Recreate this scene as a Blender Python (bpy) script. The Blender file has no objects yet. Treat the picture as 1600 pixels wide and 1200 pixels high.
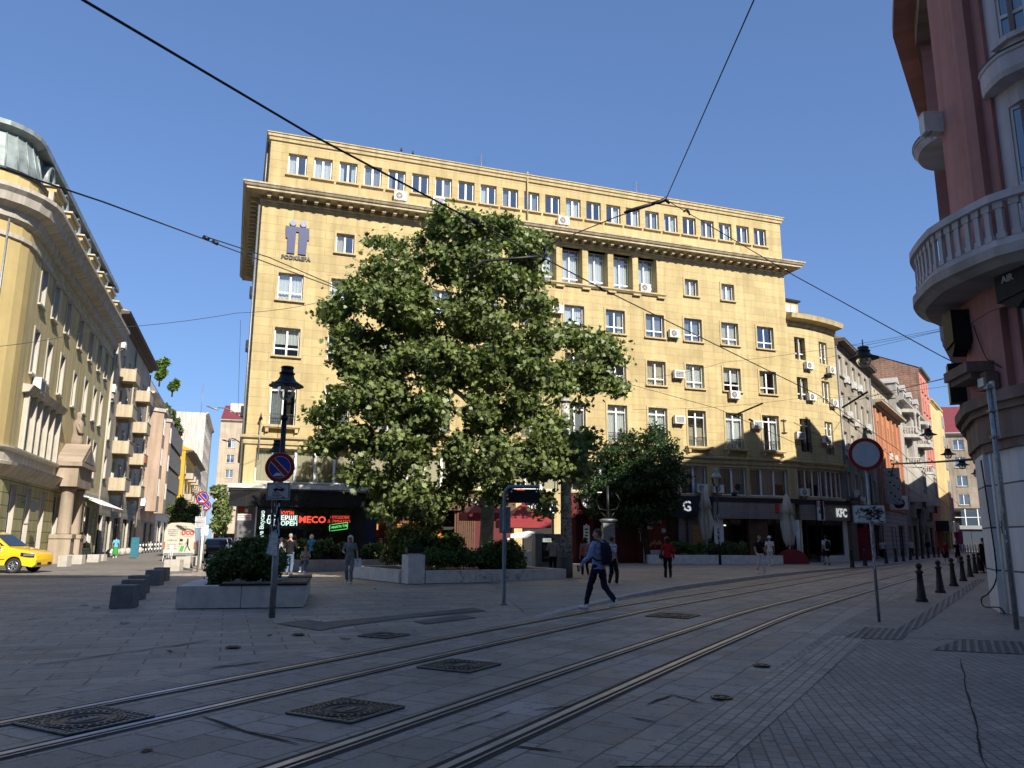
import bpy, bmesh, math, random
import numpy as np
from mathutils import Vector, Matrix
R = math.radians
S = bpy.context.scene
COL = S.collection
random.seed(7)

# ---------------------------------------------------------------- camera, sky, sun, exposure
FPX, PITCH, ROLL, CAMH = 1220.0, R(11.3), R(0.3), 1.55
cd = bpy.data.cameras.new('camera'); cam = bpy.data.objects.new('camera', cd); COL.objects.link(cam)
cd.sensor_width = 36; cd.lens = 36 * FPX / 1600; cd.clip_start = 0.1; cd.clip_end = 4000
cam.location = (0, 0, CAMH)
cam.rotation_euler = (Matrix.Rotation(R(90) + PITCH, 3, 'X') @ Matrix.Rotation(ROLL, 3, 'Z')).to_euler()
S.camera = cam
SUN_AZ, SUN_EL = R(29), R(34)      # azimuth measured from "behind the camera" towards the right
w = bpy.data.worlds.new('World'); S.world = w; w.use_nodes = True
nt = w.node_tree; bg = nt.nodes['Background']
sky = nt.nodes.new('ShaderNodeTexSky'); sky.sky_type = 'NISHITA'; sky.sun_disc = False
sky.sun_elevation = SUN_EL; sky.sun_rotation = math.pi - SUN_AZ
sky.air_density = 1.0; sky.dust_density = 0.6; sky.ozone_density = 2.5; sky.altitude = 550
gm = nt.nodes.new('ShaderNodeGamma'); gm.inputs[1].default_value = 0.6; nt.links.new(sky.outputs[0], gm.inputs[0])
tn = nt.nodes.new('ShaderNodeMix'); tn.data_type = 'RGBA'; tn.blend_type = 'MULTIPLY'; tn.inputs[0].default_value = 1; tn.inputs[7].default_value = (.50, .69, 1.03, 1)
nt.links.new(gm.outputs[0], tn.inputs[6]); nt.links.new(tn.outputs[2], bg.inputs[0]); bg.inputs[1].default_value = 0.15
sl = bpy.data.lights.new('sun', 'SUN'); sl.energy = 4.3; sl.angle = R(0.5); sl.color = (1, 0.93, 0.82)
so = bpy.data.objects.new('sun', sl); COL.objects.link(so)
sdir = Vector((math.sin(SUN_AZ) * math.cos(SUN_EL), -math.cos(SUN_AZ) * math.cos(SUN_EL), math.sin(SUN_EL)))
so.rotation_euler = sdir.to_track_quat('Z', 'Y').to_euler()
S.view_settings.view_transform = 'Standard'; S.view_settings.look = 'None'
S.view_settings.exposure = 0.9; S.view_settings.gamma = 1
S.cycles.max_bounces = 8; S.cycles.transparent_max_bounces = 12
S.cycles.glossy_bounces = 3; S.cycles.diffuse_bounces = 5
S.cycles.sample_clamp_indirect = 6

def ray(px, py):
    x = px - 800; y = 600 - py
    c, s = math.cos(ROLL), math.sin(ROLL)
    xr, yr = x * c - y * s, x * s + y * c
    return Vector((xr, FPX * math.cos(PITCH) - yr * math.sin(PITCH), FPX * math.sin(PITCH) + yr * math.cos(PITCH)))
def G(px, py, z=0.0):                       # measured ground position
    r = ray(px, py); t = (z - CAMH) / r.z
    return Vector((r.x * t, r.y * t, z))
def P(px, py, Y):                           # measured position at a known distance
    r = ray(px, py); t = Y / r.y
    return Vector((r.x * t, Y, CAMH + r.z * t))
def zat(px, py, Y): return P(px, py, Y).z

# ---------------------------------------------------------------- materials
MATS = {}
def srgb(r, g, b):
    f = lambda c: (c / 255 / 12.92) if c / 255 <= 0.04045 else ((c / 255 + 0.055) / 1.055) ** 2.4
    return (f(r), f(g), f(b), 1)
class NT:
    def __init__(s, name):
        m = bpy.data.materials.new(name); m.use_nodes = True
        s.m = m; s.t = m.node_tree; s.b = s.t.nodes['Principled BSDF']; MATS[name] = m
    def n(s, typ, **kw):
        nd = s.t.nodes.new(typ)
        for k, v in kw.items():
            if k[0] == '_': nd.inputs[int(k[1:])].default_value = v
            elif k in nd.inputs: nd.inputs[k].default_value = v
            else: setattr(nd, k, v)
        return nd
    def l(s, a, b): s.t.links.new(a, b)
    def coord(s, kind='Object', scale=(1, 1, 1), rot=(0, 0, 0)):
        tc = s.n('ShaderNodeTexCoord'); mp = s.n('ShaderNodeMapping')
        mp.inputs['Scale'].default_value = scale; mp.inputs['Rotation'].default_value = rot
        s.l(tc.outputs[kind], mp.inputs[0]); return mp.outputs[0]
    def noise(s, vec, scale, detail=4, rough=0.55):
        nd = s.n('ShaderNodeTexNoise'); nd.inputs['Scale'].default_value = scale
        nd.inputs['Detail'].default_value = detail; nd.inputs['Roughness'].default_value = rough
        if vec is not None: s.l(vec, nd.inputs[0])
        return nd.outputs[0]
    def ramp(s, fac, stops):
        r = s.n('ShaderNodeValToRGB'); e = r.color_ramp.elements
        while len(e) < len(stops): e.new(0.5)
        for i, (p, c) in enumerate(stops):
            e[i].position = p; e[i].color = c if len(c) == 4 else (*c, 1)
        s.l(fac, r.inputs[0]); return r.outputs[0]
    def mix(s, fac, a, b, mode='MIX'):
        x = s.n('ShaderNodeMix', data_type='RGBA', blend_type=mode)
        for v, i in ((fac, 0), (a, 6), (b, 7)):
            if hasattr(v, 'links'): s.l(v, x.inputs[i])
            else: x.inputs[i].default_value = v
        return x.outputs[2]
    def bump(s, h, strength=0.3, dist=0.02):
        b = s.n('ShaderNodeBump'); b.inputs['Strength'].default_value = strength; b.inputs['Distance'].default_value = dist
        s.l(h, b.inputs['Height']); s.l(b.outputs[0], s.b.inputs['Normal'])
    def color(s, c):
        if hasattr(c, 'links'): s.l(c, s.b.inputs['Base Color'])
        else: s.b.inputs['Base Color'].default_value = c
    def set(s, rough=0.6, metal=0, spec=0.5):
        s.b.inputs['Roughness'].default_value = rough; s.b.inputs['Metallic'].default_value = metal
        s.b.inputs['Specular IOR Level'].default_value = spec; return s.m
def g3(v): return (v, v, v, 1)
def sc(c, k): return (min(c[0] * k, 1), min(c[1] * k, 1), min(c[2] * k, 1), 1)

def mat_plaster(name, c, var=0.16, rough=0.85, joint=None, streak=0.25, jw=0.02, jc=0.55):
    """painted render / stone cladding; joint=(brick width,row height) draws the pressed joints"""
    if name in MATS: return MATS[name]
    n = NT(name); uv = n.coord('UV')
    n1 = n.noise(uv, 0.35, 5); n2 = n.noise(uv, 3.0, 5, 0.65)
    st = n.noise(n.coord('UV', (2.2, 0.16, 1)), 1.0, 5, 0.6)
    a = n.ramp(n1, [(0.3, sc(c, 1 - var)), (0.7, sc(c, 1 + var * 0.5))])
    a = n.mix(1.0, a, n.ramp(n2, [(0.3, g3(1 - var * 0.7)), (0.75, g3(1.0))]), 'MULTIPLY')
    a = n.mix(streak, a, n.mix(1.0, a, n.ramp(st, [(0.38, (0.42, 0.38, 0.33, 1)), (0.62, g3(1.0))]), 'MULTIPLY'))
    fine = n.noise(uv, 28, 3)
    if joint:
        br = n.n('ShaderNodeTexBrick'); br.offset = 0.5
        n.l(uv, br.inputs[0]); br.inputs['Scale'].default_value = 1
        br.inputs['Brick Width'].default_value = joint[0]; br.inputs['Row Height'].default_value = joint[1]
        br.inputs['Mortar Size'].default_value = jw; br.inputs['Mortar Smooth'].default_value = 0.3
        br.inputs['Color1'].default_value = g3(1.0); br.inputs['Color2'].default_value = g3(0.86)
        br.inputs['Mortar'].default_value = g3(jc)
        a = n.mix(1.0, a, br.outputs[0], 'MULTIPLY')
        inv = n.n('ShaderNodeMath', operation='MULTIPLY_ADD'); n.l(br.outputs[1], inv.inputs[0])
        inv.inputs[1].default_value = -1.0; n.l(fine, inv.inputs[2]); n.bump(inv.outputs[0], 0.35, 0.02)
    else: n.bump(fine, 0.22, 0.012)
    n.color(a); return n.set(rough, 0, 0.25)
def mat_plain(name, c, rough=0.6, metal=0, spec=0.4, var=0.12, scale=6, bump=0.0):
    if name in MATS: return MATS[name]
    n = NT(name); v = n.coord('Object'); nz = n.noise(v, scale, 5, 0.6)
    n.color(n.ramp(nz, [(0.3, sc(c, 1 - var)), (0.7, sc(c, 1 + var))]))
    if bump: n.bump(n.noise(v, scale * 5, 3), bump, 0.01)
    return n.set(rough, metal, spec)
def mat_emit(name, c, s=1.0):
    if name in MATS: return MATS[name]
    n = NT(name); n.color(c); n.b.inputs['Emission Color'].default_value = c
    n.b.inputs['Emission Strength'].default_value = s; return n.set(0.5)
def mat_glass(name, tint=(0.75, 0.8, 0.8, 1), refl=0.22, rough=0.02):
    """thin window pane: partly see-through, partly mirror, stronger at grazing angles"""
    if name in MATS: return MATS[name]
    n = NT(name); t = n.t; out = t.nodes['Material Output']
    tr = n.n('ShaderNodeBsdfTransparent'); tr.inputs[0].default_value = tint
    gl = n.n('ShaderNodeBsdfGlossy'); gl.inputs['Roughness'].default_value = rough; gl.inputs[0].default_value = (0.9, 0.93, 0.95, 1)
    wv = n.noise(n.coord('Object'), 1.3, 2)
    bp = n.n('ShaderNodeBump'); bp.inputs['Strength'].default_value = 0.06; bp.inputs['Distance'].default_value = 0.05
    n.l(wv, bp.inputs['Height']); n.l(bp.outputs[0], gl.inputs['Normal'])
    lw = n.n('ShaderNodeLayerWeight'); lw.inputs[0].default_value = 0.35
    mr = n.n('ShaderNodeMapRange'); mr.inputs['To Min'].default_value = refl; mr.inputs['To Max'].default_value = 0.9
    n.l(lw.outputs['Fresnel'], mr.inputs[0])
    mx = n.n('ShaderNodeMixShader'); n.l(mr.outputs[0], mx.inputs[0]); n.l(tr.outputs[0], mx.inputs[1]); n.l(gl.outputs[0], mx.inputs[2])
    n.l(mx.outputs[0], out.inputs[0]); return n.m
def mat_blind(name, c, freq=11, dark=0.8):
    """vertical light and dark colour bands standing for the shading of curtain folds"""
    if name in MATS: return MATS[name]
    n = NT(name); uv = n.coord('UV'); w_ = n.n('ShaderNodeTexWave'); w_.inputs['Scale'].default_value = freq * 0.16
    w_.inputs['Distortion'].default_value = 1.5; w_.inputs['Detail'].default_value = 2; n.l(uv, w_.inputs[0])
    n.color(n.ramp(w_.outputs[0], [(0.2, sc(c, dark)), (0.8, c)])); return n.set(0.8)

GLASS = mat_glass('window_glass'); GLASS2 = mat_glass('shop_glass', (0.5, 0.54, 0.55, 1), 0.12)
WHITE = mat_plain('white_plastic', (0.72, 0.72, 0.70, 1), 0.45, 0, 0.4, 0.06, 3)
WOODF = mat_plain('aged_white_wood', (0.55, 0.53, 0.48, 1), 0.6, 0, 0.3, 0.15, 5)
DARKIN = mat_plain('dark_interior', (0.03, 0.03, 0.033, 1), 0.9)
BLACKM = mat_plain('black_metal', (0.018, 0.018, 0.02, 1), 0.45, 0.3, 0.5, 0.3, 8)
GREYM = mat_plain('grey_metal', (0.22, 0.23, 0.24, 1), 0.5, 0.5, 0.5, 0.2, 8)
GALV = mat_plain('galvanised_metal', (0.33, 0.35, 0.36, 1), 0.45, 0.6, 0.5, 0.25, 10)
CURT_W = mat_blind('white_curtain', (0.78, 0.78, 0.76, 1)); CURT_C = mat_blind('cream_curtain', (0.66, 0.58, 0.42, 1), 20)
CURT_G = mat_blind('grey_curtain', (0.30, 0.31, 0.31, 1), 16)
ACW = mat_plain('ac_white', (0.66, 0.65, 0.61, 1), 0.5, 0, 0.4, 0.12, 4); ACD = mat_plain('ac_dark_grille', (0.06, 0.06, 0.06, 1), 0.6)
WIRE = mat_plain('wire_black', (0.02, 0.02, 0.022, 1), 0.6)

# ---------------------------------------------------------------- mesh builder
class MB:
    def __init__(s): s.v = []; s.f = []; s.mi = []; s.uv = []; s.mats = []; s.smooth = []; s.M = None
    def mid(s, m):
        if m not in s.mats: s.mats.append(m)
        return s.mats.index(m)
    def face(s, pts, m, uv=None, sm=False):
        b = len(s.v)
        for p in pts:
            p = Vector(p)
            if s.M is not None: p = s.M @ p
            s.v.append(p)
        s.f.append(tuple(range(b, b + len(pts)))); s.mi.append(s.mid(m)); s.uv.append(uv); s.smooth.append(sm)
    def grid(s, rows, m, close=False, sm=True, cap=False):
        """rows of equal-length point lists -> shared-vertex skin"""
        b = len(s.v); n = len(rows[0])
        for r in rows:
            for p in r:
                p = Vector(p); s.v.append(s.M @ p if s.M is not None else p)
        k = s.mid(m)
        for i in range(len(rows) - 1):
            for j in range(n if close else n - 1):
                j2 = (j + 1) % n
                s.f.append((b + i * n + j, b + i * n + j2, b + (i + 1) * n + j2, b + (i + 1) * n + j))
                s.mi.append(k); s.uv.append(None); s.smooth.append(sm)
        if cap:
            s.f.append(tuple(b + j for j in range(n))[::-1]); s.mi.append(k); s.uv.append(None); s.smooth.append(False)
            o = b + (len(rows) - 1) * n
            s.f.append(tuple(o + j for j in range(n))); s.mi.append(k); s.uv.append(None); s.smooth.append(False)
    def box(s, x0, x1, y0, y1, z0, z1, m, skip=''):
        c = [(x0, y0, z0), (x1, y0, z0), (x1, y1, z0), (x0, y1, z0), (x0, y0, z1), (x1, y0, z1), (x1, y1, z1), (x0, y1, z1)]
        F = {'b': (3, 2, 1, 0), 't': (4, 5, 6, 7), 'f': (0, 1, 5, 4), 'r': (1, 2, 6, 5), 'k': (2, 3, 7, 6), 'l': (3, 0, 4, 7)}
        for k, q in F.items():
            if k not in skip: s.face([c[i] for i in q], m)
    def obox(s, p, q, w, h, m):
        """bar from p to q, w wide, h high"""
        p, q = Vector(p), Vector(q); d = (q - p).normalized()
        up = Vector((0, 0, 1)) if abs(d.z) < 0.9 else Vector((0, 1, 0))
        sx = d.cross(up).normalized() * (w / 2); sz = sx.cross(d).normalized() * (h / 2)
        a = [p - sx - sz, p + sx - sz, p + sx + sz, p - sx + sz]; b = [x + (q - p) for x in a]
        for i in range(4): j = (i + 1) % 4; s.face([a[i], a[j], b[j], b[i]], m)
        s.face(a[::-1], m); s.face(b, m)
    def tube(s, pts, r, m, n=8, cap=True):
        pts = [Vector(p) for p in pts]; rr = r if isinstance(r, (list, tuple)) else [r] * len(pts); rows = []
        for i, p in enumerate(pts):
            d = (pts[min(i + 1, len(pts) - 1)] - pts[max(i - 1, 0)]).normalized()
            up = Vector((0, 0, 1)) if abs(d.z) < 0.95 else Vector((1, 0, 0))
            a = d.cross(up).normalized(); b = a.cross(d).normalized()
            rows.append([p + (a * math.cos(t) + b * math.sin(t)) * rr[i] for t in [2 * math.pi * k / n for k in range(n)]])
        s.grid([r_[::-1] for r_ in rows], m, close=True, cap=cap)
    def lathe(s, prof, c, m, n=16, cap=True, a0=0, a1=2 * math.pi):
        full = abs(a1 - a0 - 2 * math.pi) < 1e-6; k = n if full else n + 1
        rows = [[(c[0] + r * math.cos(a0 + (a1 - a0) * i / n), c[1] + r * math.sin(a0 + (a1 - a0) * i / n), c[2] + z) for i in range(k)] for r, z in prof]
        s.grid(rows, m, close=full, cap=cap and full)
    def disc(s, c, r, axis, m, n=24, th=0.0):
        """flat disc facing 'axis' (Vector), thickness th"""
        c = Vector(c); ax = Vector(axis).normalized(); up = Vector((0, 0, 1)) if abs(ax.z) < 0.9 else Vector((1, 0, 0))
        a = up.cross(ax).normalized(); b = ax.cross(a)
        ring = [c + (a * math.cos(t) + b * math.sin(t)) * r for t in [2 * math.pi * k / n for k in range(n)]]
        s.face([p + ax * th for p in ring], m)
        if th:
            s.face(ring[::-1], m)
            for i in range(n): j = (i + 1) % n; s.face([ring[i], ring[j], ring[j] + ax * th, ring[i] + ax * th], m)
    def prism(s, poly, y0, y1, m, cap=True):
        """polygon in x,z (counter-clockwise seen from -y) extruded y0..y1"""
        s.face([(x, y0, z) for x, z in poly], m); s.face([(x, y1, z) for x, z in poly][::-1], m)
        n = len(poly)
        for i in range(n):
            (x0, z0), (x1, z1) = poly[i], poly[(i + 1) % n]
            s.face([(x1, y0, z1), (x0, y0, z0), (x0, y1, z0), (x1, y1, z1)], m)
    def slab(s, poly, z0, z1, m, ms=None):
        """polygon in x,y extruded z0..z1"""
        s.face([(x, y, z1) for x, y in poly], m); n = len(poly)
        for i in range(n):
            (x0, y0), (x1, y1) = poly[i], poly[(i + 1) % n]
            s.face([(x0, y0, z0), (x1, y1, z0), (x1, y1, z1), (x0, y0, z1)], ms or m)
        s.face([(x, y, z0) for x, y in poly][::-1], m)
    def sweep(s, prof, x0, x1, m, y0=0.0, left=False, right=False, back=6.0, hidef=None):
        """cornice: profile [(out,z)] run along the front at y=y0 from x0..x1, mitred round the ends when left/right"""
        pts = []
        if left: pts += [(-1, 0, (x0, y0 + back))]
        pts += [((-1 if left else 0), -1, (x0, y0)), ((1 if right else 0), -1, (x1, y0))]
        if right: pts += [(1, 0, (x1, y0 + back))]
        rows = [[(px + o * dx, py + o * dy, z) for o, z in prof] for dx, dy, (px, py) in pts]
        b = rows
        for i in range(len(b) - 1):
            for j in range(len(prof) - 1):
                s.face([b[i][j], b[i + 1][j], b[i + 1][j + 1], b[i][j + 1]], m)
        s.face(b[0][::-1], m); s.face(b[-1], m)
    def mesh(s, name, weld=False):
        me = bpy.data.meshes.new(name); me.from_pydata([tuple(v) for v in s.v], [], s.f)
        for m in s.mats: me.materials.append(m)
        me.polygons.foreach_set('material_index', s.mi); me.polygons.foreach_set('use_smooth', s.smooth)
        uvl = me.uv_layers.new(name='UVMap').data; k = 0; out = [0.0] * (2 * len(uvl))
        for p, uv in zip(me.polygons, s.uv):
            n = p.normal; ax, ay, az = abs(n.x), abs(n.y), abs(n.z)
            for j, vi in enumerate(p.vertices):
                if uv: a, b = uv[j]
                else:
                    v = s.v[vi]
                    if az >= ax and az >= ay: a, b = v.x, v.y
                    elif ay >= ax: a, b = v.x, v.z
                    else: a, b = v.y, v.z
                out[k] = a; out[k + 1] = b; k += 2
        uvl.foreach_set('uv', out); me.update(); return me
    def build(s, name, parent=None, loc=None, label=None, **kw):
        if not s.f: return None
        o = bpy.data.objects.new(name, s.mesh(name)); COL.objects.link(o)
        if parent: o.parent = parent
        if loc: o.location = loc
        if label: o['label'] = label
        return o

def tag(o, label, cat, group=None, kind=None):
    if label: o['label'] = label
    if cat: o['category'] = cat
    if group: o['group'] = group
    if kind: o['kind'] = kind
    return o
def thing(name, label, cat, loc=(0, 0, 0), rz=0.0, group=None):
    o = bpy.data.objects.new(name, None); COL.objects.link(o); o.empty_display_size = 0.3
    o.location = loc; o.rotation_euler = (0, 0, rz); return tag(o, label, cat, group)
def copy_tree(o, parent=None):
    c = o.copy(); COL.objects.link(c)
    if parent: c.parent = parent
    for ch in o.children: copy_tree(ch, c)
    return c
def put(o, label, loc, rz=0.0, group=None):
    o['label'] = label; o.location = loc; o.rotation_euler = (0, 0, rz)
    if group: o['group'] = group
    return o
_txt = {}
def text_mesh(txt, size, mat, th=0.01, bold=0.0, shear=0.0):
    cu = bpy.data.curves.new('lettering', 'FONT'); cu.body = txt; cu.size = size; cu.extrude = th; cu.offset = bold; cu.shear = shear
    cu.align_x = 'CENTER'; cu.align_y = 'CENTER'; cu.resolution_u = 2
    o = bpy.data.objects.new('tmp', cu); COL.objects.link(o)
    dg = bpy.context.evaluated_depsgraph_get(); me = bpy.data.meshes.new_from_object(o.evaluated_get(dg))
    bpy.data.objects.remove(o); me.materials.clear(); me.materials.append(mat); return me
def text(txt, size, mat, parent, loc, rz=0.0, th=0.01, bold=0.0, name='lettering', sx=1.0, tilt=0.0, shear=0.0):
    """upright writing, facing local -y"""
    o = bpy.data.objects.new(name, text_mesh(txt, size, mat, th, bold, shear)); COL.objects.link(o)
    if parent: o.parent = parent
    o.location = loc; o.rotation_euler = (R(90), tilt, rz); o.scale = (sx, 1, 1); return o
# ---------------------------------------------------------------- facade kit (local frame: x along, y inward, z up)
def wall_holes(mb, x0, x1, z0, z1, holes, m, y=0.0, depth=0.25, mr=None, close=0.9):
    """wall sheet with real openings, reveals and a dark room box behind each"""
    mr = mr or m
    hs = [h for h in holes if h[1] > x0 and h[0] < x1 and h[3] > z0 and h[2] < z1]
    xs = sorted({round(v, 4) for h in hs for v in h[:2]} | {x0, x1}); zs = sorted({round(v, 4) for h in hs for v in h[2:4]} | {z0, z1})
    xs = [v for v in xs if x0 <= v <= x1]; zs = [v for v in zs if z0 <= v <= z1]
    for k in range(len(zs) - 1):
        za, zb = zs[k], zs[k + 1]; zm = (za + zb) / 2; run = None
        for i in range(len(xs) - 1):
            xm = (xs[i] + xs[i + 1]) / 2
            ins = any(h[0] < xm < h[1] and h[2] < zm < h[3] for h in hs)
            if not ins and run is None: run = xs[i]
            if run is not None and (ins or i == len(xs) - 2):
                xe = xs[i] if ins else xs[i + 1]
                mb.face([(run, y, za), (xe, y, za), (xe, y, zb), (run, y, zb)], m); run = None
    for a, b, c, d in [h[:4] for h in hs]:
        yb = y + depth
        mb.face([(a, y, c), (b, y, c), (b, yb, c), (a, yb, c)], mr); mb.face([(a, yb, d), (b, yb, d), (b, y, d), (a, y, d)], mr)
        mb.face([(a, yb, c), (a, yb, d), (a, y, d), (a, y, c)], mr); mb.face([(b, y, c), (b, y, d), (b, yb, d), (b, yb, c)], mr)
        yc = yb + close
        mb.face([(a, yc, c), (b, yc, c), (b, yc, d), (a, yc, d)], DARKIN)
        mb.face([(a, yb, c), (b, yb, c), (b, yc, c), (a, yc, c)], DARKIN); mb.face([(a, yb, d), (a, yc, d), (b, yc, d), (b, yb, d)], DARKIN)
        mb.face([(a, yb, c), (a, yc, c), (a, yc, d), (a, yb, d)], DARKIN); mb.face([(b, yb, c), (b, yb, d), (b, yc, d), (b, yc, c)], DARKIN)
_cache = {}
def cached(key, fn):
    if key not in _cache: _cache[key] = fn()
    return _cache[key]
def link(name, me, parent, loc=(0, 0, 0)):
    o = bpy.data.objects.new(name, me); COL.objects.link(o); o.parent = parent; o.location = loc; return o
def frame_mesh(w, h, cols, rail, m, t=0.07, transom=0.0, fd=0.07):
    mb = MB()
    mb.box(-w / 2, -w / 2 + t, 0, fd, 0, h, m); mb.box(w / 2 - t, w / 2, 0, fd, 0, h, m)
    mb.box(-w / 2 + t, w / 2 - t, 0, fd, 0, t, m); mb.box(-w / 2 + t, w / 2 - t, 0, fd, h - t, h, m)
    for k in range(1, cols):
        x = -w / 2 + w * k / cols; mb.box(x - t * 0.75, x + t * 0.75, -0.012, fd - 0.012, t, h - t, m)
    for rz in ([rail] if rail else []) + ([transom] if transom else []):
        mb.box(-w / 2 + t, w / 2 - t, -0.006, fd - 0.006, rz - t * 0.6, rz + t * 0.6, m)
    return mb.mesh('window')
def pane_mesh(w, h, t=0.05):
    mb = MB(); mb.face([(-w / 2 + t, 0, t), (w / 2 - t, 0, t), (w / 2 - t, 0, h - t), (-w / 2 + t, 0, h - t)], GLASS); return mb.mesh('pane')
def curt_mesh(w, h, kind, m):
    mb = MB()
    if kind == 'full': q = [(-w / 2, w / 2, 0, h)]
    elif kind == 'left': q = [(-w / 2, -w * 0.06, 0, h)]
    elif kind == 'right': q = [(w * 0.04, w / 2, 0, h)]
    elif kind == 'top': q = [(-w / 2, w / 2, h * 0.45, h)]
    elif kind == 'sides': q = [(-w / 2, -w * 0.2, 0, h), (w * 0.22, w / 2, 0, h)]
    else: q = [(-w / 2, w / 2, 0, h * 0.55)]
    for a, b, c, d in q:
        n = max(4, int((b - a) / 0.06)); top = []; bot = []
        for i in range(n + 1):
            x = a + (b - a) * i / n; y = 0.03 * math.sin(i * 1.9)
            top.append((x, y, d)); bot.append((x, y, c))
        mb.grid([bot, top], m)
    return mb.mesh('curtain')
def surround_mesh(w, h, m, t=0.13, d=0.05, sill=0.06, so=0.14):
    mb = MB()
    for a, b in ((-w / 2 - t, -w / 2), (w / 2, w / 2 + t)): mb.box(a, b, -d, 0.0, 0, h, m, 'k')
    mb.box(-w / 2 - t, w / 2 + t, -d, 0.0, h, h + t, m, 'k')
    return mb.mesh('surround')
def sill_mesh(w, m, t=0.10, so=0.16, e=0.14):
    mb = MB(); mb.box(-w / 2 - e, w / 2 + e, -so, 0.1, -t, 0.0, m); mb.box(-w / 2 - e * 0.5, w / 2 + e * 0.5, -so * 0.5, 0.02, -t - 0.05, -t, m); return mb.mesh('sill')
CURTS = ['full', 'full', 'left', 'right', 'top', 'sides', 'none', 'full', 'low']
def window(parent, x, z, w, h, depth=0.2, cols=2, rail=0, transom=0, fm=None, surr=None, sill=None, curt=None, cm=None, t=0.07, y=0.0, simple=False, rz=0):
    """window > pane, curtain, surround, sill"""
    fm = fm or WHITE
    o = link('window', cached(('f', w, h, cols, rail, transom, fm.name, t), lambda: frame_mesh(w, h, cols, rail, fm, t, transom)), parent, (x, y + depth, z))
    link('pane', cached(('p', w, h), lambda: pane_mesh(w, h)), o, (0, 0.035, 0))
    k = curt or random.choice(CURTS)
    if k != 'none':
        mm = cm or random.choice([CURT_W, CURT_W, CURT_C, CURT_G])
        link('curtain', cached(('c', w, h, k, mm.name), lambda: curt_mesh(w, h, k, mm)), o, (0, 0.2, 0))
    if surr: link('surround', cached(('s', w, h, surr.name), lambda: surround_mesh(w, h, surr)), o, (0, -depth, 0))
    if sill: link('sill', cached(('i', w, sill.name), lambda: sill_mesh(w, sill)), o, (0, -depth, -0.002))
    return o
def rail_mesh(w, h, m=None, sp=0.11):
    m = m or BLACKM; mb = MB()
    mb.obox((-w / 2, 0, h), (w / 2, 0, h), 0.035, 0.03, m); mb.obox((-w / 2, 0, 0.06), (w / 2, 0, 0.06), 0.03, 0.02, m)
    mb.obox((-w / 2, 0, h * 0.72), (w / 2, 0, h * 0.72), 0.02, 0.015, m)
    n = int(w / sp)
    for i in range(n + 1):
        x = -w / 2 + w * i / n; mb.obox((x, 0, 0), (x, 0, h), 0.018, 0.018, m)
    return mb.mesh('railing')
# air conditioners: things of their own, hung on the walls
def make_ac():
    mb = MB(); mb.box(-0.42, 0.42, -0.36, -0.06, 0, 0.58, ACW)
    mb.box(-0.43, 0.43, -0.37, -0.05, 0.545, 0.59, ACW); 
    me = mb.mesh('casing')
    g = MB(); g.disc((-0.1, -0.362, 0.29), 0.235, (0, -1, 0), ACD, 22, 0.004)
    for r in (0.07, 0.13, 0.19, 0.235):
        g.tube([(-0.1 + r * math.cos(a), -0.372, 0.29 + r * math.sin(a)) for a in [2 * math.pi * k / 20 for k in range(21)]], 0.006, ACW, 4, False)
    for k in range(6):
        a = math.pi * k / 6; g.obox((-0.1 - 0.235 * math.cos(a), -0.372, 0.29 - 0.235 * math.sin(a)), (-0.1 + 0.235 * math.cos(a), -0.372, 0.29 + 0.235 * math.sin(a)), 0.008, 0.008, ACW)
    gm = g.mesh('fan_grille')
    b = MB()
    for x in (-0.28, 0.28): b.obox((x, 0, -0.03), (x, -0.38, -0.03), 0.04, 0.04, GREYM); b.obox((x, 0, -0.25), (x, -0.3, -0.03), 0.03, 0.03, GREYM)
    return me, gm, b.mesh('bracket')
AC = make_ac()
def ac(frame, x, z, label, scale=1.0, y=0.0, box=False, rz=0.0):
    """frame = (origin, rotz) of a facade; placed in world space so it stays a thing"""
    o, rot = frame; M = Matrix.Translation(o) @ Matrix.Rotation(rot, 4, 'Z')
    r = thing('air_conditioner', label, 'air conditioner', M @ Vector((x, y, z)), rot + rz, 'air conditioner boxes on the facades')
    r.scale = (scale,) * 3
    link('casing', AC[0], r); 
    if not box: link('fan_grille', AC[1], r)
    else:
        def lou():
            g = MB()
            for k in range(8): g.box(-0.33, 0.33, -0.368, -0.36, 0.07 + k * 0.055, 0.1 + k * 0.055, ACD)
            return g.mesh('louvres')
        link('louvres', cached('lou', lou), r)
    link('bracket', AC[2], r); return r
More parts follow.
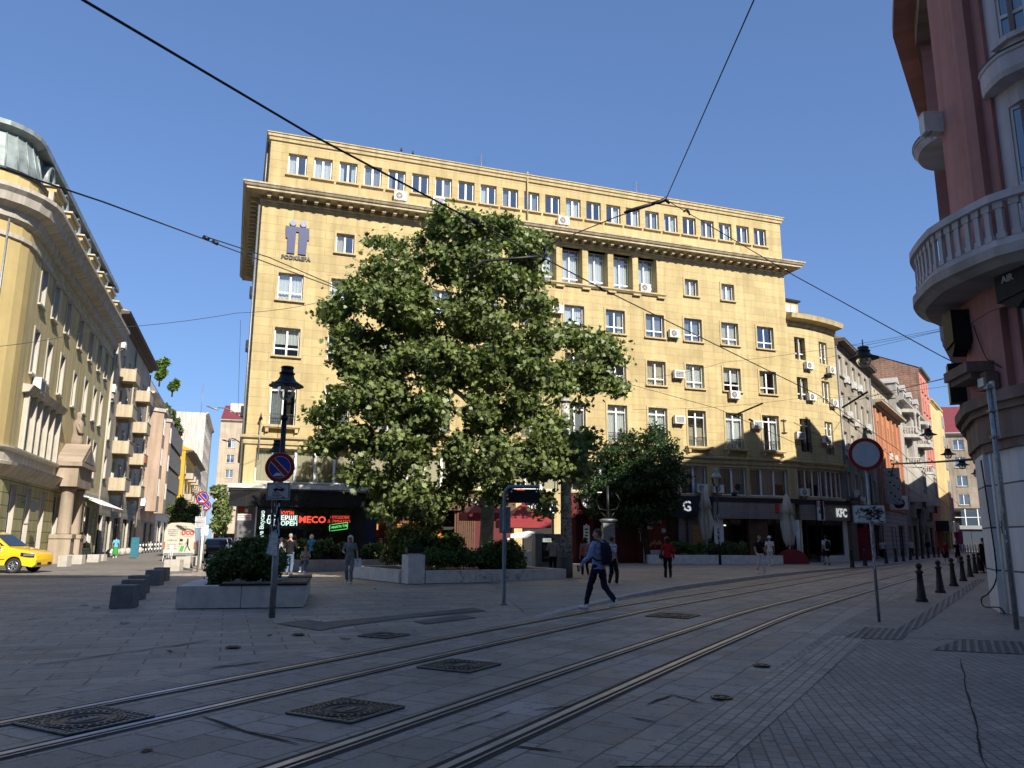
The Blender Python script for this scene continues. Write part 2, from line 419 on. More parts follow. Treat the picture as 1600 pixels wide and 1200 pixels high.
# ================================================================ ground
def mat_pave(name, c, bw, rh, mort=0.012, var=0.25, rot=0.0, bump=0.5, mc=0.45, warp=0.02, rough=0.75, off=0.5, c2=0.72):
    n = NT(name); co = n.coord('Object', (1, 1, 1), (0, 0, rot))
    nz = n.n('ShaderNodeTexNoise'); nz.inputs['Scale'].default_value = 1.2; nz.inputs['Detail'].default_value = 3; n.l(co, nz.inputs[0])
    wv = n.n('ShaderNodeVectorMath', operation='MULTIPLY_ADD'); n.l(nz.outputs[1], wv.inputs[0]); wv.inputs[1].default_value = (warp * 4, warp * 4, 0); n.l(co, wv.inputs[2])
    br = n.n('ShaderNodeTexBrick'); br.offset = off; n.l(wv.outputs[0], br.inputs[0]); br.inputs['Scale'].default_value = 1
    br.inputs['Brick Width'].default_value = bw; br.inputs['Row Height'].default_value = rh; br.inputs['Mortar Size'].default_value = mort; br.inputs['Mortar Smooth'].default_value = 0.35
    br.inputs['Color1'].default_value = g3(1.0); br.inputs['Color2'].default_value = g3(c2); br.inputs['Mortar'].default_value = g3(mc); br.inputs['Bias'].default_value = -.1
    big = n.noise(co, .35, 8, .68); med = n.noise(co, 1.7, 5, .65); fine = n.noise(co, 40, 4, .7)
    a = n.ramp(big, [(.32, sc(c, 1 - var)), (.68, sc(c, 1 + var * .8))])
    a = n.mix(1, a, n.ramp(n.noise(co, 5.5, 6, .75), [(.36, g3(.62)), (.46, g3(1.0))]), 'MULTIPLY')
    a = n.mix(1, a, n.ramp(med, [(.28, g3(.66)), (.6, g3(1.0))]), 'MULTIPLY'); a = n.mix(1, a, br.outputs[0], 'MULTIPLY')
    a = n.mix(1, a, n.ramp(fine, [(.25, g3(.78)), (.6, g3(1.05))]), 'MULTIPLY')
    n.color(a)
    h = n.n('ShaderNodeMath', operation='MULTIPLY_ADD'); n.l(br.outputs[1], h.inputs[0]); h.inputs[1].default_value = -1.4; n.l(fine, h.inputs[2])
    h2 = n.n('ShaderNodeMath', operation='MULTIPLY_ADD'); n.l(med, h2.inputs[0]); h2.inputs[1].default_value = 1.2; n.l(h.outputs[0], h2.inputs[2])
    n.bump(h2.outputs[0], bump, .012)
    n.b.inputs['Roughness'].default_value = rough
    rr = n.ramp(med, [(.3, g3(rough - .22)), (.7, g3(rough + .1))]); n.l(rr, n.b.inputs['Roughness'])
    n.b.inputs['Specular IOR Level'].default_value = .35; return n.m
TR = R(90 - 29.5)                                # direction of the tracks as a z-rotation
PLAZA = mat_pave('plaza_slabs', (.47, .40, .325, 1), .9, .45, .014, .22, -R(19.5), .45, .42, .004, .7)
BED = mat_pave('track_bed_slabs', (.44, .38, .32, 1), .55, .50, .013, .25, -TR, .6, .42, .02, .66, .5, .7)
SETT = mat_pave('small_setts', (.40, .345, .29, 1), .17, .11, .010, .22, -R(78), .5, .45, .01, .7, .5, .78)
BAND = mat_pave('pale_sett_band', (.50, .43, .35, 1), .24, .12, .012, .15, -TR, .45, .45, .01, .7)
ASPH = mat_pave('side_road_asphalt', (.25, .225, .195, 1), 3.5, 40, .02, .2, -R(108.6), .35, .7, .05, .85)
FAR = mat_pave('far_paving', (.26, .255, .25, 1), .6, .3, .01, .2, -R(56), .35, .6, .01, .75)
KERB = mat_plain('kerb_stone', (.40, .375, .34, 1), .75, 0, .3, .2, 5, .2)
TACT = mat_pave('tactile_strip', (.29, .27, .245, 1), 30, .11, .035, .15, -TR, 1.0, .35, 0, .7)
STEEL = mat_plain('worn_rail_steel', (.48, .48, .49, 1), .4, .8, .5, .25, 3); RUST = mat_plain('rail_groove', (.035, .03, .026, 1), .8, 0, .3, .3, 20)
IRON = mat_plain('cast_iron', (.035, .035, .037, 1), .5, .5, .5, .3, 12, .2)

LIDM = mat_plain('worn_iron', (.24, .225, .20, 1), .45, .4, .5, .3, 12)
def sheet(name, poly, m, z, kind='structure', label=None):
    b = MB(); b.face([(x, y, z) for x, y in poly], m); o = b.build(name)
    return tag(o, label, None, None, kind)
sheet('ground', [(-900, -500), (900, -500), (900, 1500), (-900, 1500)], PLAZA, 0.0)
# track centre lines: offset from a spine through the far rail r1
SP = [Vector(p) for p in ((-16.5, -16.0), (-9.0, -1.6), (-4.32, 7.06), (-2.15, 11.08), (0.05, 15.05), (2.75, 19.75), (6.1, 24.95), (9.6, 30.3), (14.0, 37.0), (18.3, 43.55), (26, 55.2), (36, 70.2), (48, 87.5), (62, 106), (80, 128))]
def smooth_path(pts, n=10):
    out = []
    for i in range(len(pts) - 1):
        p0, p1, p2, p3 = pts[max(i - 1, 0)], pts[i], pts[i + 1], pts[min(i + 2, len(pts) - 1)]
        for k in range(n):
            t = k / n; out.append(0.5 * ((2 * p1) + (p2 - p0) * t + (2 * p0 - 5 * p1 + 4 * p2 - p3) * t * t + (3 * p1 - p0 - 3 * p2 + p3) * t ** 3))
    return out + [pts[-1]]
SPN = smooth_path(SP, 8)
def offs(path, d):
    out = []
    for i, p in enumerate(path):
        t = (path[min(i + 1, len(path) - 1)] - path[max(i - 1, 0)]).normalized(); out.append(p + Vector((t.y, -t.x)) * d)
    return out
def ribbon(name, da, db, m, z, kind='structure', path=SPN):
    a, b = offs(path, da), offs(path, db); k = MB(); k.grid([[(p.x, p.y, z) for p in b], [(p.x, p.y, z) for p in a]], m, sm=False)
    return tag(k.build(name), None, None, None, kind)
ribbon('road', -0.9, 6.0, BED, .004)
# side road on the left and the pavement sheets on the right of the tracks
RPV = offs(SPN, 5.2)
b = MB(); b.grid([[(p.x + 60, p.y - 40, .008) for p in RPV], [(p.x, p.y, .008) for p in RPV]], SETT, sm=False); tag(b.build('pavement'), None, None, None, 'structure')
sheet('road', [(-60, 23), (-17, 31.5), (-14.5, 36.5), (-20.5, 52), (-62, 175), (-80, 175), (-31, 56), (-60, 30)], ASPH, .004)
# pale band of setts crossing diagonally to the crossing by the round sign
def quad_px(name, pts, m, z): 
    q = [G(*p) for p in pts]; return sheet(name, [(v.x, v.y) for v in q][::-1], m, z)
quad_px('sett_band', [(1045, 1200), (1250, 1200), (1545, 1012), (1560, 1000), (1455, 998), (1300, 1035)][:0] or [(960, 1200), (1130, 1200), (1352, 1000), (1306, 994)], BAND, .014)
quad_px('tactile_paving', [(1318, 998), (1410, 1001), (1424, 985), (1350, 981)], TACT, .016)
quad_px('tactile_paving', [(1402, 984), (1432, 985), (1540, 905), (1527, 905)], TACT, .016)
quad_px('tactile_paving', [(1455, 1017), (1600, 1024), (1600, 1004), (1500, 1000)], TACT, .016)
quad_px('tactile_paving', [(430, 975), (500, 986), (545, 978), (480, 969)], TACT, .012)
quad_px('tactile_paving', [(545, 978), (640, 966), (760, 955), (740, 950), (620, 962), (505, 973)], TACT, .0125)
quad_px('tactile_paving', [(645, 972), (665, 976), (745, 966), (720, 961)], TACT, .013)
# raised pavement in front of the shops, its kerb tapering out to the left
kp = [G(*p, z=0) for p in ((845, 966), (880, 957), (930, 947), (985, 935), (1060, 922), (1140, 911), (1215, 901), (1290, 893), (1340, 888.5), (1400, 882), (1440, 877), (1475, 872))]
kz = [0.012, .03, .06, .09, .12, .13, .13, .12, .10, .09, .08, .08]
k = MB(); rows_o, rows_t, rows_i = [], [], []
back = Vector((-.559, .829, 0)); 
for p, z in zip(kp, kz):
    rows_o.append((p.x, p.y, 0)); rows_t.append((p.x - .03, p.y + .02, z)); rows_i.append((p.x - .22, p.y + .16, z))
k.grid([rows_o, rows_t, rows_i], KERB, sm=False); kb = tag(k.build('kerb'), None, None, None, 'structure')
k = MB(); far_e = [(p.x - 14, p.y + 26, .13) if i > 3 else (p.x - 1.5 - i, p.y + 14 + 3 * i, .012 + .03 * i) for i, p in enumerate(kp)]
k.grid([[(x, y, z - .002) for x, y, z in rows_i], far_e], mat_pave('shop_paving', (.38, .35, .305, 1), .6, .3, .008, .2, -R(19.5), .3, .7, .004, .72), sm=False); tag(k.build('pavement'), None, None, None, 'structure')
# rails: head, groove and the worn strip beside
def rail(d, label):
    r = MB(); seg = [p for p in SPN]
    for (a, b_, z, m) in ((d - .035, d + .035, .014, STEEL), (d + .035, d + .085, .010, RUST), (d + .085, d + .105, .014, STEEL), (d - .10, d - .035, .009, RUST), (d + .105, d + .16, .009, RUST)):
        A, B = offs(seg, a), offs(seg, b_); r.grid([[(p.x, p.y, z) for p in B], [(p.x, p.y, z) for p in A]], m, sm=False)
    return tag(r.build('tram_rail'), label, 'rail', 'steel tram rails set in the paving')
for d, l in ((0, 'shiny tram rail nearest the big tree and the plaza'), (1.02, 'tram rail second from the plaza, running past the left manhole cover'), (2.98, 'tram rail third from the plaza, in the middle of the street'), (4.0, 'tram rail nearest the viewer and the paved footway')): rail(d, l)
# manhole covers, square iron frames with a ringed round lid
def manhole(c, w, l, label, round_only=False):
    r = thing('manhole_cover', label, 'manhole cover', (c.x, c.y, .016), TR, 'iron covers set in the street')
    if not round_only:
        b = MB(); b.box(-w / 2, w / 2, -w / 2, w / 2, -.012, .004, IRON)
        n = 13
        for i in range(n):
            for j in range(n):
                x = -w / 2 + w * (i + .5) / n; y = -w / 2 + w * (j + .5) / n
                if x * x + y * y > (w * .43) ** 2: b.box(x - .012, x + .012, y - .012, y + .012, .004, .010, LIDM, 'b')
        for k in range(4):
            s = w / 2; q = [((-s, -s), (s, -s)), ((s, -s), (s, s)), ((s, s), (-s, s)), ((-s, s), (-s, -s))][k]; b.obox((*q[0], .006), (*q[1], .006), .015, .012, LIDM)
        b.build('frame', r)
    f = MB(); rad = w * .42
    f.lathe([(rad, .003), (rad, .012), (rad * .94, .012), (rad * .93, .006), (rad * .8, .006), (rad * .79, .013), (rad * .72, .013), (rad * .71, .006), (rad * .5, .006), (rad * .49, .012), (rad * .4, .012), (rad * .39, .006), (0.001, .006)], (0, 0, 0), IRON, 40, False)
    for k in range(28):
        a = 2 * math.pi * k / 28; f.obox((rad * .81 * math.cos(a), rad * .81 * math.sin(a), .008), (rad * .91 * math.cos(a), rad * .91 * math.sin(a), .008), .02, .012, LIDM)
    for k in range(9): f.obox((-rad * .35 + rad * .08 * k, -rad * .2, .008), (-rad * .33 + rad * .08 * k, rad * .2 * (1 if k % 2 else .4), .008), .015, .01, LIDM)
    f.build('lid', r); return r
manhole(G(132, 1128), .78, .9, 'square iron manhole cover between the two far rails at the lower left'); manhole(G(541, 1112), .76, .9, 'square iron manhole cover with worn lid between the tracks, lower centre')
manhole(G(718, 1042), .76, .9, 'square iron manhole cover between the tracks, below the display post'); manhole(G(1052, 963), .9, .9, 'small far manhole cover between the rails near the walking man')
manhole(G(600, 994), .6, .6, 'small iron drain cover left of the display post on the plaza')
for p, l in (((364, 1013), 'small round valve cover on the plaza below the lamp post'), ((1190, 1042), 'small round valve cover beside the nearest rail'), ((1128, 1093), 'round valve cover in the pale band of setts'), ((466, 993), 'round valve cover near the foot of the no parking post')):
    manhole(G(*p), .26, .26, l, True)
# sunken / broken slabs (real steps)
def crack(pts, label, wd=.05):
    b = MB(); q = [G(*p, z=.013) for p in pts]; rows = [[], []]
    for i, p in enumerate(q):
        t = (q[min(i + 1, len(q) - 1)] - q[max(i - 1, 0)]).normalized(); nrm = Vector((t.y, -t.x, 0)); wv = wd * (.35 + random.random() * .9) * (0.3 if i in (0, len(q) - 1) else 1)
        rows[0].append(p + nrm * wv); rows[1].append(p - nrm * wv)
    b.grid(rows, RUST, sm=False); return tag(b.build('paving_crack'), None, None, None, 'structure')
def lerp_pts(a, b, n=8, j=2): return [(a[0] + (b[0] - a[0]) * i / n + random.uniform(-j, j), a[1] + (b[1] - a[1]) * i / n + random.uniform(-j, j) * .4) for i in range(n + 1)]
for pts, wd in (([(310, 1117), (345, 1128), (385, 1143), (430, 1153), (470, 1163)], .016), (lerp_pts((50, 1040), (330, 1000), 10), .028), (lerp_pts((330, 1044), (415, 1033), 4), .025), (lerp_pts((330, 1134), (545, 1166), 9), .012), (lerp_pts((460, 1108), (600, 1078), 6), .01),
    (lerp_pts((1010, 1100), (1050, 1085), 4), .02), (lerp_pts((1050, 1085), (1100, 1098), 4), .015), (lerp_pts((985, 1120), (1030, 1128), 4), .015), (lerp_pts((220, 1175), (240, 1170), 3), .03), (lerp_pts((830, 1110), (990, 1090), 8), .014), (lerp_pts((800, 1165), (880, 1175), 5), .02), (lerp_pts((680, 1150), (800, 1110), 6), .01),
    (lerp_pts((255, 1015), (278, 1019), 3), .015), (lerp_pts((1500, 1030), (1540, 1200), 14, 3), .012), (lerp_pts((40, 968), (75, 964), 4), .02), (lerp_pts((1230, 988), (1530, 1000), 10), .02), (lerp_pts((700, 944), (760, 941), 5), .015)):
    crack(pts, '', wd)
# fallen blossom / litter specks near the left planter: uncountable
b = MB(); SPK = mat_plain('pale_petals', (.5, .46, .38, 1), .8)
for i in range(420):
    cx, cy = random.choice([(215, 945), (250, 960), (330, 962), (230, 935), (400, 958)]); p = G(cx + random.gauss(0, 26), cy + random.gauss(0, 6)); s = random.uniform(.008, .022); a = random.random() * 3
    b.face([(p.x + s * math.cos(a + t), p.y + s * math.sin(a + t), .018) for t in (0, 1.6, 3.1, 4.7)], SPK)
tag(b.build('fallen_petals'), 'pale fallen petals scattered round the left planter', 'petals', None, 'stuff')
for i, p in enumerate(((151, 950), (195, 974), (421, 992), (541, 998), (132, 946), (586, 920))):
    b = MB(); b.box(-.07, .07, -.035, .035, 0, .02, SIGNW_ if False else KERB); o = b.build('stone_chip', None, G(*p, z=.014)); o.rotation_euler = (0, 0, i); tag(o, 'loose pale stone chip lying ' + ['left of the dark cubes', 'on the plaza right of the cubes', 'at the foot of the no parking post', 'right of the striped crossing', 'farther left on the plaza', 'under the walking woman'][i], 'stone', 'loose stone chips')
# ================================================================ the big yellow building
YEL = mat_plaster('yellow_stone', (0.56, 0.445, 0.225, 1), 0.15, 0.85, (1.9, 0.53), 0.3, 0.017, 0.7)
YELP = mat_plaster('yellow_render', (0.56, 0.45, 0.235, 1), 0.16, 0.85, None, 0.4)
YTRIM = mat_plaster('yellow_trim', (0.54, 0.44, 0.25, 1), 0.14, 0.85, None, 0.45)
CORN = mat_plaster('cornice_stone', (0.56, 0.48, 0.33, 1), 0.2, 0.9, None, 0.6)
BLIND = mat_blind('cream_slats', (0.72, 0.62, 0.44, 1), 30, 0.88)
GRANITE = mat_plain('black_granite', (0.022, 0.021, 0.022, 1), 0.14, 0, 0.7, 0.35, 25)
NAVY = mat_plain('navy_panel', (0.018, 0.024, 0.036, 1), 0.5, 0, 0.4, 0.1, 4)
REDP = mat_plain('dark_red_paint', (0.085, 0.010, 0.011, 1), 0.45, 0, 0.4, 0.15, 4)
M0 = Vector((-15.09, 44, 0)); MR = R(19.5); ML = 37.9
MF = (M0, MR)
mb_ = thing('office_building', 'long yellow stone office building with bracketed cornice and attic windows, behind the big tree', 'building', M0, MR)
COLS12 = [1.93 + 3.085 * k for k in range(12)]
LOG0, LOGN, LOGP = 11.62, 8, 1.94
holes = []
for k, x in enumerate(COLS12):
    holes += [(x - .73, x + .73, 15.48, 17.15), (x - .73, x + .73, 12.08, 13.78), (x - .73, x + .73, 7.95, 10.5)]
    if k in (1, 2, 9, 10): holes.append((x - .55, x + .55, 18.85, 20.1))
fw = MB()
attic = [1.9 + 1.552 * k for k in range(23)]
ah = [(x - .56, x + .56, 23.56, 24.96) for x in attic]
lh = [(LOG0, LOG0 + LOGP * LOGN, 18.7, 21.35)]
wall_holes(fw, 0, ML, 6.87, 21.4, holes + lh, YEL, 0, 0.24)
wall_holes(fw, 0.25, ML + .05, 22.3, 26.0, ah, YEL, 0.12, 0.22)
# loggia: recessed rear wall with openings
x0, x1 = lh[0][:2]
fw.face([(x0, .24, 18.7), (x1, .24, 18.7), (x1, .62, 18.7), (x0, .62, 18.7)], YELP); fw.face([(x0, .62, 21.35), (x1, .62, 21.35), (x1, .24, 21.35), (x0, .24, 21.35)], YELP)
fw.box(x0 + .003, x0 + .23, 0.004, .64, 18.703, 21.347, YEL); fw.box(x1 - .23, x1 - .003, 0.004, .64, 18.703, 21.347, YEL)
for i in range(LOGN - 1):
    xc = x0 + LOGP * (i + 1); fw.box(xc - .22, xc + .22, 0.0, .62, 18.7, 21.35, YEL, 'k')
mezz = [(.63, 6.15), (7.2, 12.6), (13.7, 19.2), (20.2, 24.4), (25.4, 30.35), (31.35, 33.6), (33.85, 37.1)]
wall_holes(fw, 0, ML, 4.55, 6.87, [(a, b, 4.68, 6.62) for a, b in mezz], YELP, 0.0, 0.32)
# left flank, rear, right flank, roofs
fl = [(0, y) for y in ()]
fw.M = Matrix.Translation((0, 17, 0)) @ Matrix.Rotation(R(-90), 4, 'Z')
sh = [(x - .6, x + .6, z, z + 1.65) for x in (3, 6.5, 10, 13.6) for z in (8.2, 12.1, 15.5)]
wall_holes(fw, 0, 17, 0, 21.4, sh, YELP, 0, 0.22); fw.M = None
fw.face([(ML, 0, 0), (ML, 17, 0), (ML, 17, 21.4), (ML, 0, 21.4)], YELP); fw.face([(ML, 17, 0), (0, 17, 0), (0, 17, 21.4), (ML, 17, 21.4)], YELP)
fw.box(0.25, ML + .05, .12, 15, 22.3, 26.0, YELP, 'ft'); fw.face([(0.25, .12, 26.0), (ML + .05, .12, 26.0), (ML + .05, 15, 26.0), (0.25, 15, 26.0)], GREYM)
fw.build('wall', mb_)
# cornice
c = MB(); prof = [(0, 21.36), (.07, 21.38), (.09, 21.5), (.16, 21.56), (.16, 21.82), (.95, 21.84), (.95, 21.98), (1.04, 22.0), (1.12, 22.12), (1.16, 22.14), (1.16, 22.24), (1.0, 22.28), (.3, 22.4), (0, 22.4)]
c.sweep(prof, 0, ML, CORN, 0, True, True, 17)
c.sweep([(0, 22.28), (.35, 22.3), (.38, 22.42), (.3, 22.46), (0, 22.5)], 0.25, ML + .05, YTRIM, .12, True, True, 15)
c.build('cornice', mb_)
def bracket():
    b = MB(); b.prism([(-.11, 21.5), (.11, 21.5), (.11, 21.838), (-.11, 21.838)], -.30, -.155, CORN)
    b.prism([(-.11, 21.6), (.11, 21.6), (.11, 21.838), (-.11, 21.838)], -.68, -.30, CORN); b.box(-.13, .13, -.72, -.16, 21.78, 21.84, CORN); return b.mesh('cornice_bracket')
bm_ = bracket()
for i in range(55): link('cornice_bracket', bm_, mb_, (.35 + i * .689, 0, 0))
for i in range(22):
    o = link('cornice_bracket', bm_, mb_, (0, .5 + i * .7, 0)); o.rotation_euler = (0, 0, R(-90))
pc = MB(); pc.sweep([(0, 25.62), (.1, 25.64), (.12, 25.8), (.2, 25.86), (.2, 26.02), (.26, 26.04), (.26, 26.1), (0, 26.14)], .25, ML + .05, YTRIM, .12, True, True, 15)
pc.face([(0.1, -.02, 26.13), (ML + .2, -.02, 26.13), (ML + .2, 15, 26.13), (0.1, 15, 26.13)], BLACKM); pc.build('parapet_coping', mb_)
sc_ = MB(); sc_.sweep([(0, 6.82), (.10, 6.84), (.12, 7.0), (.1, 7.05), (.12, 7.12), (.26, 7.18), (.28, 7.3), (0, 7.38)], 0, ML, YTRIM, 0, True, True, 16); sc_.build('string_course', mb_)
lb = MB(); lb.sweep([(0, 18.45), (.12, 18.47), (.2, 18.55), (.24, 18.58), (.24, 18.68), (0, 18.7)], x0 - .15, x1 + .15, YTRIM, 0, True, True, .1)
for i in range(LOGN + 1):
    xx = x0 + LOGP * i; lb.box(xx - .3, xx + .3, -.2, -.002, 18.34, 18.455, YTRIM)
lb.build('loggia_ledge', mb_)
for x in attic: window(mb_, x, 23.56, 1.12, 1.4, .2, 2, y=.12, t=.08, curt=random.choice(['full', 'sides', 'left', 'right', 'full', 'none']), cm=random.choice([CURT_W, CURT_G]), sill=BLACKM if False else YTRIM)
for k, x in enumerate(COLS12):
    window(mb_, x, 15.48, 1.46, 1.67, .2, 2, .5, surr=YTRIM, sill=YTRIM)
    window(mb_, x, 12.08, 1.46, 1.70, .2, 2, .48, surr=YTRIM, sill=YTRIM)
    o = window(mb_, x, 7.95, 1.46, 2.55, .2, 2, 0, 2.1, surr=YTRIM)
    link('railing', cached('rail1', lambda: rail_mesh(1.46, .68)), o, (0, -.12, 0))
    def slab_():
        b = MB(); b.box(-1.02, 1.02, -.42, -.002, -.14, 0, YTRIM); b.box(-.95, .95, -.36, -.002, -.2, -.14, YTRIM)
        for s in (-.82, .82): b.prism([(s - .09, -.62), (s + .09, -.62), (s + .09, -.2), (s - .09, -.2)], -.18, -.002, YTRIM); b.prism([(s - .09, -.42), (s + .09, -.42), (s + .09, -.2), (s - .09, -.2)], -.34, -.18, YTRIM)
        return b.mesh('balcony_slab')
    link('balcony_slab', cached('slab1', slab_), o, (0, -.2, 0))
    if k in (1, 2, 9, 10): window(mb_, x, 18.85, 1.10, 1.25, .2, 2, surr=YTRIM, sill=YTRIM)
for i in range(LOGN): window(mb_, x0 + LOGP * (i + .5), 18.72, 1.48, 2.6, .62, 2, .5, 2.15, curt='full', cm=CURT_W)
for gi, (a, b) in enumerate(mezz):
    n = max(2, round((b - a) / 1.05)); ww = (b - a) / n
    for i in range(n): window(mb_, a + ww * (i + .5), 4.70, round(ww, 3), 1.9, .24, 1, t=.07, curt='full' if gi < 3 else None, cm=BLIND if gi < 3 else None)
for x in (3, 6.5, 10, 13.6):
    for z in (8.2, 12.1, 15.5):
        o = window(mb_, 0, z, 1.2, 1.65, .2, 2); o.rotation_euler = (0, 0, R(-90)); o.location = (.2, 17 - x, z)
# drain pipes on the left corner, expansion joint pipe
for q_ in ([(-.16, -.05, 0.2), (-.16, -.05, 21.2)], [(-.08, 1.0, 22.4), (.1, .9, 23), (.1, .9, 26)]): dp = MB(); dp.tube(q_, .06, GREYM); dp.build('drain_pipe', mb_)
dp = MB(); dp.tube([(17.05, -.05, 22.5), (17.05, -.05, 26.3)], .05, YTRIM); dp.build('drain_pipe', mb_)
# logo on the wall
BLUEL = mat_plain('logo_blue', (0.018, 0.028, 0.095, 1), 0.5, 0.1, 0.4, 0.35, 18); DISK = mat_plain('logo_disc', (0.07, 0.08, 0.12, 1), 0.4, 0.3, 0.5, 0.3, 10)
lg = MB()
lg.prism([(1.44, 19.9), (1.48, 19.35), (1.57, 19.35), (1.59, 18.40), (2.03, 18.40), (2.05, 19.8), (2.22, 19.8), (2.24, 18.40), (2.70, 18.40), (2.74, 19.35), (2.84, 19.35), (2.82, 20.12), (1.44, 20.12)][::1], -.09, -.03, BLUEL)
lo = lg.build('emblem'); lo.parent = mb_
for x_ in (1.85, 2.46): ld = MB(); ld.disc((x_, -.04, 20.36), .20, (0, -1, 0), DISK, 24, .06); ld.build('emblem_disc', lo)
text('PODKREPA', .34, BLACKM, mb_, (2.13, -.06, 18.14), th=.02, bold=.012, name='wall_lettering')
# roof aerials
for i, x in enumerate((14.2, 26.3)):
    a = MB(); a.tube([(0, 0, 26.1), (0, 0, 27.9)], .02, GREYM, 5)
    for k in range(4): a.tube([(-.3, 0, 27.2 + .15 * k), (.3, 0, 27.2 + .15 * k)], .012, GREYM, 4)
    a.build('aerial', mb_, (x, 1.5, 0))
# ---- ground floor
gf = MB()
gf.box(0, .12, .3, .34, 0, 4.5, YELP)
for a, b in ((6.15, 6.95), (16.2, 16.75), (18.9, 19.35), (30.2, 30.7), (36.9, 37.5)): gf.box(a, b, 0.0, .6, 0, 4.55, YELP if a > 16 and a < 18.95 else GRANITE, 'k')
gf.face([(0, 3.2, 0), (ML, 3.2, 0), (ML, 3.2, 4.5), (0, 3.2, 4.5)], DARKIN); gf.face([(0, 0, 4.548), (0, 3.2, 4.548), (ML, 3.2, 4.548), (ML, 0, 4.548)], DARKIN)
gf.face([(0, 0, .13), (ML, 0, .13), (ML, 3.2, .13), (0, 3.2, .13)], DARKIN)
gf.build('ground_floor_structure', mb_)
# shop 1: black granite fascia, white canopy edge, dark glazing, neon lettering
s1 = MB(); s1.box(-.62, 6.6, -.65, .02, 3.3, 4.18, GRANITE); s1.box(-.75, 7.0, -.8, 0, 4.3, 4.54, mat_plain('canopy_white', (.55, .53, .48, 1), .7, 0, .3, .25, 4)); s1.box(-.66, 6.8, -.7, 0, 4.18, 4.3, BLACKM)
s1.face([(-.66, -.66, 4.22), (6.8, -.71, 4.22), (6.8, -.71, 4.26), (-.66, -.71, 4.26)], WHITE)
for i in range(1, 8): s1.box(-.62 + .9 * i, -.61 + .9 * i, -.652, -.648, 3.3, 4.18, BLACKM)
s1.build('black_fascia', mb_)
s2 = MB(); 
for x in (.9, 3.15, 5.0, 6.12): s2.box(x - .03, x + .03, .0, .07, .45, 3.3, BLACKM)
s2.box(.9, 6.15, 0.0, .12, 0, .45, GRANITE); s2.box(.9, 6.15, 0, .07, 3.22, 3.3, BLACKM); s2.build('shop_frame', mb_)
p = MB(); p.face([(.9, .04, .45), (6.12, .04, .45), (6.12, .04, 3.25), (.9, .04, 3.25)], GLASS2); p.build('shop_pane', mb_)
dpn = MB(); dpn.box(-.2, .86, -.04, .05, 0, 3.3, mat_plain('grey_panel', (.13, .13, .13, 1), .5)); dpn.box(.82, .9, -.06, 0, 0, 3.3, WHITE); d_ = dpn.build('side_panel', mb_)
SIGNR = mat_plain('sign_red', (.5, .04, .03, 1), .5); SIGNW = mat_plain('sign_white', (.75, .75, .72, 1), .5)
q = MB(); q.box(-.08, .22, -.07, -.045, 2.98, 3.18, SIGNR); q.box(.24, .42, -.07, -.045, 2.98, 3.18, SIGNW); q.box(-.15, .62, -.07, -.045, 2.55, 2.9, SIGNW)
for k in range(3): q.box(-.1, .56, -.076, -.07, 2.6 + .09 * k, 2.64 + .09 * k, SIGNR)
q.build('notice', d_)
NW = mat_emit('neon_white', (.85, 1, .9, 1), 1.1); NR = mat_emit('neon_red', (1, .10, .06, 1), 1.3); NG = mat_emit('neon_green', (.25, 1, .3, 1), .8)
text('КУПИ', .26, NR, mb_, (2.55, .10, 2.98), name='neon_sign', bold=.01); text('ДОБЕРШЕ', .34, NW, mb_, (2.3, .10, 2.70), name='neon_sign', bold=.012); text('ЧЕШОРЕН', .34, NW, mb_, (2.3, .10, 2.40), name='neon_sign', bold=.012)
text('MECO', .52, NR, mb_, (3.95, .10, 2.62), name='neon_sign', bold=.016, sx=1.05)
text('ПЛОДОВЕ', .22, NR, mb_, (5.5, .10, 2.78), name='neon_sign'); text('ДЕЛИКАТЕСИ', .2, NR, mb_, (5.5, .10, 2.56), name='neon_sign')
gs = MB(); 
for a in ((4.95, 2.0, 5.95, 2.14), (4.95, 2.36, 5.95, 2.5), (4.95, 2.0, 4.95, 2.36), (5.95, 2.14, 5.95, 2.5)): gs.tube([(a[0], .1, a[1]), (a[2], .1, a[3])], .02, NG, 6)
gs.build('neon_border', mb_); text('ВИНАГИ ТУК', .17, NG, mb_, (5.45, .10, 2.25), name='neon_sign', tilt=-.14, bold=.008)
o = text('вкус на Вкусно', .30, NW, mb_, (1.22, .10, 2.0), name='neon_sign', bold=.008); o.rotation_euler = Matrix(((0, -1, 0), (0, 0, -1), (1, 0, 0))).to_euler()
# shop 2: cafe with a warm interior
WARM = mat_emit('glowing_shelf_goods', (1, .45, .10, 1), .5); BRN = mat_plain('brown_wood', (.10, .05, .025, 1), .6, 0, .4, .3, 6)  # goods on the shelves glow themselves, standing in for warm cafe light
NVY = mat_plain('dark_blue_panel', (.015, .02, .04, 1), .4)
c2 = MB(); c2.box(6.95, 7.6, -.03, .3, 0, 3.5, NVY); c2.box(7.6, 16.2, -.3, .1, 3.3, 4.3, BRN); c2.box(7.6, 12.4, 0, .08, 0, .5, BRN)
for x in (7.6, 9.2, 10.6, 12.4): c2.box(x - .04, x + .04, 0, .08, .5, 3.3, BRN)
c2.box(7.6, 12.4, 0, .07, 1.5, 1.56, BRN); c2.build('cafe_front', mb_)
c3 = MB(); random.seed(3)
for k in range(26):
    x = 7.8 + random.random() * 4.4; z = .9 + random.random() * 2.0; c3.box(x, x + .1 + random.random() * .35, 2.2, 2.5, z, z + .15 + random.random() * .3, random.choice([WARM, BRN, WARM, SIGNW, SIGNR]))
for zz in (.85, 1.5, 2.2, 2.9): c3.box(7.7, 12.3, 2.45, 2.7, zz, zz + .05, BRN)
c3.box(7.7, 12.3, 2.7, 2.75, .8, 3.1, BRN)
c3.build('cafe_shelves', mb_)
c4 = MB()
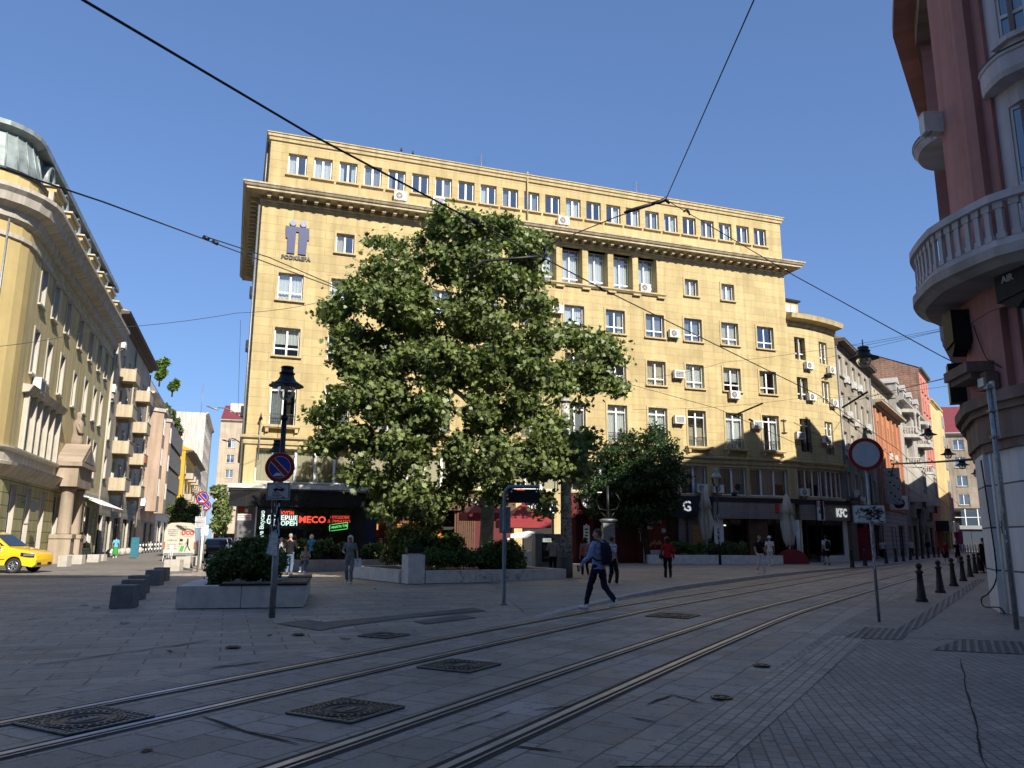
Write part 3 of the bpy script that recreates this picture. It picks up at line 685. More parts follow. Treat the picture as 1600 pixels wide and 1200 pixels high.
for k in range(9): c4.box(12.5 + .13 * k, 12.58 + .13 * k, -.1, -.02, 0.1, 3.3, BRN)
c4.box(12.45, 13.7, -.02, .05, 0, 3.3, REDP); c4.box(13.7, 16.2, .5, .6, 0, 3.3, REDP); c4.build('red_slat_panel', mb_)
# shop 3: chemist sign, passage, red snack bar
c5 = MB(); c5.box(16.75, 18.9, -.35, 0, 3.2, 4.15, NVY); c5.box(16.8, 18.85, -.36, -.352, 3.24, 3.30, SIGNW); c5.box(16.75, 18.9, 0.25, .3, 0, 3.2, mat_plain('dark_door', (.03, .03, .03, 1), .3)); o5 = c5.build('shop_sign_panel', mb_)
text('АПТЕКА', .50, SIGNW, o5, (17.8, -.36, 3.55), bold=.012, sx=.95); text('ПРЕСС', .24, SIGNW, o5, (18.2, -.36, 3.95), sx=1.0)
c6 = MB(); c6.box(19.35, 23.1, 0, .3, 3.2, 4.5, REDP); c6.box(19.35, 20.4, -.02, .25, 0, 3.2, REDP); c6.box(21.3, 21.7, -.02, .25, 0, 3.2, REDP); c6.box(22.6, 23.1, -.02, .25, 0, 3.2, REDP); c6.box(20.4, 22.6, .5, .55, 0, 3.2, mat_plain('maroon_inside', (.06, .01, .012, 1), .6)); c6.box(19.75, 19.82, -.05, -.02, 2.2, 2.9, SIGNW); c6.build('red_shopfront', mb_)
c7 = MB(); c7.disc((21.15, -.25, 4.0), .44, (0, -1, 0), SIGNW, 28, .08); c7.box(21.1, 21.2, -.26, 0, 3.98, 4.02, BLACKM); o7 = c7.build('round_sign', mb_)
text('Sulafa', .27, BLACKM, o7, (21.15, -.34, 3.97), shear=.3, bold=.008); text('food', .12, SIGNR, o7, (21.15, -.34, 4.2), shear=.3)
for x in (20.9, 22.15):
    m_ = MB(); m_.box(x, x + .42, -.08, -.05, 1.3, 2.5, SIGNW); m_.tube([(x + .21, -.065, 2.5), (x + .21, -.065, 2.6)], .05, SIGNW, 8)
    for k in range(5): m_.box(x + .08 + .05 * (k % 2), x + .3, -.086, -.08, 1.4 + .2 * k, 1.5 + .2 * k, BLACKM)
    m_.build('menu_board', mb_)
c8 = MB(); c8.box(23.1, 25.3, -.02, .3, 2.95, 4.5, REDP)
for k in range(27): c8.box(23.2, 24.75, .06 + .015 * (k % 2), .12, .1 + k * .105, .19 + k * .105, REDP)
c8.box(24.75, 25.25, -.02, .2, 0, 2.95, REDP); c8.box(25.2, 25.3, -.08, -.02, 0, 2.6, SIGNW); c8.build('roller_shutter', mb_)
t_ = MB(); t_.tube([(24.85, -.06, 2.35), (25.0, -.06, 1.9), (25.15, -.06, 2.35)], .02, SIGNW, 5); t_.tube([(25.0, -.06, 1.9), (25.0, -.06, 1.5)], .02, SIGNW, 5); t_.tube([(24.85, -.06, 2.35), (25.15, -.06, 2.35)], .02, SIGNW, 5); t_.build('drink_emblem', mb_)
# shop 4: dark fascia with letters, glazing
c9 = MB(); c9.box(25.3, 29.9, -.3, 0, 3.1, 4.5, NAVY); o9 = c9.build('navy_fascia', mb_); GLOWW = mat_emit('glowing_letters', (.8, .82, .82, 1), .32); text('G', .95, GLOWW, o9, (28.45, -.32, 3.82), bold=.02); text('КАРАМАН', .55, SIGNW, o9, (26.2, -.32, 3.82), bold=.01)  # slight glow added to the letters so they read in the shade
REDPO = mat_plain('poster_red', (.18, .02, .02, 1), .5, 0, .4, .15, 3); BREAD = mat_plain('bread_crust', (.42, .22, .08, 1), .6, 0, .3, .5, 9)
ca = MB(); ca.box(25.4, 26.95, -.05, 0, 0, 3.1, REDPO); 
for k in range(7): ca.tube([(25.5 + .1 * (k % 3) + .1 * k, -.09, 1.1 + .1 * (k % 4)), (25.8 + .12 * k, -.1, 1.35 + .12 * (k % 3))], [.05, .1], BREAD, 8)
ca.box(25.45, 25.9, -.06, -.05, 2.3, 2.5, SIGNW); ca.box(26.6, 26.9, -.06, -.05, 2.1, 2.35, SIGNW); ca.box(25.5, 26.9, -.06, -.05, .2, .95, SIGNW); oa = ca.build('food_poster', mb_)
text('ДОНЕР', .3, SIGNW, oa, (26.1, -.065, 2.75))
cb = MB(); cb.box(27.0, 27.9, .1, .15, 0, 3.1, mat_plain('maroon_door', (.05, .012, .012, 1), .4)); cb.box(27.9, 30.2, 0.05, .3, 0, .5, YELP); 
STRIPW = mat_plaster('pale_plank', (.34, .31, .27, 1), .2, .7, (2.2, .16), .3, .012, .45)
cb.box(27.95, 28.5, .0, .3, .5, 3.1, STRIPW); cb.box(28.7, 30.2, .0, .3, .5, 3.1, STRIPW); cb.box(29.0, 29.75, -.02, 0, 1.2, 2.6, BREAD); cb.build('plank_front', mb_)
# fried-food restaurant: long plank fascia
cc = MB(); cc.box(30.3, 37.95, -.35, 0, 4.22, 4.52, NAVY); cc.box(30.55, 37.3, -.3, 0, 3.08, 4.22, STRIPW); cc.box(35.6, 35.9, -.36, -.3, 3.5, 4.18, SIGNR); cc.build('plank_fascia', mb_)
for nm_, bx_, mm_ in (('white_wall_panel', (30.7, 31.5, .05, .2, 1.1, 3.05), SIGNW), ('low_counter', (30.7, 33.2, .3, .36, 0, 1.1), NAVY), ('brick_pier', (33.55, 35.1, -.02, .3, 0, 3.08), mat_plaster('brown_brick', (.16, .09, .06, 1), .2, .8, (.5, .2), .3, .01, .4))):
    cd_ = MB(); cd_.box(*bx_, mm_); cd_.build(nm_, mb_)
for k in range(5): cd_ = MB(); cd_.tube([(37.35 + .12 * k, .1, .1), (37.35 + .12 * k, .1, 3.05)], .07, CURT_W if k % 2 else SIGNW, 8); cd_.build('door_column', mb_)
pp = MB(); pp.face([(27.9, .5, .4), (30.2, .5, .4), (30.2, .5, 3.1), (27.9, .5, 3.1)], GLASS2); pp.build('restaurant_pane', mb_); pp = MB(); pp.face([(30.7, .45, .1), (36.9, .45, .1), (36.9, .45, 3.08), (30.7, .45, 3.08)], GLASS2)
for x in (31.6, 32.3, 33.4, 35.2, 36.1, 36.85): pp.box(x - .03, x + .03, .4, .46, .1, 3.08, BLACKM)
pp.build('restaurant_pane', mb_)
for x, z in ((32.2, 2.6), (35.3, 2.5), (28.3, 2.7)):
    cl = MB(); cl.lathe([(0, .1), (.08, .06), (.1, 0)], (x, .9, z), mat_emit('small_lamp', (1, .9, .7, 1), 1.5), 8); cl.build('shop_lamp', mb_)
# air conditioners on this building
for x, z, l, bx in ((8.3, 22.75, 'white fan air conditioner under the fifth attic window of the yellow office building', False), (10.8, 22.8, 'air conditioner box standing on the cornice beside the top of the big tree', True), (19.6, 22.75, 'white fan air conditioner under an attic window right of the tree top', False),
    (26.0, 18.78, 'white fan air conditioner in the last loggia opening of the yellow office building', False), (19.1, 16.4, 'air conditioner on the yellow wall just right of the tree, below the loggia', False),
    (28.0, 15.55, 'fan air conditioner between two upper windows, on the same floor as the tree top branches', False), (28.25, 12.65, 'small boxy air conditioner left of a window on the middle floor of the yellow facade', True),
    (32.75, 11.5, 'fan air conditioner hanging just under a middle floor window of the yellow facade', False), (28.15, 9.45, 'boxy air conditioner left of the tall balcony windows, above the dark small tree', True), (34.55, 9.45, 'boxy air conditioner left of the last tall balcony window near the building edge', True),
    (29.7, 4.8, 'air conditioner on the ledge left of the lantern, under the strip windows', False), (31.0, 4.8, 'air conditioner on the ledge right of the lantern, behind the black speaker dome', False)):
    ac(MF, x, z, l, .95, y=-.02 if z > 22 else -.04 if z != 18.78 else .35, box=bx)
for i, (y, z, l) in enumerate(((2.5, 16.2, 'topmost air conditioner on the shaded left flank of the yellow office building'), (2.5, 12.8, 'middle air conditioner on the left flank of the yellow office building'), (3.5, 18.7, 'air conditioner right under the cornice soffit on the left flank'), (2.8, 8.8, 'lowest air conditioner on the left flank, near the street lamp arms'))):
    M = Matrix.Translation(M0) @ Matrix.Rotation(MR, 4, 'Z'); r = ac((M @ Vector((0, y, 0)), MR - R(90)), 0, z, l, .95)
# ================================================================ generic town building (own frame)
def tile_mat(name, c):
    if name in MATS: return MATS[name]
    n = NT(name); uv = n.coord('UV'); wv = n.n('ShaderNodeTexWave', bands_direction='X'); wv.inputs['Scale'].default_value = 1.6; wv.inputs['Distortion'].default_value = .6; n.l(uv, wv.inputs[0])
    nz = n.noise(uv, 2.5, 5); n.color(n.mix(1, n.ramp(nz, [(.3, sc(c, .6)), (.7, sc(c, 1.25))]), n.ramp(wv.outputs[0], [(.2, g3(.65)), (.8, g3(1))]), 'MULTIPLY')); n.bump(wv.outputs[0], .5, .04); return n.set(.8)
TILE = tile_mat('brown_roof_tiles', (.15, .075, .05, 1)); TILER = tile_mat('red_roof_sheet', (.20, .035, .045, 1))
def town(name, label, o, rz, L, H, floors, m, trim, depth=14, eave=.5, eave_m=None, roof='flat', roof_m=None, ground=None, cat='building', gz=3.6, wdefault=None, wm=None, seed=1, sills=True, surr=True, rooff=2.5, hip=True, glassmat=None, flank=True, rv=None):
    """floors: list of (z, height, [(x, width)...], dict(extra))"""
    random.seed(seed); b = thing(name, label, cat, o, rz); mb = MB(); hs = []
    for z, h, ws, ex in floors:
        for x, w_ in ws: hs.append((x - w_ / 2, x + w_ / 2, z, z + h))
    wall_holes(mb, 0, L, gz, H, hs, m, 0, .22, mr=rv, close=.6)
    if flank:
        mb.face([(0, 0, 0), (0, 0, H), (0, depth, H), (0, depth, 0)], m); mb.face([(L, 0, 0), (L, depth, 0), (L, depth, H), (L, 0, H)], m)
    mb.face([(L, depth, 0), (0, depth, 0), (0, depth, H), (L, depth, H)], m)
    mb.build('wall', b)
    g_ = ground or {}
    gb = MB(); gm = g_.get('m', m); gh = g_.get('holes', [(L * i / 4 + .4, L * (i + 1) / 4 - .4, .5, gz - .6) for i in range(4)])
    wall_holes(gb, 0, L, 0, gz, gh, gm, 0, .25, mr=rv, close=1.2); gb.build('ground_floor_wall', b)
    for a, c, z0_, z1_ in gh: pb = MB(); pb.face([(a, .24, z0_), (c, .24, z0_), (c, .24, z1_), (a, .24, z1_)], GLASS2); [pb.box(a + (c - a) * t - .03, a + (c - a) * t + .03, .2, .25, z0_, z1_, g_.get('fm', BLACKM)) for t in (.02, .5, .98)]; pb.build('shop_glazing', b)
    for z, h, ws, ex in floors:
        for x, w_ in ws:
            if ex.get('bare'): continue
            window(b, x, z, round(w_, 2), round(h, 2), .18, ex.get('cols', 2), ex.get('rail', 0), ex.get('transom', 0), fm=ex.get('fm', WHITE), surr=trim if ex.get('surr', surr) else None, sill=trim if ex.get('sill', sills) else None, t=.08, curt=ex.get('curt'), cm=ex.get('cm'))
    em = eave_m or trim
    if eave:
        e = MB(); e.sweep([(0, H - .45), (eave * .3, H - .4), (eave * .35, H - .2), (eave, H - .12), (eave, H + .02), (eave + .06, H + .1), (0, H + .12)], 0, L, em, 0, False, False, depth); e.build('eaves', b)
    if roof == 'pitch':
        r = MB(); rm = roof_m or TILE; z1 = H + rooff; yr = depth / 2
        xa, xb = (0, L)
        r.face([(-.0, -eave, H + .1), (L, -eave, H + .1), (xb, yr, z1), (xa, yr, z1)], rm); r.face([(L, depth, H + .1), (0, depth, H + .1), (xa, yr, z1), (xb, yr, z1)], rm)
        r.face([(0, depth, H + .1), (0, -eave, H + .1), (0, yr, z1)], m); r.face([(L, -eave, H + .1), (L, depth, H + .1), (L, yr, z1)], m); r.build('roof', b)
    elif roof == 'flat':
        r = MB(); r.face([(0, 0, H + .03), (L, 0, H + .03), (L, depth, H + .03), (0, depth, H + .03)], GREYM); r.build('roof', b)
    return b
def part(fn, name, parent, loc=None):
    k = MB(); fn(k); return k.build(name, parent, loc)
# ================================================================ right-hand street, its left side
RD = R(90 - 34); RV = Vector((math.sin(R(34)), math.cos(R(34)), 0)); R0 = Vector((25.5, 60, 0))
def rp(t): return R0 + RV * t
CUR = mat_plaster('curved_yellow_stone', (0.56, 0.455, 0.24, 1), 0.12, 0.85, (1.9, 0.53), 0.32, 0.02, 0.64)
# curved corner building between the long facade and the street: bent wall
E0 = M0 + Matrix.Rotation(MR, 3, 'Z') @ Vector((ML, 0.25, 0)); E1 = R0.copy()
kf = thing('curved_corner_building', 'curved yellow corner building with a fried chicken restaurant below, joining the long yellow facade', 'building', E0)
d0 = Vector((math.cos(MR), math.sin(MR), 0)); ctrl = E0 + d0 * 2.6; N = 12
def cpt(t): return (1 - t) ** 2 * E0 + 2 * t * (1 - t) * ctrl + t * t * E1
cps = [cpt(i / 40) for i in range(41)]; arc = [0]
for i in range(40): arc.append(arc[-1] + (cps[i + 1] - cps[i]).length)
KL = arc[-1]
def cm_(u, y, z):
    u_ = min(max(u, 0), KL); i = max(0, min(39, next((j for j in range(40) if arc[j + 1] >= u_), 39))); t = (u_ - arc[i]) / (arc[i + 1] - arc[i]); p = cps[i].lerp(cps[i + 1], t)
    a = cps[max(i - 3, 0)]; c = cps[min(i + 4, 40)]; d = (c - a).normalized(); nrm = Vector((-d.y, d.x, 0)); p = p + d * (u - u_) + nrm * y - E0; return (p.x, p.y, z)
def bend(mb):
    """subdivide nothing; map builder coordinates (u,y,z) through the curve, keeping uv = (u,z)"""
    for i, f in enumerate(mb.f):
        mb.uv[i] = [(mb.v[v].x, mb.v[v].z) for v in f]
    mb.v = [Vector(cm_(*v)) for v in mb.v]; return mb
kw = MB(); kc = [1.35, 4.1]; kh = []
for x in kc:
    for z, h in ((15.0, 1.75), (11.9, 1.75), (8.0, 2.5)): kh.append((x - .55, x + .55, z, z + h))
kmz = [(.35, 2.6), (2.8, KL - .4)]
nseg = [KL * i / 10 for i in range(11)]
for i in range(10):
    a, c = nseg[i], nseg[i + 1]
    wall_holes(kw, a, c, 7.2, 18.2, [(max(h[0], a), min(h[1], c), h[2], h[3]) for h in kh if h[1] > a and h[0] < c], CUR, 0, .22, close=.5)
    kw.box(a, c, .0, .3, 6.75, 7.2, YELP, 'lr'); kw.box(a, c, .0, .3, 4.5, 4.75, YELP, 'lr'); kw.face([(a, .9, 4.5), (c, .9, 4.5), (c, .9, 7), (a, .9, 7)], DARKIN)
bend(kw).build('wall', kf)
ks = MB()
for i in range(10): a, c = nseg[i], nseg[i + 1]; ks.sweep([(0, 6.82), (.10, 6.84), (.12, 7.0), (.26, 7.18), (.28, 7.3), (0, 7.38)], a, c, YTRIM)
bend(ks).build('string_course', kf); ks = MB()
for i in range(10): a, c = nseg[i], nseg[i + 1]; ks.sweep([(0, 17.6), (.15, 17.65), (.2, 17.9), (.8, 18.0), (.85, 18.2), (.9, 18.35), (0, 18.4)], a, c, YTRIM)
bend(ks).build('cornice', kf)
def kwin(x, z, w_, h, **k):
    p = cm_(x, 0, 0); q = cm_(x + .1, 0, 0); o = window(kf, 0, 0, w_, h, 0, **k); a = math.atan2(q[1] - p[1], q[0] - p[0]); yy = cm_(x, .18, z); o.location = yy; o.rotation_euler = (0, 0, a); return o
for x in kc:
    for z in (15.0, 11.9): kwin(x, z, 1.1, 1.75, cols=2, rail=.5)
    o = kwin(x, 8.0, 1.1, 2.5, cols=2, transom=2.0); link('railing', cached('rail2', lambda: rail_mesh(1.1, .68)), o, (0, -.14, 0))
    for z in (15.0, 11.9, 8.0):
        o = kwin(x, z, .01, .01, curt='none') if False else None
for a, c in kmz:
    n_ = max(2, round((c - a) / .75)); 
    for i in range(n_): kwin(a + (c - a) * (i + .5) / n_, 4.75, round((c - a) / n_, 2), 2.0, cols=1)
rf = MB(); base = [cm_(u, -.3, 18.4) for u in nseg]; ridge = [cm_(u, 4.5, 21.2) for u in nseg]; rf.grid([base, ridge], TILE, sm=False); rf.grid([ridge, [cm_(u, 12, 18.4) for u in nseg]], TILE, sm=False); rf.face([base[0], ridge[0], cm_(0, 12, 18.4)], YELP); rf.build('roof', kf)
dm = MB(); dm.box(0.3, 2.0, .5, 3, 18.4, 19.7, YELP); dm.box(.2, 2.1, .3, 3, 19.7, 19.85, BLACKM); dm.box(.6, 1.1, .47, .5, 18.7, 19.4, WHITE); dm.box(1.2, 1.7, .47, .5, 18.7, 19.4, WHITE); bend(dm).build('dormer', kf)
kg = MB()
for i in range(10):
    a, c = nseg[i], nseg[i + 1]; kg.box(a, c, -.35, 0, 4.22, 4.52, NAVY, 'lr'); kg.box(a, c, -.30, 0, 3.08, 4.22, STRIPW, 'lr'); kg.face([(a, 2.5, 0), (c, 2.5, 0), (c, 2.5, 4.3), (a, 2.5, 4.3)], DARKIN)
kg.box(0, .35, 0, .3, 0, 3.1, SIGNW); kg.box(.75, .85, 0, .1, 0, 3.08, BLACKM); kg.box(2.3, 2.4, 0, .1, 0, 3.08, BLACKM); kg.box(KL - .8, KL - .2, 0, .3, 0, 3.08, SIGNW); kg.box(2.3, KL - .8, 0, .2, 0, .55, SIGNW); kg.box(KL - .2, KL + .02, -.34, 0, 3.0, 4.6, BLACKM)
kg.box(1.7, 1.78, -.7, -.3, 3.1, 4.55, BLACKM)
bend(kg).build('restaurant_front', kf)
kp_ = MB(); kp_.face([(.35, .05, .1), (KL - .8, .05, .1), (KL - .8, .05, 3.08), (.35, .05, 3.08)], GLASS2); bend(kp_).build('shop_glazing', kf)
def on_curve(u, y, z): p = cm_(u, y, z); q = cm_(u + .1, y, z); return p, math.atan2(q[1] - p[1], q[0] - p[0])
p_, a_ = on_curve(4.35, -.36, 3.62); text('KFC', .85, GLOWW, kf, p_, a_, bold=.03, sx=.95, name='sign_letters')
hb = MB(); hb.box(-.34, .34, -.04, .04, -.85, .55, SIGNW)
for s in (-1, 1): hb.prism([(s * .36 - .05, .1), (s * .36 + .05, .1), (s * .3 + .04, .55), (s * .3 - .04, .55)], -.046, -.041, SIGNR)
p_, a_ = on_curve(1.75, -.5, 3.9); hb_ = hb.build('hanging_banner', kf, p_); hb_.rotation_euler = (0, 0, a_)
eb = MB()                                                     # the bearded-face emblem, simplified strokes
eb.tube([(.17 * math.cos(t), -.05, .3 + .2 * math.sin(t)) for t in [k * .35 for k in range(19)]], .022, BLACKM, 5)
for q in ([(-.1, .34), (-.02, .35)], [(.04, .35), (.12, .34)], [(0, .3), (0, .24)], [(-.07, .19), (.08, .19)], [(0, .14), (0, .08)], [(-.12, .0), (-.03, .06), (.05, 0), (.12, .05)]): eb.tube([(x, -.05, z) for x, z in q], .016, BLACKM, 5)
eb.build('emblem', hb_, None)
text('KFC', .3, BLACKM, hb_, (0, -.05, -.25), bold=.01); text('KFC', .01, BLACKM, hb_, (0, .06, -.25)) if False else None
KFF = None
for (u, z, l, bx) in ((1.9, 14.3, 'fan air conditioner below the upper left window of the curved corner building', False), (4.65, 14.3, 'fan air conditioner below the upper right window of the curved corner building', False), (1.95, 11.9, 'air conditioner on the sill of the middle left window of the curved corner building', False), (4.7, 11.7, 'air conditioner at the middle right window of the curved corner building', False),
    (.55, 8.9, 'boxy air conditioner left of the tall left window of the curved corner building', True), (3.3, 8.8, 'boxy air conditioner left of the tall right window of the curved corner building', True), (.55, 4.78, 'air conditioner behind the strip window above the hanging chicken banner', False)):
    p_, a_ = on_curve(u, -.05, z); ac((E0 + Vector(p_), a_), 0, 0, l, .9, box=bx)
# grey rendered house
PLG = mat_plaster('grey_beige_render', (.40, .36, .29, 1), .22, .9, (2.4, .8), .55, .012, .75)
gxs = [1.6, 4.3, 7.0, 9.7, 12.4]
gb_ = town('rendered_house', 'stained grey beige house with many air conditioners, next to the orange house', rp(.2), RD, 14.6, 17.3,
     [(14.6, 1.7, [(x, 1.3) for x in gxs], dict(cols=2)), (11.4, 1.9, [(x, 1.3) for x in gxs], dict(cols=3)), (8.2, 1.9, [(x, 1.3) for x in gxs], dict(cols=2)), (5.0, 1.9, [(x, 1.3) for x in gxs], dict(cols=2))], PLG, PLG, 12, .7, mat_plain('dark_eaves', (.09, .07, .055, 1), .8), 'pitch', TILE, dict(holes=[(.4, 1.2, 0.1, 3.1), (3.2, 6.2, .1, 3.0), (7, 10, .3, 3.0), (10.6, 14, .3, 3.0)]), gz=4.2, seed=11, surr=False, rooff=3.0)
RF = (rp(.2), RD); k_ = 0
for x, z in ((2.7, 14.2), (5.6, 14.2), (8.3, 14.4), (2.9, 11.3), (5.7, 11.0), (8.2, 8.3), (11.0, 11.3), (2.8, 7.9), (5.6, 7.6), (2.9, 5.0), (2.9, 3.9), (10.9, 8.0)):
    fl_ = {14: 'top', 11: 'third', 8: 'second', 7: 'second', 5: 'first', 3: 'lowest'}[int(z)]
    ac(RF, x, z, f'weathered air conditioner on the {fl_} row of the grey beige house, number {["one", "two", "three", "four"][[2, 5, 8, 11].index(int(x)) if int(x) in (2, 5, 8, 11) else 3]} counting away from the curved corner' if False else f'air conditioner on the grey house, {fl_} row, {"nearest the curved corner" if x < 4 else "second from the curved corner" if x < 7 else "third from the curved corner" if x < 10 else "nearest the orange house"}' + (' by the shop board' if z < 5 else ' below a window' if (x == 2.9 and z == 5.0) else ''), .95)
part(lambda k: (k.box(3.0, 6.5, -1.1, -.02, 3.0, 3.9, SIGNW), k.box(3.05, 4.4, -1.12, -1.1, 3.1, 3.85, mat_plain('orange_patch', (.6, .3, .15, 1), .5))), 'white_kiosk_sign', gb_)
NSR = mat_plain('crimson_board', (.22, .012, .03, 1), .5)
ns = part(lambda k: (k.box(3.3, 4.9, -.9, -.75, .15, 2.7, NSR), k.box(3.3, 3.5, -.75, 0, .15, 2.7, NSR)), 'crimson_board', gb_)
for i, ch in enumerate('NON STOP'):
    if ch != ' ': text(ch, .34, SIGNW, ns, (3.75, -.91, 2.5 - i * .30), bold=.01)
pb_ = part(lambda k: (k.box(-.2, 3.0, -.95, -.85, 4.1, 5.0, NVY), k.box(-.1, -.04, -.85, 0, 4.3, 4.4, BLACKM)), 'dark_shop_board', gb_); text('ПРОВОДИ', .42, SIGNW, pb_, (1.2, -.96, 4.75), sx=.9, bold=.01); text('ТЕЛЕФОНИ', .2, SIGNW, pb_, (1.7, -.96, 4.45)); text('И АКСЕСОАРИ', .17, SIGNW, pb_, (1.8, -.96, 4.22))
[part(lambda k: k.tube([(x, -.05, .1), (x, -.05, 17)], .06, GREYM), 'drain_pipe', gb_) for x in (.1, 14.5)]
# orange house
ORG = mat_plaster('orange_render', (.52, .25, .14, 1), .14, .85, None, .3); ORT = mat_plaster('cream_trim', (.50, .43, .31, 1), .15, .85, None, .4)
oxs = [2.2, 4.8, 8.0, 11.2, 13.6]
og = town('orange_house', 'orange rendered house with white pilaster strips and a set back cream attic storey', rp(14.9), RD, 15.6, 14.6,
     [(10.6, 2.3, [(x, .9) for x in oxs], dict(cols=1)), (7.3, 2.4, [(x, .9) for x in oxs], dict(cols=1)), (4.7, 1.7, [(x, 1.0) for x in oxs], dict(cols=1))], ORG, ORG, 12, .9, mat_plaster('stone_cornice', (.42, .38, .31, 1), .2), 'flat', None,
     dict(m=mat_plaster('white_rustic', (.50, .49, .47, 1), .12, .8, (9, .42), .3, .03, .45), holes=[(5, 5.8, .3, 3.0), (7.2, 7.9, .3, 3), (9.6, 13.5, .1, 3.2)]), gz=4.4, seed=12)
[part(lambda k: k.box(x - .28, x + .28, -.22, 0, 4.5, 13.9, ORG), 'pilaster', og) for x in (.5, 3.5, 6.3, 9.7, 12.4, 15.1)]
part(lambda k: (wall_holes(k, 0, 15.6, 14.7, 17.6, [(x - .4, x + .4, 15.3, 16.9) for x in (1.5, 3, 5.5, 7.5, 9.5, 11.5, 13.5)], ORT, .8, .15), k.box(-.2, 15.8, 0.1, 10, 17.6, 17.8, mat_plain('dark_eaves', (.09, .07, .055, 1)))), 'attic_storey', og)
for x in (1.5, 3, 5.5, 7.5, 9.5, 11.5, 13.5): window(og, x, 15.3, .8, 1.6, .12, 1, y=.8)
ac((rp(14.9), RD), 7.0, 9.6, 'air conditioner in front of the orange house wall above the round sign', 1.1); ac((rp(14.9), RD), 10.4, 9.7, 'air conditioner behind the iron balcony rail of the orange house', 1.1)
hs_ = thing('hanging_sign_board', 'tall grey sign board with small drawings, hung on the pale house behind the round sign', 'sign', rp(14.9) + Vector((0, 0, 0)), RD)
part(lambda k: (k.box(1.0, 1.12, -1.7, -.3, 5.0, 8.3, mat_plain('weathered_board', (.30, .31, .32, 1), .6, 0, .4, .3, 4)), k.obox((1.06, -1.0, 8.2), (1.06, 0, 8.2), .05, .05, BLACKM)), 'board', hs_)
part(lambda k: [k.box(.985, 1.0, -1.55 + .3 * (i % 3), -1.4 + .32 * (i % 3), 5.3 + .32 * i, 5.45 + .32 * i, BLACKM) for i in range(9)], 'drawings', hs_)
hs2 = thing('hanging_sign_box', 'white box sign with an oval emblem, hung above the pale rusticated ground floor', 'sign', rp(14.9), RD)
part(lambda k: (k.box(4.6, 4.75, -1.7, -.1, 4.6, 5.9, SIGNW), k.obox((4.67, -.2, 5.95), (4.67, 0, 5.95), .05, .05, BLACKM)), 'box', hs2)
o = part(lambda k: k.disc((4.595, -.95, 5.2), .5, (-1, 0, 0), NVY, 24), 'oval', hs2); o.scale = (1, 1, 1)
o = text('ВДМ', .32, SIGNW, hs2, (4.58, -.95, 5.2)); o.rotation_euler = (R(90), 0, R(-90))
# ornate white house with balconies
WHS = mat_plaster('pale_stucco', (.46, .44, .40, 1), .16, .85, None, .4); GRS = mat_plaster('grey_stucco', (.34, .32, .28, 1), .25, .9, None, .6)
wxs = [4.2, 10.5, 15.5, 20.5]
oh = town('ornate_house', 'ornate pale stucco house with arched windows, carved consoles and stacked balconies', rp(30.8), RD, 24, 17.2,
     [(14.2, 2.2, [(x, 1.2) for x in wxs], dict(cols=2)), (11.0, 2.5, [(x, 1.3) for x in wxs], dict(cols=2)), (7.5, 2.4, [(x, 1.2) for x in wxs], dict(cols=2))], WHS, WHS, 12, .8, WHS, 'pitch', TILE, dict(m=GRS, holes=[(1.2, 2.6, .1, 3.3), (4.5, 7.5, .4, 3.4), (9, 12.5, .2, 3.6), (14, 18, .2, 3.4), (19.5, 23, .2, 3.4)]), gz=6.6, seed=13, rooff=3.5)
def bay(k, x):
    if True:
        prof = [(x - 2.6, 0), (x - 1.6, -1.3), (x + 1.6, -1.3), (x + 2.6, 0)]
        k.box(x - .12, x + .12, -.5, 0, 10.2, 16.2, WHS)
        for z0_, z1_, mm in ((6.0, 6.9, WHS), (9.9, 10.2, WHS), (13.3, 13.7, WHS), (16.2, 16.6, WHS)): k.slab([(a, b_ - .15 if b_ else b_) for a, b_ in prof], z0_, z1_, mm)
        for (a, b_), (c, d) in zip(prof[:-1], prof[1:]):
            n_ = 5
            for z0_ in (10.2, 13.7):
                for i in range(n_):
                    t = (i + .5) / n_; k.lathe([(.05, 0), (.11, .2), (.05, .45), (.07, .7)], (a + (c - a) * t, b_ + (d - b_) * t, z0_), WHS, 6, False)
                k.obox((a, b_, z0_ + .75), (c, d, z0_ + .75), .2, .14, WHS)
        k.slab([(a * .98 + x * .02, b_) for a, b_ in prof], 6.9, 9.9, WHS)
        for a, b_ in prof[1:3]: k.lathe([(.24, 0), (.18, .3), (.16, 2.2), (.26, 2.5)], (a, b_ + .1, 13.7), WHS, 10)
        for s in (-1.9, 1.9): k.prism([(x + s - .25, 4.2), (x + s + .25, 4.2), (x + s + .25, 6.0), (x + s - .25, 6.0)], -.5, 0, GRS); k.prism([(x + s - .25, 5.2), (x + s + .25, 5.2), (x + s + .25, 6.0), (x + s - .25, 6.0)], -1.1, -.5, GRS)
[part(lambda k: bay(k, x), 'balcony_bay', oh) for x in (6.2, 17.5)]
def bay2(k, x, dx):
    if True:
        if True:
            k.box(x + dx - .45, x + dx + .45, -1.36, -1.29, 7.2, 9.3, DARKIN); k.disc((x + dx, -1.36, 9.3), .45, (0, -1, 0), DARKIN, 16, .05)
            for a, b_ in ((-.55, -.45), (.45, .55)): k.box(x + dx + a, x + dx + b_, -1.42, -1.28, 7.1, 9.3, WHS)
            k.tube([(x + dx + .52 * math.cos(t), -1.36, 9.3 + .52 * math.sin(t)) for t in [math.pi * i / 8 for i in range(9)]], .07, WHS, 6)
[part(lambda k: bay2(k, x, dx), 'arched_window', oh) for x in (6.2, 17.5) for dx in (-.9, .9)]
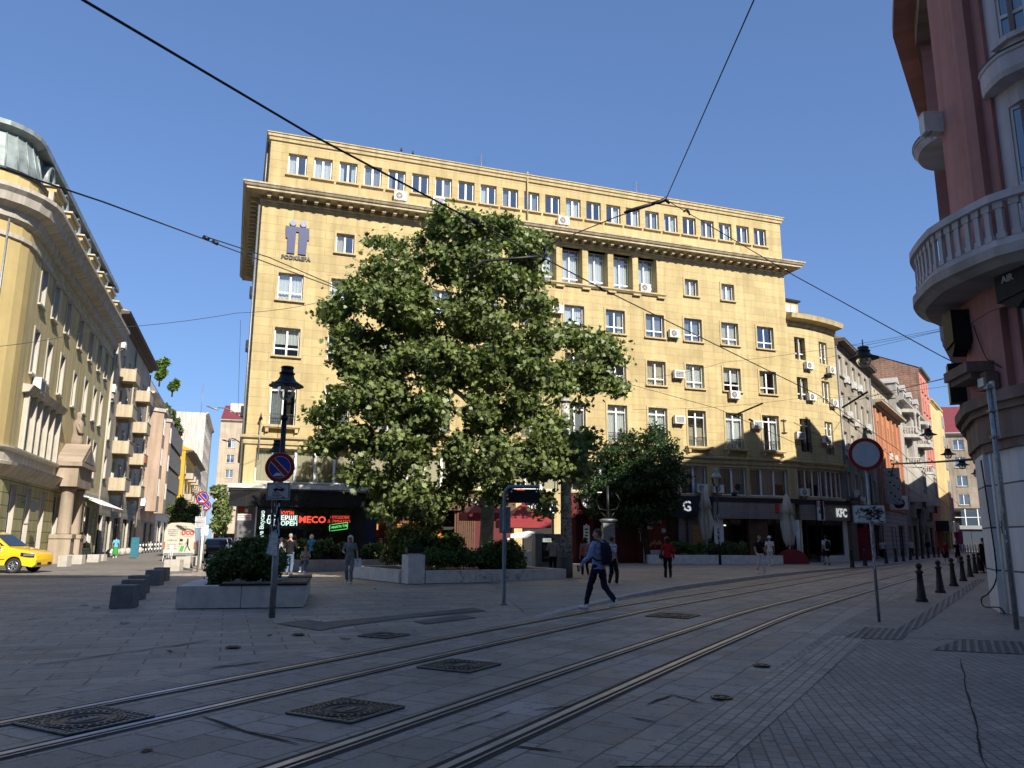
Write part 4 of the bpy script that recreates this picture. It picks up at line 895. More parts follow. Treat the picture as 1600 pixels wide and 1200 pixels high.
# statue group of the ornate portal
def atlas(k):
    for x in (6.2,):
        k.lathe([(.05, 0), (.4, .3), (.45, 1.2), (.35, 2.0), (.5, 2.6), (.2, 3.2), (.25, 3.5), (.02, 3.7)], (x, -.8, 2.4), GRS, 10)
        k.tube([(x - .3, -.8, 4.9), (x - 1.0, -.9, 5.3), (x - .5, -.9, 6.0)], [.16, .13, .1], GRS); k.tube([(x + .3, -.8, 4.9), (x + 1.0, -.9, 5.3), (x + .5, -.9, 6.0)], [.16, .13, .1], GRS)
part(atlas, 'carved_figure', oh)
# attic storey with dormers on the ornate house
[part(lambda k: (k.box(x - 1, x + 1, .1, 3, 17.3, 19.4, WHS), k.box(x - .4, x + .4, .06, .1, 17.7, 19, DARKIN), k.prism([(x - 1.15, 19.4), (x + 1.15, 19.4), (x, 20.2)], 0, 3, WHS)), 'dormer', oh) for x in (3, 8.5, 14, 20)]
# tall gable house: brick side wall, pink front
BRK = mat_plaster('old_brick', (.40, .24, .17, 1), .4, .95, (.9, .3), .35, .03, 1.5); PNK = mat_plaster('pink_render', (.55, .22, .17, 1), .15, .85, None, .3)
pk = town('gable_house', 'tall house with a bare old brick side wall and a pink street front', rp(55.0), RD, 10, 25.2, [(z, 1.9, [(x, 1.0) for x in (2.0, 5.0, 8.0)], dict(cols=2)) for z in (6.5, 9.7, 12.9, 16.1, 19.3, 22.2)], PNK, PNK, 15, .4, mat_plain('dark_eaves', (.09, .07, .055, 1)), 'none', None, dict(), seed=14, flank=False, surr=False)
part(lambda k: (k.face([(0, 0, 0), (0, 0, 25.2), (0, 7.5, 28.6), (0, 15, 26), (0, 15, 0)], BRK),), 'gable_wall', pk); part(lambda k: (k.face([(10, 0, 0), (10, 15, 0), (10, 15, 26), (10, 7.5, 28.6), (10, 0, 25.2)], PNK)), 'gable_wall', pk)
part(lambda k: (k.face([(0, -.4, 25.2), (10, -.4, 25.2), (10, 7.5, 28.7), (0, 7.5, 28.7)], TILER), k.face([(0, 7.5, 28.7), (10, 7.5, 28.7), (10, 15, 26.1), (0, 15, 26.1)], TILER)), 'roof', pk)
# yellow bay house beyond
CRM = mat_plaster('cream_yellow_render', (.60, .48, .25, 1), .14, .85, None, .3)
yb = town('bay_house', 'cream yellow house with grey projecting bays, past the pink house', rp(65.2), RD, 14, 22.4, [(z, 1.9, [(x, 1.2) for x in (3, 7, 11)], dict(cols=2)) for z in (5.5, 8.8, 12.1, 15.4, 18.7)], CRM, CRM, 12, .4, None, 'flat', None, dict(), seed=15, surr=False)
part(lambda k: (k.slab([(1, 0), (1.6, -1.1), (5.4, -1.1), (6, 0)], 4.6, 20.8, CRM),), 'bay', yb)
[part(lambda k: (k.box(2.2, 4.8, -1.16, -1.1, z, z + 1.7, DARKIN), [k.box(x, x + .1, -1.2, -1.16, z, z + 1.7, WHITE) for x in (2.2, 3.4, 4.7)]), 'bay_window', yb) for z in (5.5, 8.8, 12.1, 15.4, 18.4)]
[part(lambda k: k.box(-8 + 3.2 * i, -5.2 + 3.2 * i, -1.6, -.02, 3.0, 4.4, [BLACKM, GREYM, SIGNW][i % 3]), 'awning', yb) for i in range(5)]
part(lambda k: (k.box(4, 4.2, -1.4, -.2, 4.6, 8.0, mat_plain('pink_banner', (.55, .22, .30, 1), .6)),), 'banner', yb); part(lambda k: (k.box(6, 6.2, -2.0, -1.0, .2, 3.4, mat_plain('magenta_banner', (.35, .05, .14, 1), .6))), 'banner', yb)
# block closing the street
END = mat_plaster('end_house_render', (.33, .28, .22, 1), .2, .9, (3.3, 1.1), .5, .012, .8)
eo = P(1492, 850, 152); eo.z = 0
eb_ = town('end_building', 'grey brown block with a dark red roof closing the far end of the street', eo, R(-10), 62, 22.5, [(z, 2.0, [(2.5 + 4.6 * i, 1.9) for i in range(12)], dict(cols=2)) for z in (8.6, 12.2, 15.8, 19.2)], END, END, 16, .9, mat_plain('pale_eaves', (.35, .33, .3, 1)), 'pitch', TILER, dict(m=DARKIN, holes=[(1 + 5 * i, 5.4 + 5 * i, .3, 3.6) for i in range(11)]), gz=8.0, seed=16, surr=False, rooff=6.5)
part(lambda k: (k.box(0, 62, -1.8, -.05, 4.0, 4.7, GREYM), k.face([(0, -.3, 4.8), (62, -.3, 4.8), (62, -.3, 7.6), (0, -.3, 7.6)], GLASS2), [k.box(i * 2.2, i * 2.2 + .16, -.36, -.28, 4.7, 7.8, WHITE) for i in range(28)], k.box(0, 62, -.36, -.28, 6.2, 6.3, WHITE)), 'glazed_gallery', eb_)
# ================================================================ left-hand street
LV = Vector((math.sin(R(-18.6)), math.cos(R(-18.6)), 0)); LR = R(90 + 18.6); L0 = Vector((-29.45, 52.16, 0))
def lp(t): return L0 + LV * t
CGLS = mat_plain('dark_pane', (.05, .06, .07, 1), .1, 0, .7)
OLV = mat_plaster('olive_render', (.66, .56, .30, 1), .12, .9, None, .5); OLG = mat_plaster('olive_rustic', (.50, .47, .25, 1), .14, .9, (30, .62), .4, .03, .4)
LST = mat_plaster('pale_stone_trim', (.58, .54, .46, 1), .15, .85, None, .5); TUR = mat_plain('patina_sheet', (.24, .28, .27, 1), .5, .2, .5, .4, 1.4, .1); TYEL = mat_plaster('tower_yellow', (.54, .42, .19, 1), .12, .9, None, .15)
FA = lp(-14.3); FAF = (FA, LR); u = lambda x: x + 14.3
c7_ = [-12, -9, -5.6, -1.5, 2.3, 5.9, 9.0]
fl4 = [(13.9, 2.1, [(u(x), 1.15) for x in c7_], dict(cols=2)), (10.1, 2.4, [(u(x), 1.1) for x in (-12, -9, -5.6, 2.2, 5.7, 8.5)], dict(cols=2)), (6.0, 2.7, [(u(x), 1.2) for x in (-12.1, -9.2, -6.1, 1.9, 5.4, 7.9)], dict(cols=2, transom=2.0)), (10.0, 2.2, [(u(-1.6), .9)], dict(cols=1, rail=1.1))]
om = town('mansard_corner_building', 'olive and yellow corner building with a patina metal mansard and a stone portal', FA, LR, 26, 17.7, fl4, OLV, LST, 14, 0, None, 'flat', None,
    dict(m=OLG, holes=[(1.0, 2.2, .9, 4.2), (4.1, 5.3, .9, 4.2), (7.4, 8.6, .9, 4.2), (10.9, 12.6, .2, 4.1), (16.2, 19.6, .8, 3.9), (20.8, 24.8, .8, 3.9)], fm=WHITE), gz=4.9, seed=21, rv=LST)
k = MB()                                                   # rounded corner tower, one continuous wall
outl = [(0, 0)] + [(-.25 - 2.4 * math.sin(R(a)), 2.4 - 2.4 * math.cos(R(a))) for a in range(0, 91, 15)] + [(-2.65, 13)]
def offp(off):
    out = []
    for i, p in enumerate(outl):
        a = Vector(outl[max(i - 1, 0)]); c = Vector(outl[min(i + 1, len(outl) - 1)]); d = (c - a).normalized()
        if i == 0: d = Vector((-1, 0))
        if i == len(outl) - 1: d = Vector((0, 1))
        out.append((p[0] - d.y * off, p[1] + d.x * off))
    return out
def ring(k, prof, m):
    """profile [(out,z)] round the tower; outwards is away from the building"""
    cols = []
    for o_, z in prof:
        pts = offp(o_); cols.append([(x, y, z) for x, y in pts])
    for i in range(len(cols) - 1):
        a, c = cols[i], cols[i + 1]; acc = 0
        for j in range(len(a) - 1):
            dl = math.hypot(a[j + 1][0] - a[j][0], a[j + 1][1] - a[j][1]); k.face([a[j + 1], a[j], c[j], c[j + 1]], m, [(-acc - dl, a[j][2]), (-acc, a[j][2]), (-acc, c[j][2]), (-acc - dl, c[j][2])]); acc += dl
k = MB(); ring(k, [(0, 0), (0, 4.6)], OLG); ring(k, [(0, 5.6), (0, 17.0)], TYEL); ring(k, [(.05, 18.6), (.05, 19.5)], TYEL); k.build('corner_tower', om)
k = MB(); ring(k, [(.02, 16.1), (.12, 16.15), (.12, 16.35), (.02, 16.4)], LST); k.build('tower_band', om); k = MB(); ring(k, [(.05, 19.45), (.2, 19.5), (.2, 19.6), (0, 19.65)], BLACKM); k.build('tower_gutter', om)
k = MB(); ring(k, [(0, 4.5), (.25, 4.7), (.5, 5.0), (.55, 5.15), (.1, 5.25), (.1, 5.75), (.3, 5.85), (.3, 5.95), (0, 6.0)], LST); k.build('tower_band', om); k = MB(); ring(k, [(0, 16.95), (.25, 17.1), (.3, 17.5), (.8, 17.7), (.9, 18.1), (1.1, 18.3), (1.1, 18.5), (0, 18.75)], LST); k.build('tower_cornice', om)
k = MB(); ring(k, [(-.05, 19.6), (-.55, 21.75), (-.35, 21.85), (-.1, 21.95), (-.1, 22.2), (-.5, 22.25)], TUR)
for p, q in zip(offp(0)[::1], offp(-.52)[::1]): k.tube([(*p, 19.6), (*q, 21.7)], .04, TUR, 5)
k.build('tower_mansard', om)
k = MB(); tp = offp(-.3); k.face([(x, y, 22.22) for x, y in tp][::-1] , TILE); k.build('tower_roof', om)
k = MB(); k.sweep([(0, 16.95), (.25, 17.1), (.3, 17.5), (.8, 17.7), (.9, 18.1), (1.1, 18.3), (1.1, 18.5), (0, 18.75)], -.02, 26, LST); k.build('cornice', om); k = MB(); k.sweep([(.02, 16.1), (.12, 16.15), (.12, 16.35), (.02, 16.4)], 0, 26, LST); k.build('string_course', om); k = MB()
k.sweep([(0, 4.5), (.25, 4.7), (.5, 5.0), (.55, 5.15), (.1, 5.25), (.1, 5.75), (.3, 5.85), (.3, 5.95), (0, 6.0)], 0, 11, LST); k.sweep([(0, 4.5), (.12, 4.6), (.12, 4.85), (0, 4.9)], 16, 26, LST); k.build('base_cornice', om)
k = MB(); k.face([(0, .2, 18.7), (26, .2, 18.7), (26, .6, 21.8), (0, .6, 21.8)], TUR); k.box(0, 26.2, .1, 2, 21.9, 22.25, TUR); k.face([(0, .62, 21.8), (26, .62, 21.8), (26, .62, 21.95), (0, .62, 21.95)], TUR); k.face([(0, .12, 22.26), (26, .12, 22.26), (26, 8, 23.2), (0, 8, 23.2)], TILE)
for x in (0, 26): k.face([(x, .2, 18.7), (x, 14, 18.7), (x, 14, 22.2), (x, .6, 21.8)], TUR)
k.build('mansard_roof', om)
def oeil():
    k = MB(); n_ = 18
    def el(r, y): return [(r * .62 * math.cos(2 * math.pi * i / n_), y, r * math.sin(2 * math.pi * i / n_)) for i in range(n_)]
    k.grid([el(1.25, .9), el(1.25, -.3), el(1.18, -.45), el(1.0, -.45), el(.95, -.2)], TUR, close=True, sm=True); k.face(el(.96, -.18), GLASS); k.face(el(.96, .3), DARKIN); k.box(-.03, .03, -.24, -.18, -.95, .95, WHITE); k.box(-.6, .6, -.24, -.18, -.03, .03, WHITE); return k.mesh('dormer_window')
def ped():
    k = MB(); k.box(-1.0, 1.0, -.9, 1, 1.9, 2.3, TYEL); k.box(-1.15, 1.15, -1.05, 1, 2.3, 2.45, LST)
    for s in (-.85, .85): k.box(s - .15, s + .15, -.75, -.45, 0, 1.9, LST)
    k.box(-.62, .62, -.2, .1, 0, 1.85, WHITE); k.box(-.5, -.04, -.22, -.2, .1, 1.75, GLASS2); k.box(.04, .5, -.22, -.2, .1, 1.75, GLASS2); return k.mesh('attic_window')
for i in range(7):
    x = 2.0 + i * 3.7; o = link('dormer_window', cached('oeil', oeil), om, (x, .45, 21.0)); o.scale = (.9, .7, .66); o = link('attic_window', cached('ped', ped), om, (x, .35, 18.75)); o.scale = (1, .8, .66)
# portal with pediment and statue
def portal(k):
    for x in (10.7, 13.6):
        k.box(x - .55, x + .55, -1.3, -.1, 0, 1.5, LST); k.box(x - .62, x + .62, -1.36, -.1, 1.5, 1.75, LST); k.lathe([(.42, 0), (.4, .1), (.38, 2.6), (.46, 2.75), (.46, 2.9)], (x, -.75, 1.75), LST, 14)
    k.box(9.9, 14.4, -1.35, -.02, 4.65, 5.9, LST); k.box(9.7, 14.6, -1.55, -.02, 5.9, 6.15, LST)
    k.prism([(9.7, 6.15), (14.6, 6.15), (12.15, 7.5)], -1.5, -.02, LST); k.prism([(10.6, 6.25), (13.7, 6.25), (12.15, 7.1)], -1.52, -1.5, GRS)
PORT = mat_plaster('portal_stone', (.42, .34, .26, 1), .2, .9, None, .5); LST_ = LST; LST = PORT; part(portal, 'portal', om)
def statue(k):
    x = 12.8; k.box(x - .55, x + .55, -.95, -.1, 6.9, 7.3, LST); k.lathe([(.42, 0), (.36, .5), (.3, 1.0), (.34, 1.4), (.30, 1.7), (.14, 1.9), (.18, 2.1), (.16, 2.3), (.02, 2.4)], (x, -.5, 7.3), LST, 12); k.tube([(x - .3, -.5, 8.8), (x - .45, -.7, 8.3), (x - .1, -.85, 8.2)], [.12, .1, .08], LST); k.tube([(x + .3, -.5, 8.8), (x + .42, -.6, 8.2), (x + .35, -.6, 7.8)], [.12, .1, .08], LST)
stt = part(statue, 'statue', om); LST = LST_
def awn(k, a, b_):
    k.face([(a, -.02, 4.6), (a + .0, -1.9, 3.75), (b_, -1.9, 3.75), (b_, -.02, 4.6)], mat_plain('awning_cloth', (.17, .15, .12, 1), .85)); k.face([(a, -.02, 4.58), (b_, -.02, 4.58), (b_, -1.9, 3.73), (a, -1.9, 3.73)], mat_plain('awning_cloth', (.17, .15, .12, 1), .85)); k.box(a, b_, -1.92, -1.88, 3.5, 3.75, mat_plain('awning_cloth', (.17, .15, .12, 1), .85))
    for t in (0, .33, .66, 1): k.obox((a + (b_ - a) * t, -.02, 4.62), (a + (b_ - a) * t, -1.92, 3.77), .03, .03, SIGNW)
part(lambda k: awn(k, 15.8, 20.2), 'awning', om); part(lambda k: awn(k, 21, 26), 'awning', om)
def dress(k, x): k.lathe([(.35, 0), (.22, .8), (.12, 1.1), (.2, 1.4), (.06, 1.55), (.09, 1.75), (.01, 1.85)], (x, .6, .9), SIGNW, 10)
for x in (17, 18.2, 21.8, 23.2): part(lambda k: dress(k, x), 'shop_mannequin', om)
part(lambda k: (k.sweep([(0, 8.9), (.3, 8.95), (.45, 9.2), (.5, 9.3), (0, 9.35)], .9, 9.4, LST), [k.box(u(x) - .9 + s, u(x) - .72 + s, -.28, -.02, 5.95, 8.9, LST) for x in (-12.1, -9.2, -6.1) for s in (0, 1.62)]), 'window_hood', om)
part(lambda k: k.tube([(25.7, -.15, .2), (25.7, -.15, 16.9)], .09, LST), 'drain_pipe', om); part(lambda k: k.tube([(-2.2, .75, 6.2), (-2.2, .75, 17)], .045, GALV), 'drain_pipe', om)
part(lambda k: (k.box(3.3, 4.0, -.6, -.5, 2.9, 3.5, BLACKM), k.obox((3.65, -.5, 3.4), (3.65, 0, 3.4), .04, .04, BLACKM)), 'projecting_sign', om)
ac(FAF, 2.9, 9.2, 'large old air conditioner below a window of the olive corner building', 1.3, box=True); ac(FAF, 26.6, 13.4, 'air conditioner by the drain pipe where the olive and beige houses meet', 1.1)
# beige balcony house
BGE = mat_plaster('beige_render', (.50, .44, .34, 1), .15, .9, None, .5); BGB = mat_plaster('balcony_yellow', (.52, .44, .31, 1), .14, .9, None, .5)
FB = lp(11.8); BZ = [6.4, 9.6, 12.8, 16.0]
bb = town('balcony_house', 'beige apartment house with two columns of small box balconies and a wide dark eave', FB, LR, 24.4, 20.3,
   [(z, 1.8, [(x, 1.2) for x in (1.6, 9.5, 13.0, 20.5)], dict(cols=2)) for z in BZ] + [(z - .6, 2.4, [(x, 1.5) for x in (5.8, 16.8)], dict(cols=2)) for z in BZ], BGE, BGE, 14, .9, mat_plain('dark_eaves', (.09, .07, .055, 1)), 'pitch', TILE,
   dict(m=mat_plaster('pale_rustic', (.40, .36, .29, 1), .2, .9, (6, .5), .4, .03, .45), holes=[(.8, 3.2, .2, 3.4), (4.6, 8, .4, 3.4), (9.5, 13, .2, 3.4), (15, 19, .2, 3.4), (20.5, 23.5, .2, 3.4)]), gz=4.9, seed=22, surr=False, rv=LST)
def balc():
    k = MB(); k.box(-1.5, 1.5, -1.3, 0, -.15, 0, BGB); k.box(-1.5, 1.5, -1.3, -1.2, 0, .95, BGB); k.box(-1.5, -1.4, -1.2, 0, 0, .95, BGB); k.box(1.4, 1.5, -1.2, 0, 0, .95, BGB); k.box(-1.54, 1.54, -1.34, -1.16, .95, 1.0, LST); k.prism([(-.0, -.5), (.0 + .1, -.5), (.1, -.15), (0, -.15)], -.9, 0, BGB); return k.mesh('balcony')
for z in BZ:
    for x in (5.8, 16.8): link('balcony', cached('balc', balc), bb, (x, 0, z - .7))
[part(lambda k: k.tube([(x, -.12, .2), (x, -.12, 19.6)], .08, BGB), 'drain_pipe', bb) for x in (12.0, 24.2)]
part(lambda k: k.box(15.6, 17.9, -1.37, -1.33, 9.0, 9.7, mat_plain('orange_cloth', (.6, .2, .1, 1), .8)), 'hung_cloth', bb)
for x, z, l in ((19.0, 5.2, 'air conditioner by the lowest balcony of the beige house'), (22.4, 17.2, 'air conditioner near the eave of the beige balcony house'), (3.2, 17.8, 'air conditioner near the top left balcony of the beige house')): ac((FB, LR), x, z, l, 1.1)
# peach bay house
PCH = mat_plaster('peach_render', (.50, .37, .27, 1), .14, .9, None, .4)
FC = lp(36.4)
pc_ = town('peach_house', 'peach coloured house with polygonal bays below a white parapet storey', FC, LR, 20, 17.8, [(z, 2.1, [(x, 1.1) for x in (2.4, 10, 18)], dict(cols=2)) for z in (6.2, 9.8, 13.4)], PCH, LST, 12, .7, None, 'flat', None, dict(m=mat_plain('brown_shutter', (.09, .065, .05, 1)), holes=[(8, 12, .2, 3.4), (14, 18, .2, 3.4)]), seed=23, rv=LST)
part(lambda k: (k.slab([(3.8, 0), (4.8, -1.4), (7.6, -1.4), (8.6, 0)], 4.6, 16.2, PCH), k.slab([(3.6, 0), (4.7, -1.6), (7.7, -1.6), (8.8, 0)], 16.2, 16.6, LST)), 'bay', pc_); part(lambda k: (k.slab([(12.4, 0), (13.2, -1.4), (16, -1.4), (17, 0)], 4.6, 16.2, PCH), k.slab([(12.2, 0), (13.1, -1.6), (16.1, -1.6), (17.2, 0)], 16.2, 16.6, LST)), 'bay', pc_)
[part(lambda k: (k.box(a, a + .1, -1.45, -1.4, z, z + 2, WHITE), k.box(a + .1, a + 1.1, -1.43, -1.41, z, z + 2, CGLS), k.box(a + 1.1, a + 1.2, -1.45, -1.4, z, z + 2, WHITE)), 'bay_window', pc_) for z in (6.4, 10, 13.6) for a in (5.6, 14)]
part(lambda k: k.box(1.5, 20, 1.2, 9, 17.9, 21.2, mat_plaster('white_parapet', (.66, .64, .60, 1), .08, .9)), 'parapet_storey', pc_)
ac((FC, LR), 2.6, 5.1, 'big fan air conditioner low on the peach house, above the brown shutters', 1.5); ac((FC, LR), 9.6, 5.5, 'smaller air conditioner past the first bay of the peach house', 1.2); ac((FC, LR), 9.3, 11.9, 'air conditioner on the upper wall of the peach house beside the bay', 1.2)
# modern slatted block with roof garden
SLT = mat_plain('dark_slat', (.055, .055, .058, 1), .5, .2, .4, .2, 3); MWH = mat_plaster('white_band', (.62, .59, .52, 1), .1, .85, None, .3)
FD = lp(56.6)
md = town('slatted_block', 'modern block clad in tall dark vertical slats with white bands and a planted roof terrace', FD, LR, 28, 18.9, [], MWH, MWH, 14, .25, None, 'flat', None, dict(m=MWH, holes=[(1.5, 8, .1, 3.9), (9, 17, .1, 3.9), (18, 27, .1, 3.9)]), gz=4.9, seed=24)
part(lambda k: [k.box(.9 + .95 * i, 1.45 + .95 * i, -.5, 0, z, z + 2.7, SLT) for z in (5.2, 8.5, 11.8, 15.1) for i in range(28)], 'slat_screen', md)['kind'] = 'stuff'
part(lambda k: k.box(2, 27.8, .6, .8, 18.95, 19.9, GREYM), 'terrace_rail', md)
part(lambda k: k.box(3, 26, 2.5, 2.6, 20.2, 23.4, mat_plain('slate_screen', (.10, .13, .16, 1), .5)), 'terrace_screen', md)
# yellow flank house, brown roofs, white party wall, far block
YO = mat_plaster('ochre_render', (.62, .38, .05, 1), .12, .9, None, .35)
yo = town('ochre_house', 'ochre yellow house with a blank gable wall and a dark overhanging eave', lp(85.5) + Vector((.9, .3, 0)), LR, 26, 16.3, [(z, 2, [(2.5 + 4.2 * i, 1.2) for i in range(6)], dict(cols=2)) for z in (5.6, 9, 12.6)], YO, LST, 12, 1.2, mat_plain('dark_eaves', (.09, .07, .055, 1)), 'pitch', TILE, dict(), seed=25, rooff=3.2)
[part(lambda k: k.box(3 + 8 * i, 6 + 8 * i, -1.3, 0, z - .9, z + .1, BGE), 'balcony', yo) for i in range(3) for z in (9, 12.6)]
part(lambda k: k.box(1, 1.9, 4, 5, 17, 20.5, mat_plain('chimney_brick', (.22, .09, .06, 1))), 'chimney', yo); part(lambda k: (k.box(5, 5.8, 5, 6, 17, 19.8, BGE)), 'chimney', yo)
gw = town('brown_roof_house', 'greyish house with crowded balconies and a brown roof before the white party wall', lp(112), LR, 42, 18.5, [(z, 2, [(3 + 5 * i, 1.3) for i in range(8)], dict(cols=2)) for z in (5.8, 9.2, 12.6, 15.6)], GRS, LST, 14, 1.0, mat_plain('dark_eaves', (.09, .07, .055, 1)), 'pitch', TILE, dict(), seed=26, rooff=4)
[part(lambda k: k.box(2 + 7 * i, 5.5 + 7 * i, -1.3, 0, z - .9, z + .1, BGE), 'balcony', gw) for i in range(5) for z in (5.8, 9.2, 12.6)]
pw = town('party_wall_block', 'tall white block showing a huge blank party wall above the brown roofs', lp(156), LR, 40, 33.5, [(z, 2, [(4 + 6 * i, 1.4) for i in range(5)], dict(cols=2)) for z in (8, 12, 16, 20, 24, 28, 32)], mat_plaster('white_party_wall', (.55, .53, .48, 1), .09, .9, None, .5), LST, 26, .6, None, 'flat', None, dict(), seed=27, surr=False)
part(lambda k: (k.box(3, 8, 14, 20, 33.5, 36.5, MWH), k.tube([(12, 2, 33.5), (12, 2, 43)], .08, GREYM, 5)), 'roof_hut', pw)
fo = P(330, 850, 235); fo.z = 0
fb = town('far_apartment_block', 'distant beige apartment block with a red roof at the end of the left street', fo, R(15), 40, 37, [(z, 2.4, [(3.5 + 6 * i, 2.2) for i in range(6)], dict(cols=2)) for z in (6, 10.5, 15, 19.5, 24, 28.5)], mat_plaster('far_beige', (.48, .40, .30, 1), .12, .9, (5, 1.5), .3, .02, .8), LST, 20, .9, None, 'pitch', TILER, dict(), seed=28, surr=False, rooff=6)
part(lambda k: k.box(2, 10, 5, 12, 38, 43, MWH), 'roof_hut', fb)
# ================================================================ red and pale corner building on the right
WP = [Vector(p) for p in ((16.5, 26.7), (11.9, 19.9), (10.95, 17.84), (10.72, 16.5), (10.9, 15.3), (11.7, 14.2), (13.5, 13.2), (30, 6))]
WS = [0]
for i in range(len(WP) - 1): WS.append(WS[-1] + (WP[i + 1] - WP[i]).length)
WO = Vector((10.95, 17.84, 0))
def wmap(s, y, z):
    s_ = min(max(s, 0), WS[-1]); i = max(0, min(len(WP) - 2, next((j for j in range(len(WP) - 1) if WS[j + 1] >= s_), len(WP) - 2))); t = (s_ - WS[i]) / (WS[i + 1] - WS[i]); p = WP[i].lerp(WP[i + 1], t)
    def nv(j): d = (WP[j + 1] - WP[j]).normalized(); return d
    d = nv(i)
    if t > .5 and i < len(WP) - 2: k = (t - .5); d = (nv(i) * (1 - k) + nv(i + 1) * k).normalized()
    if t < .5 and i > 0: k = (.5 - t); d = (nv(i) * (1 - k) + nv(i - 1) * k).normalized()
    n = Vector((-d.y, d.x)); p = p + n * y; return Vector((p.x - WO.x, p.y - WO.y, z))
def wbend(mb):
    for i, f in enumerate(mb.f): mb.uv[i] = [(mb.v[v].x, mb.v[v].z) for v in f]
    mb.v = [wmap(*v) for v in mb.v]; return mb
def cuts(a, b, n=None):
    c = sorted({a, b} | {w_ for w_ in WS if a < w_ < b}); out = []
    for p, q in zip(c[:-1], c[1:]):
        m = max(1, int((q - p) / .6)) if n is None else n; out += [p + (q - p) * i / m for i in range(m)]
    return out + [c[-1]]
REDR = mat_plaster('red_render', (.56, .27, .24, 1), .2, .85, None, .35); PALE = mat_plaster('pale_lilac_render', (.66, .62, .63, 1), .12, .85, None, .35)
WRUS = mat_plaster('white_panels', (.80, .80, .80, 1), .1, .7, (30, .94), .25, .022, .18); STN = mat_plaster('stone_belt', (.30, .22, .19, 1), .22, .9, None, .6); SOFF = mat_plaster('balcony_stone', (.55, .50, .46, 1), .2, .9, None, .5)
rb = thing('red_corner_building', 'dark red and pale corner building with a round balustraded balcony and white panelled ground floor', 'building', WO)
def wband(k, a, b, y0, y1, z0, z1, m):
    c = cuts(a, b)
    for i, (p, q) in enumerate(zip(c[:-1], c[1:])):
        sk = ('' if i == 0 else 'l') + ('' if i == len(c) - 2 else 'r'); k.box(p, q, y0, y1, z0, z1, m, sk)
k = MB(); hl = [(12.75, 13.9, 12.5, 14.7), (12.75, 13.9, 8.5, 10.9), (8.6, 9.9, 8.0, 10.0), (8.6, 9.9, 11.2, 13.0), (4, 5.2, 8, 10), (4, 5.2, 11.2, 13), (20, 21.5, 8, 10), (24, 25.5, 8, 10)]
c = cuts(0, WS[-1])
for a, b in zip(c[:-1], c[1:]): wall_holes(k, a, b, 4.7, 16.3, [(max(h[0], a), min(h[1], b), h[2], h[3]) for h in hl if h[1] > a and h[0] < b], PALE, 0, .2, close=.5)
wbend(k).build('wall', rb)
k = MB(); wband(k, 0, WS[-1], -.02, .3, 0, 3.55, WRUS); wband(k, 8.8, 10.4, -.14, -.02, 0, 3.55, WRUS); wband(k, 10.95, 11.05, -.025, -.02, 0, 3.5, GREYM); wbend(k).build('ground_floor_wall', rb)
k = MB(); 
for z0, z1, o in ((3.55, 3.75, .12), (3.75, 4.35, .2), (4.35, 4.5, .3), (4.5, 4.75, .42)): wband(k, 0, WS[-1], -o, .3, z0, z1, STN)
wbend(k).build('belt_course', rb)
k = MB()
for a, b in ((10.55, 12.15), (14.3, 15.4), (7.2, 8.2), (2.0, 3.4)): wband(k, a, b, -.28, 0, 4.75, 6.6 if a > 16 else 15.8, REDR)
wband(k, 10.15, 10.55, -.12, 0, 4.75, 15.8, PALE); wband(k, 12.15, 12.4, -.1, 0, 4.75, 15.8, REDR); wbend(k).build('pilaster', rb)
k = MB(); wband(k, 7, 16, -.3, 0, 6.5, 7.2, REDR); wbend(k).build('red_band', rb)
k = MB(); wband(k, 0, WS[-1], -.4, 0, 15.5, 16.0, STN); wband(k, 0, WS[-1], -.95, 0, 16.0, 16.3, REDR); wbend(k).build('eaves', rb)
# long, bulging balcony
def bulge(s): t = (s - 8.5) / (15.7 - 8.5); return 1.3 * math.sqrt(max(0, 1 - (2 * t - 1) ** 2)) ** .8 if 0 <= t <= 1 else 0
bs = [8.5 + 7.2 * (0.5 - 0.5 * math.cos(math.pi * i / 36)) for i in range(37)]
k = MB(); 
def brow(off, z): return [(s, -max(bulge(s) + off, 0.02), z) for s in bs]
k.grid([[(s, 0, 7.02) for s in bs], brow(-.15, 7.02), brow(0, 7.12), brow(.1, 7.16), brow(.1, 7.36), brow(-.02, 7.4), [(s, 0, 7.4) for s in bs]], SOFF, sm=False); wbend(k).build('balcony_slab', rb)
k = MB(); k.grid([brow(.02, 8.32), brow(.08, 8.32), brow(.08, 8.48), brow(-.16, 8.48), brow(-.16, 8.32), brow(.02, 8.32)], PALE, sm=False); k.grid([brow(-.02, 7.4), brow(-.02, 7.54), brow(-.12, 7.54)], PALE, sm=False); bal = wbend(k).build('balustrade', rb)
def balu(): k = MB(); k.box(-.085, .085, -.05, .05, 7.54, 7.66, PALE); k.box(-.06, .06, -.035, .035, 7.66, 8.18, PALE); k.box(-.095, .095, -.05, .05, 8.18, 8.33, PALE); return k.mesh('baluster')
acc = 0; last = wmap(bs[0], -bulge(bs[0]), 0); bme = balu(); n_ = 0; S_ = 8.6
while S_ < 15.6:
    p = wmap(S_, -bulge(S_) + .06, 0); q = wmap(S_ + .02, -bulge(S_ + .02) + .06, 0)
    if (p - last).length > .26:
        o = link('baluster', bme, bal, p); o.rotation_euler = (0, 0, math.atan2(q.y - p.y, q.x - p.x)); last = p; n_ += 1
    S_ += .02
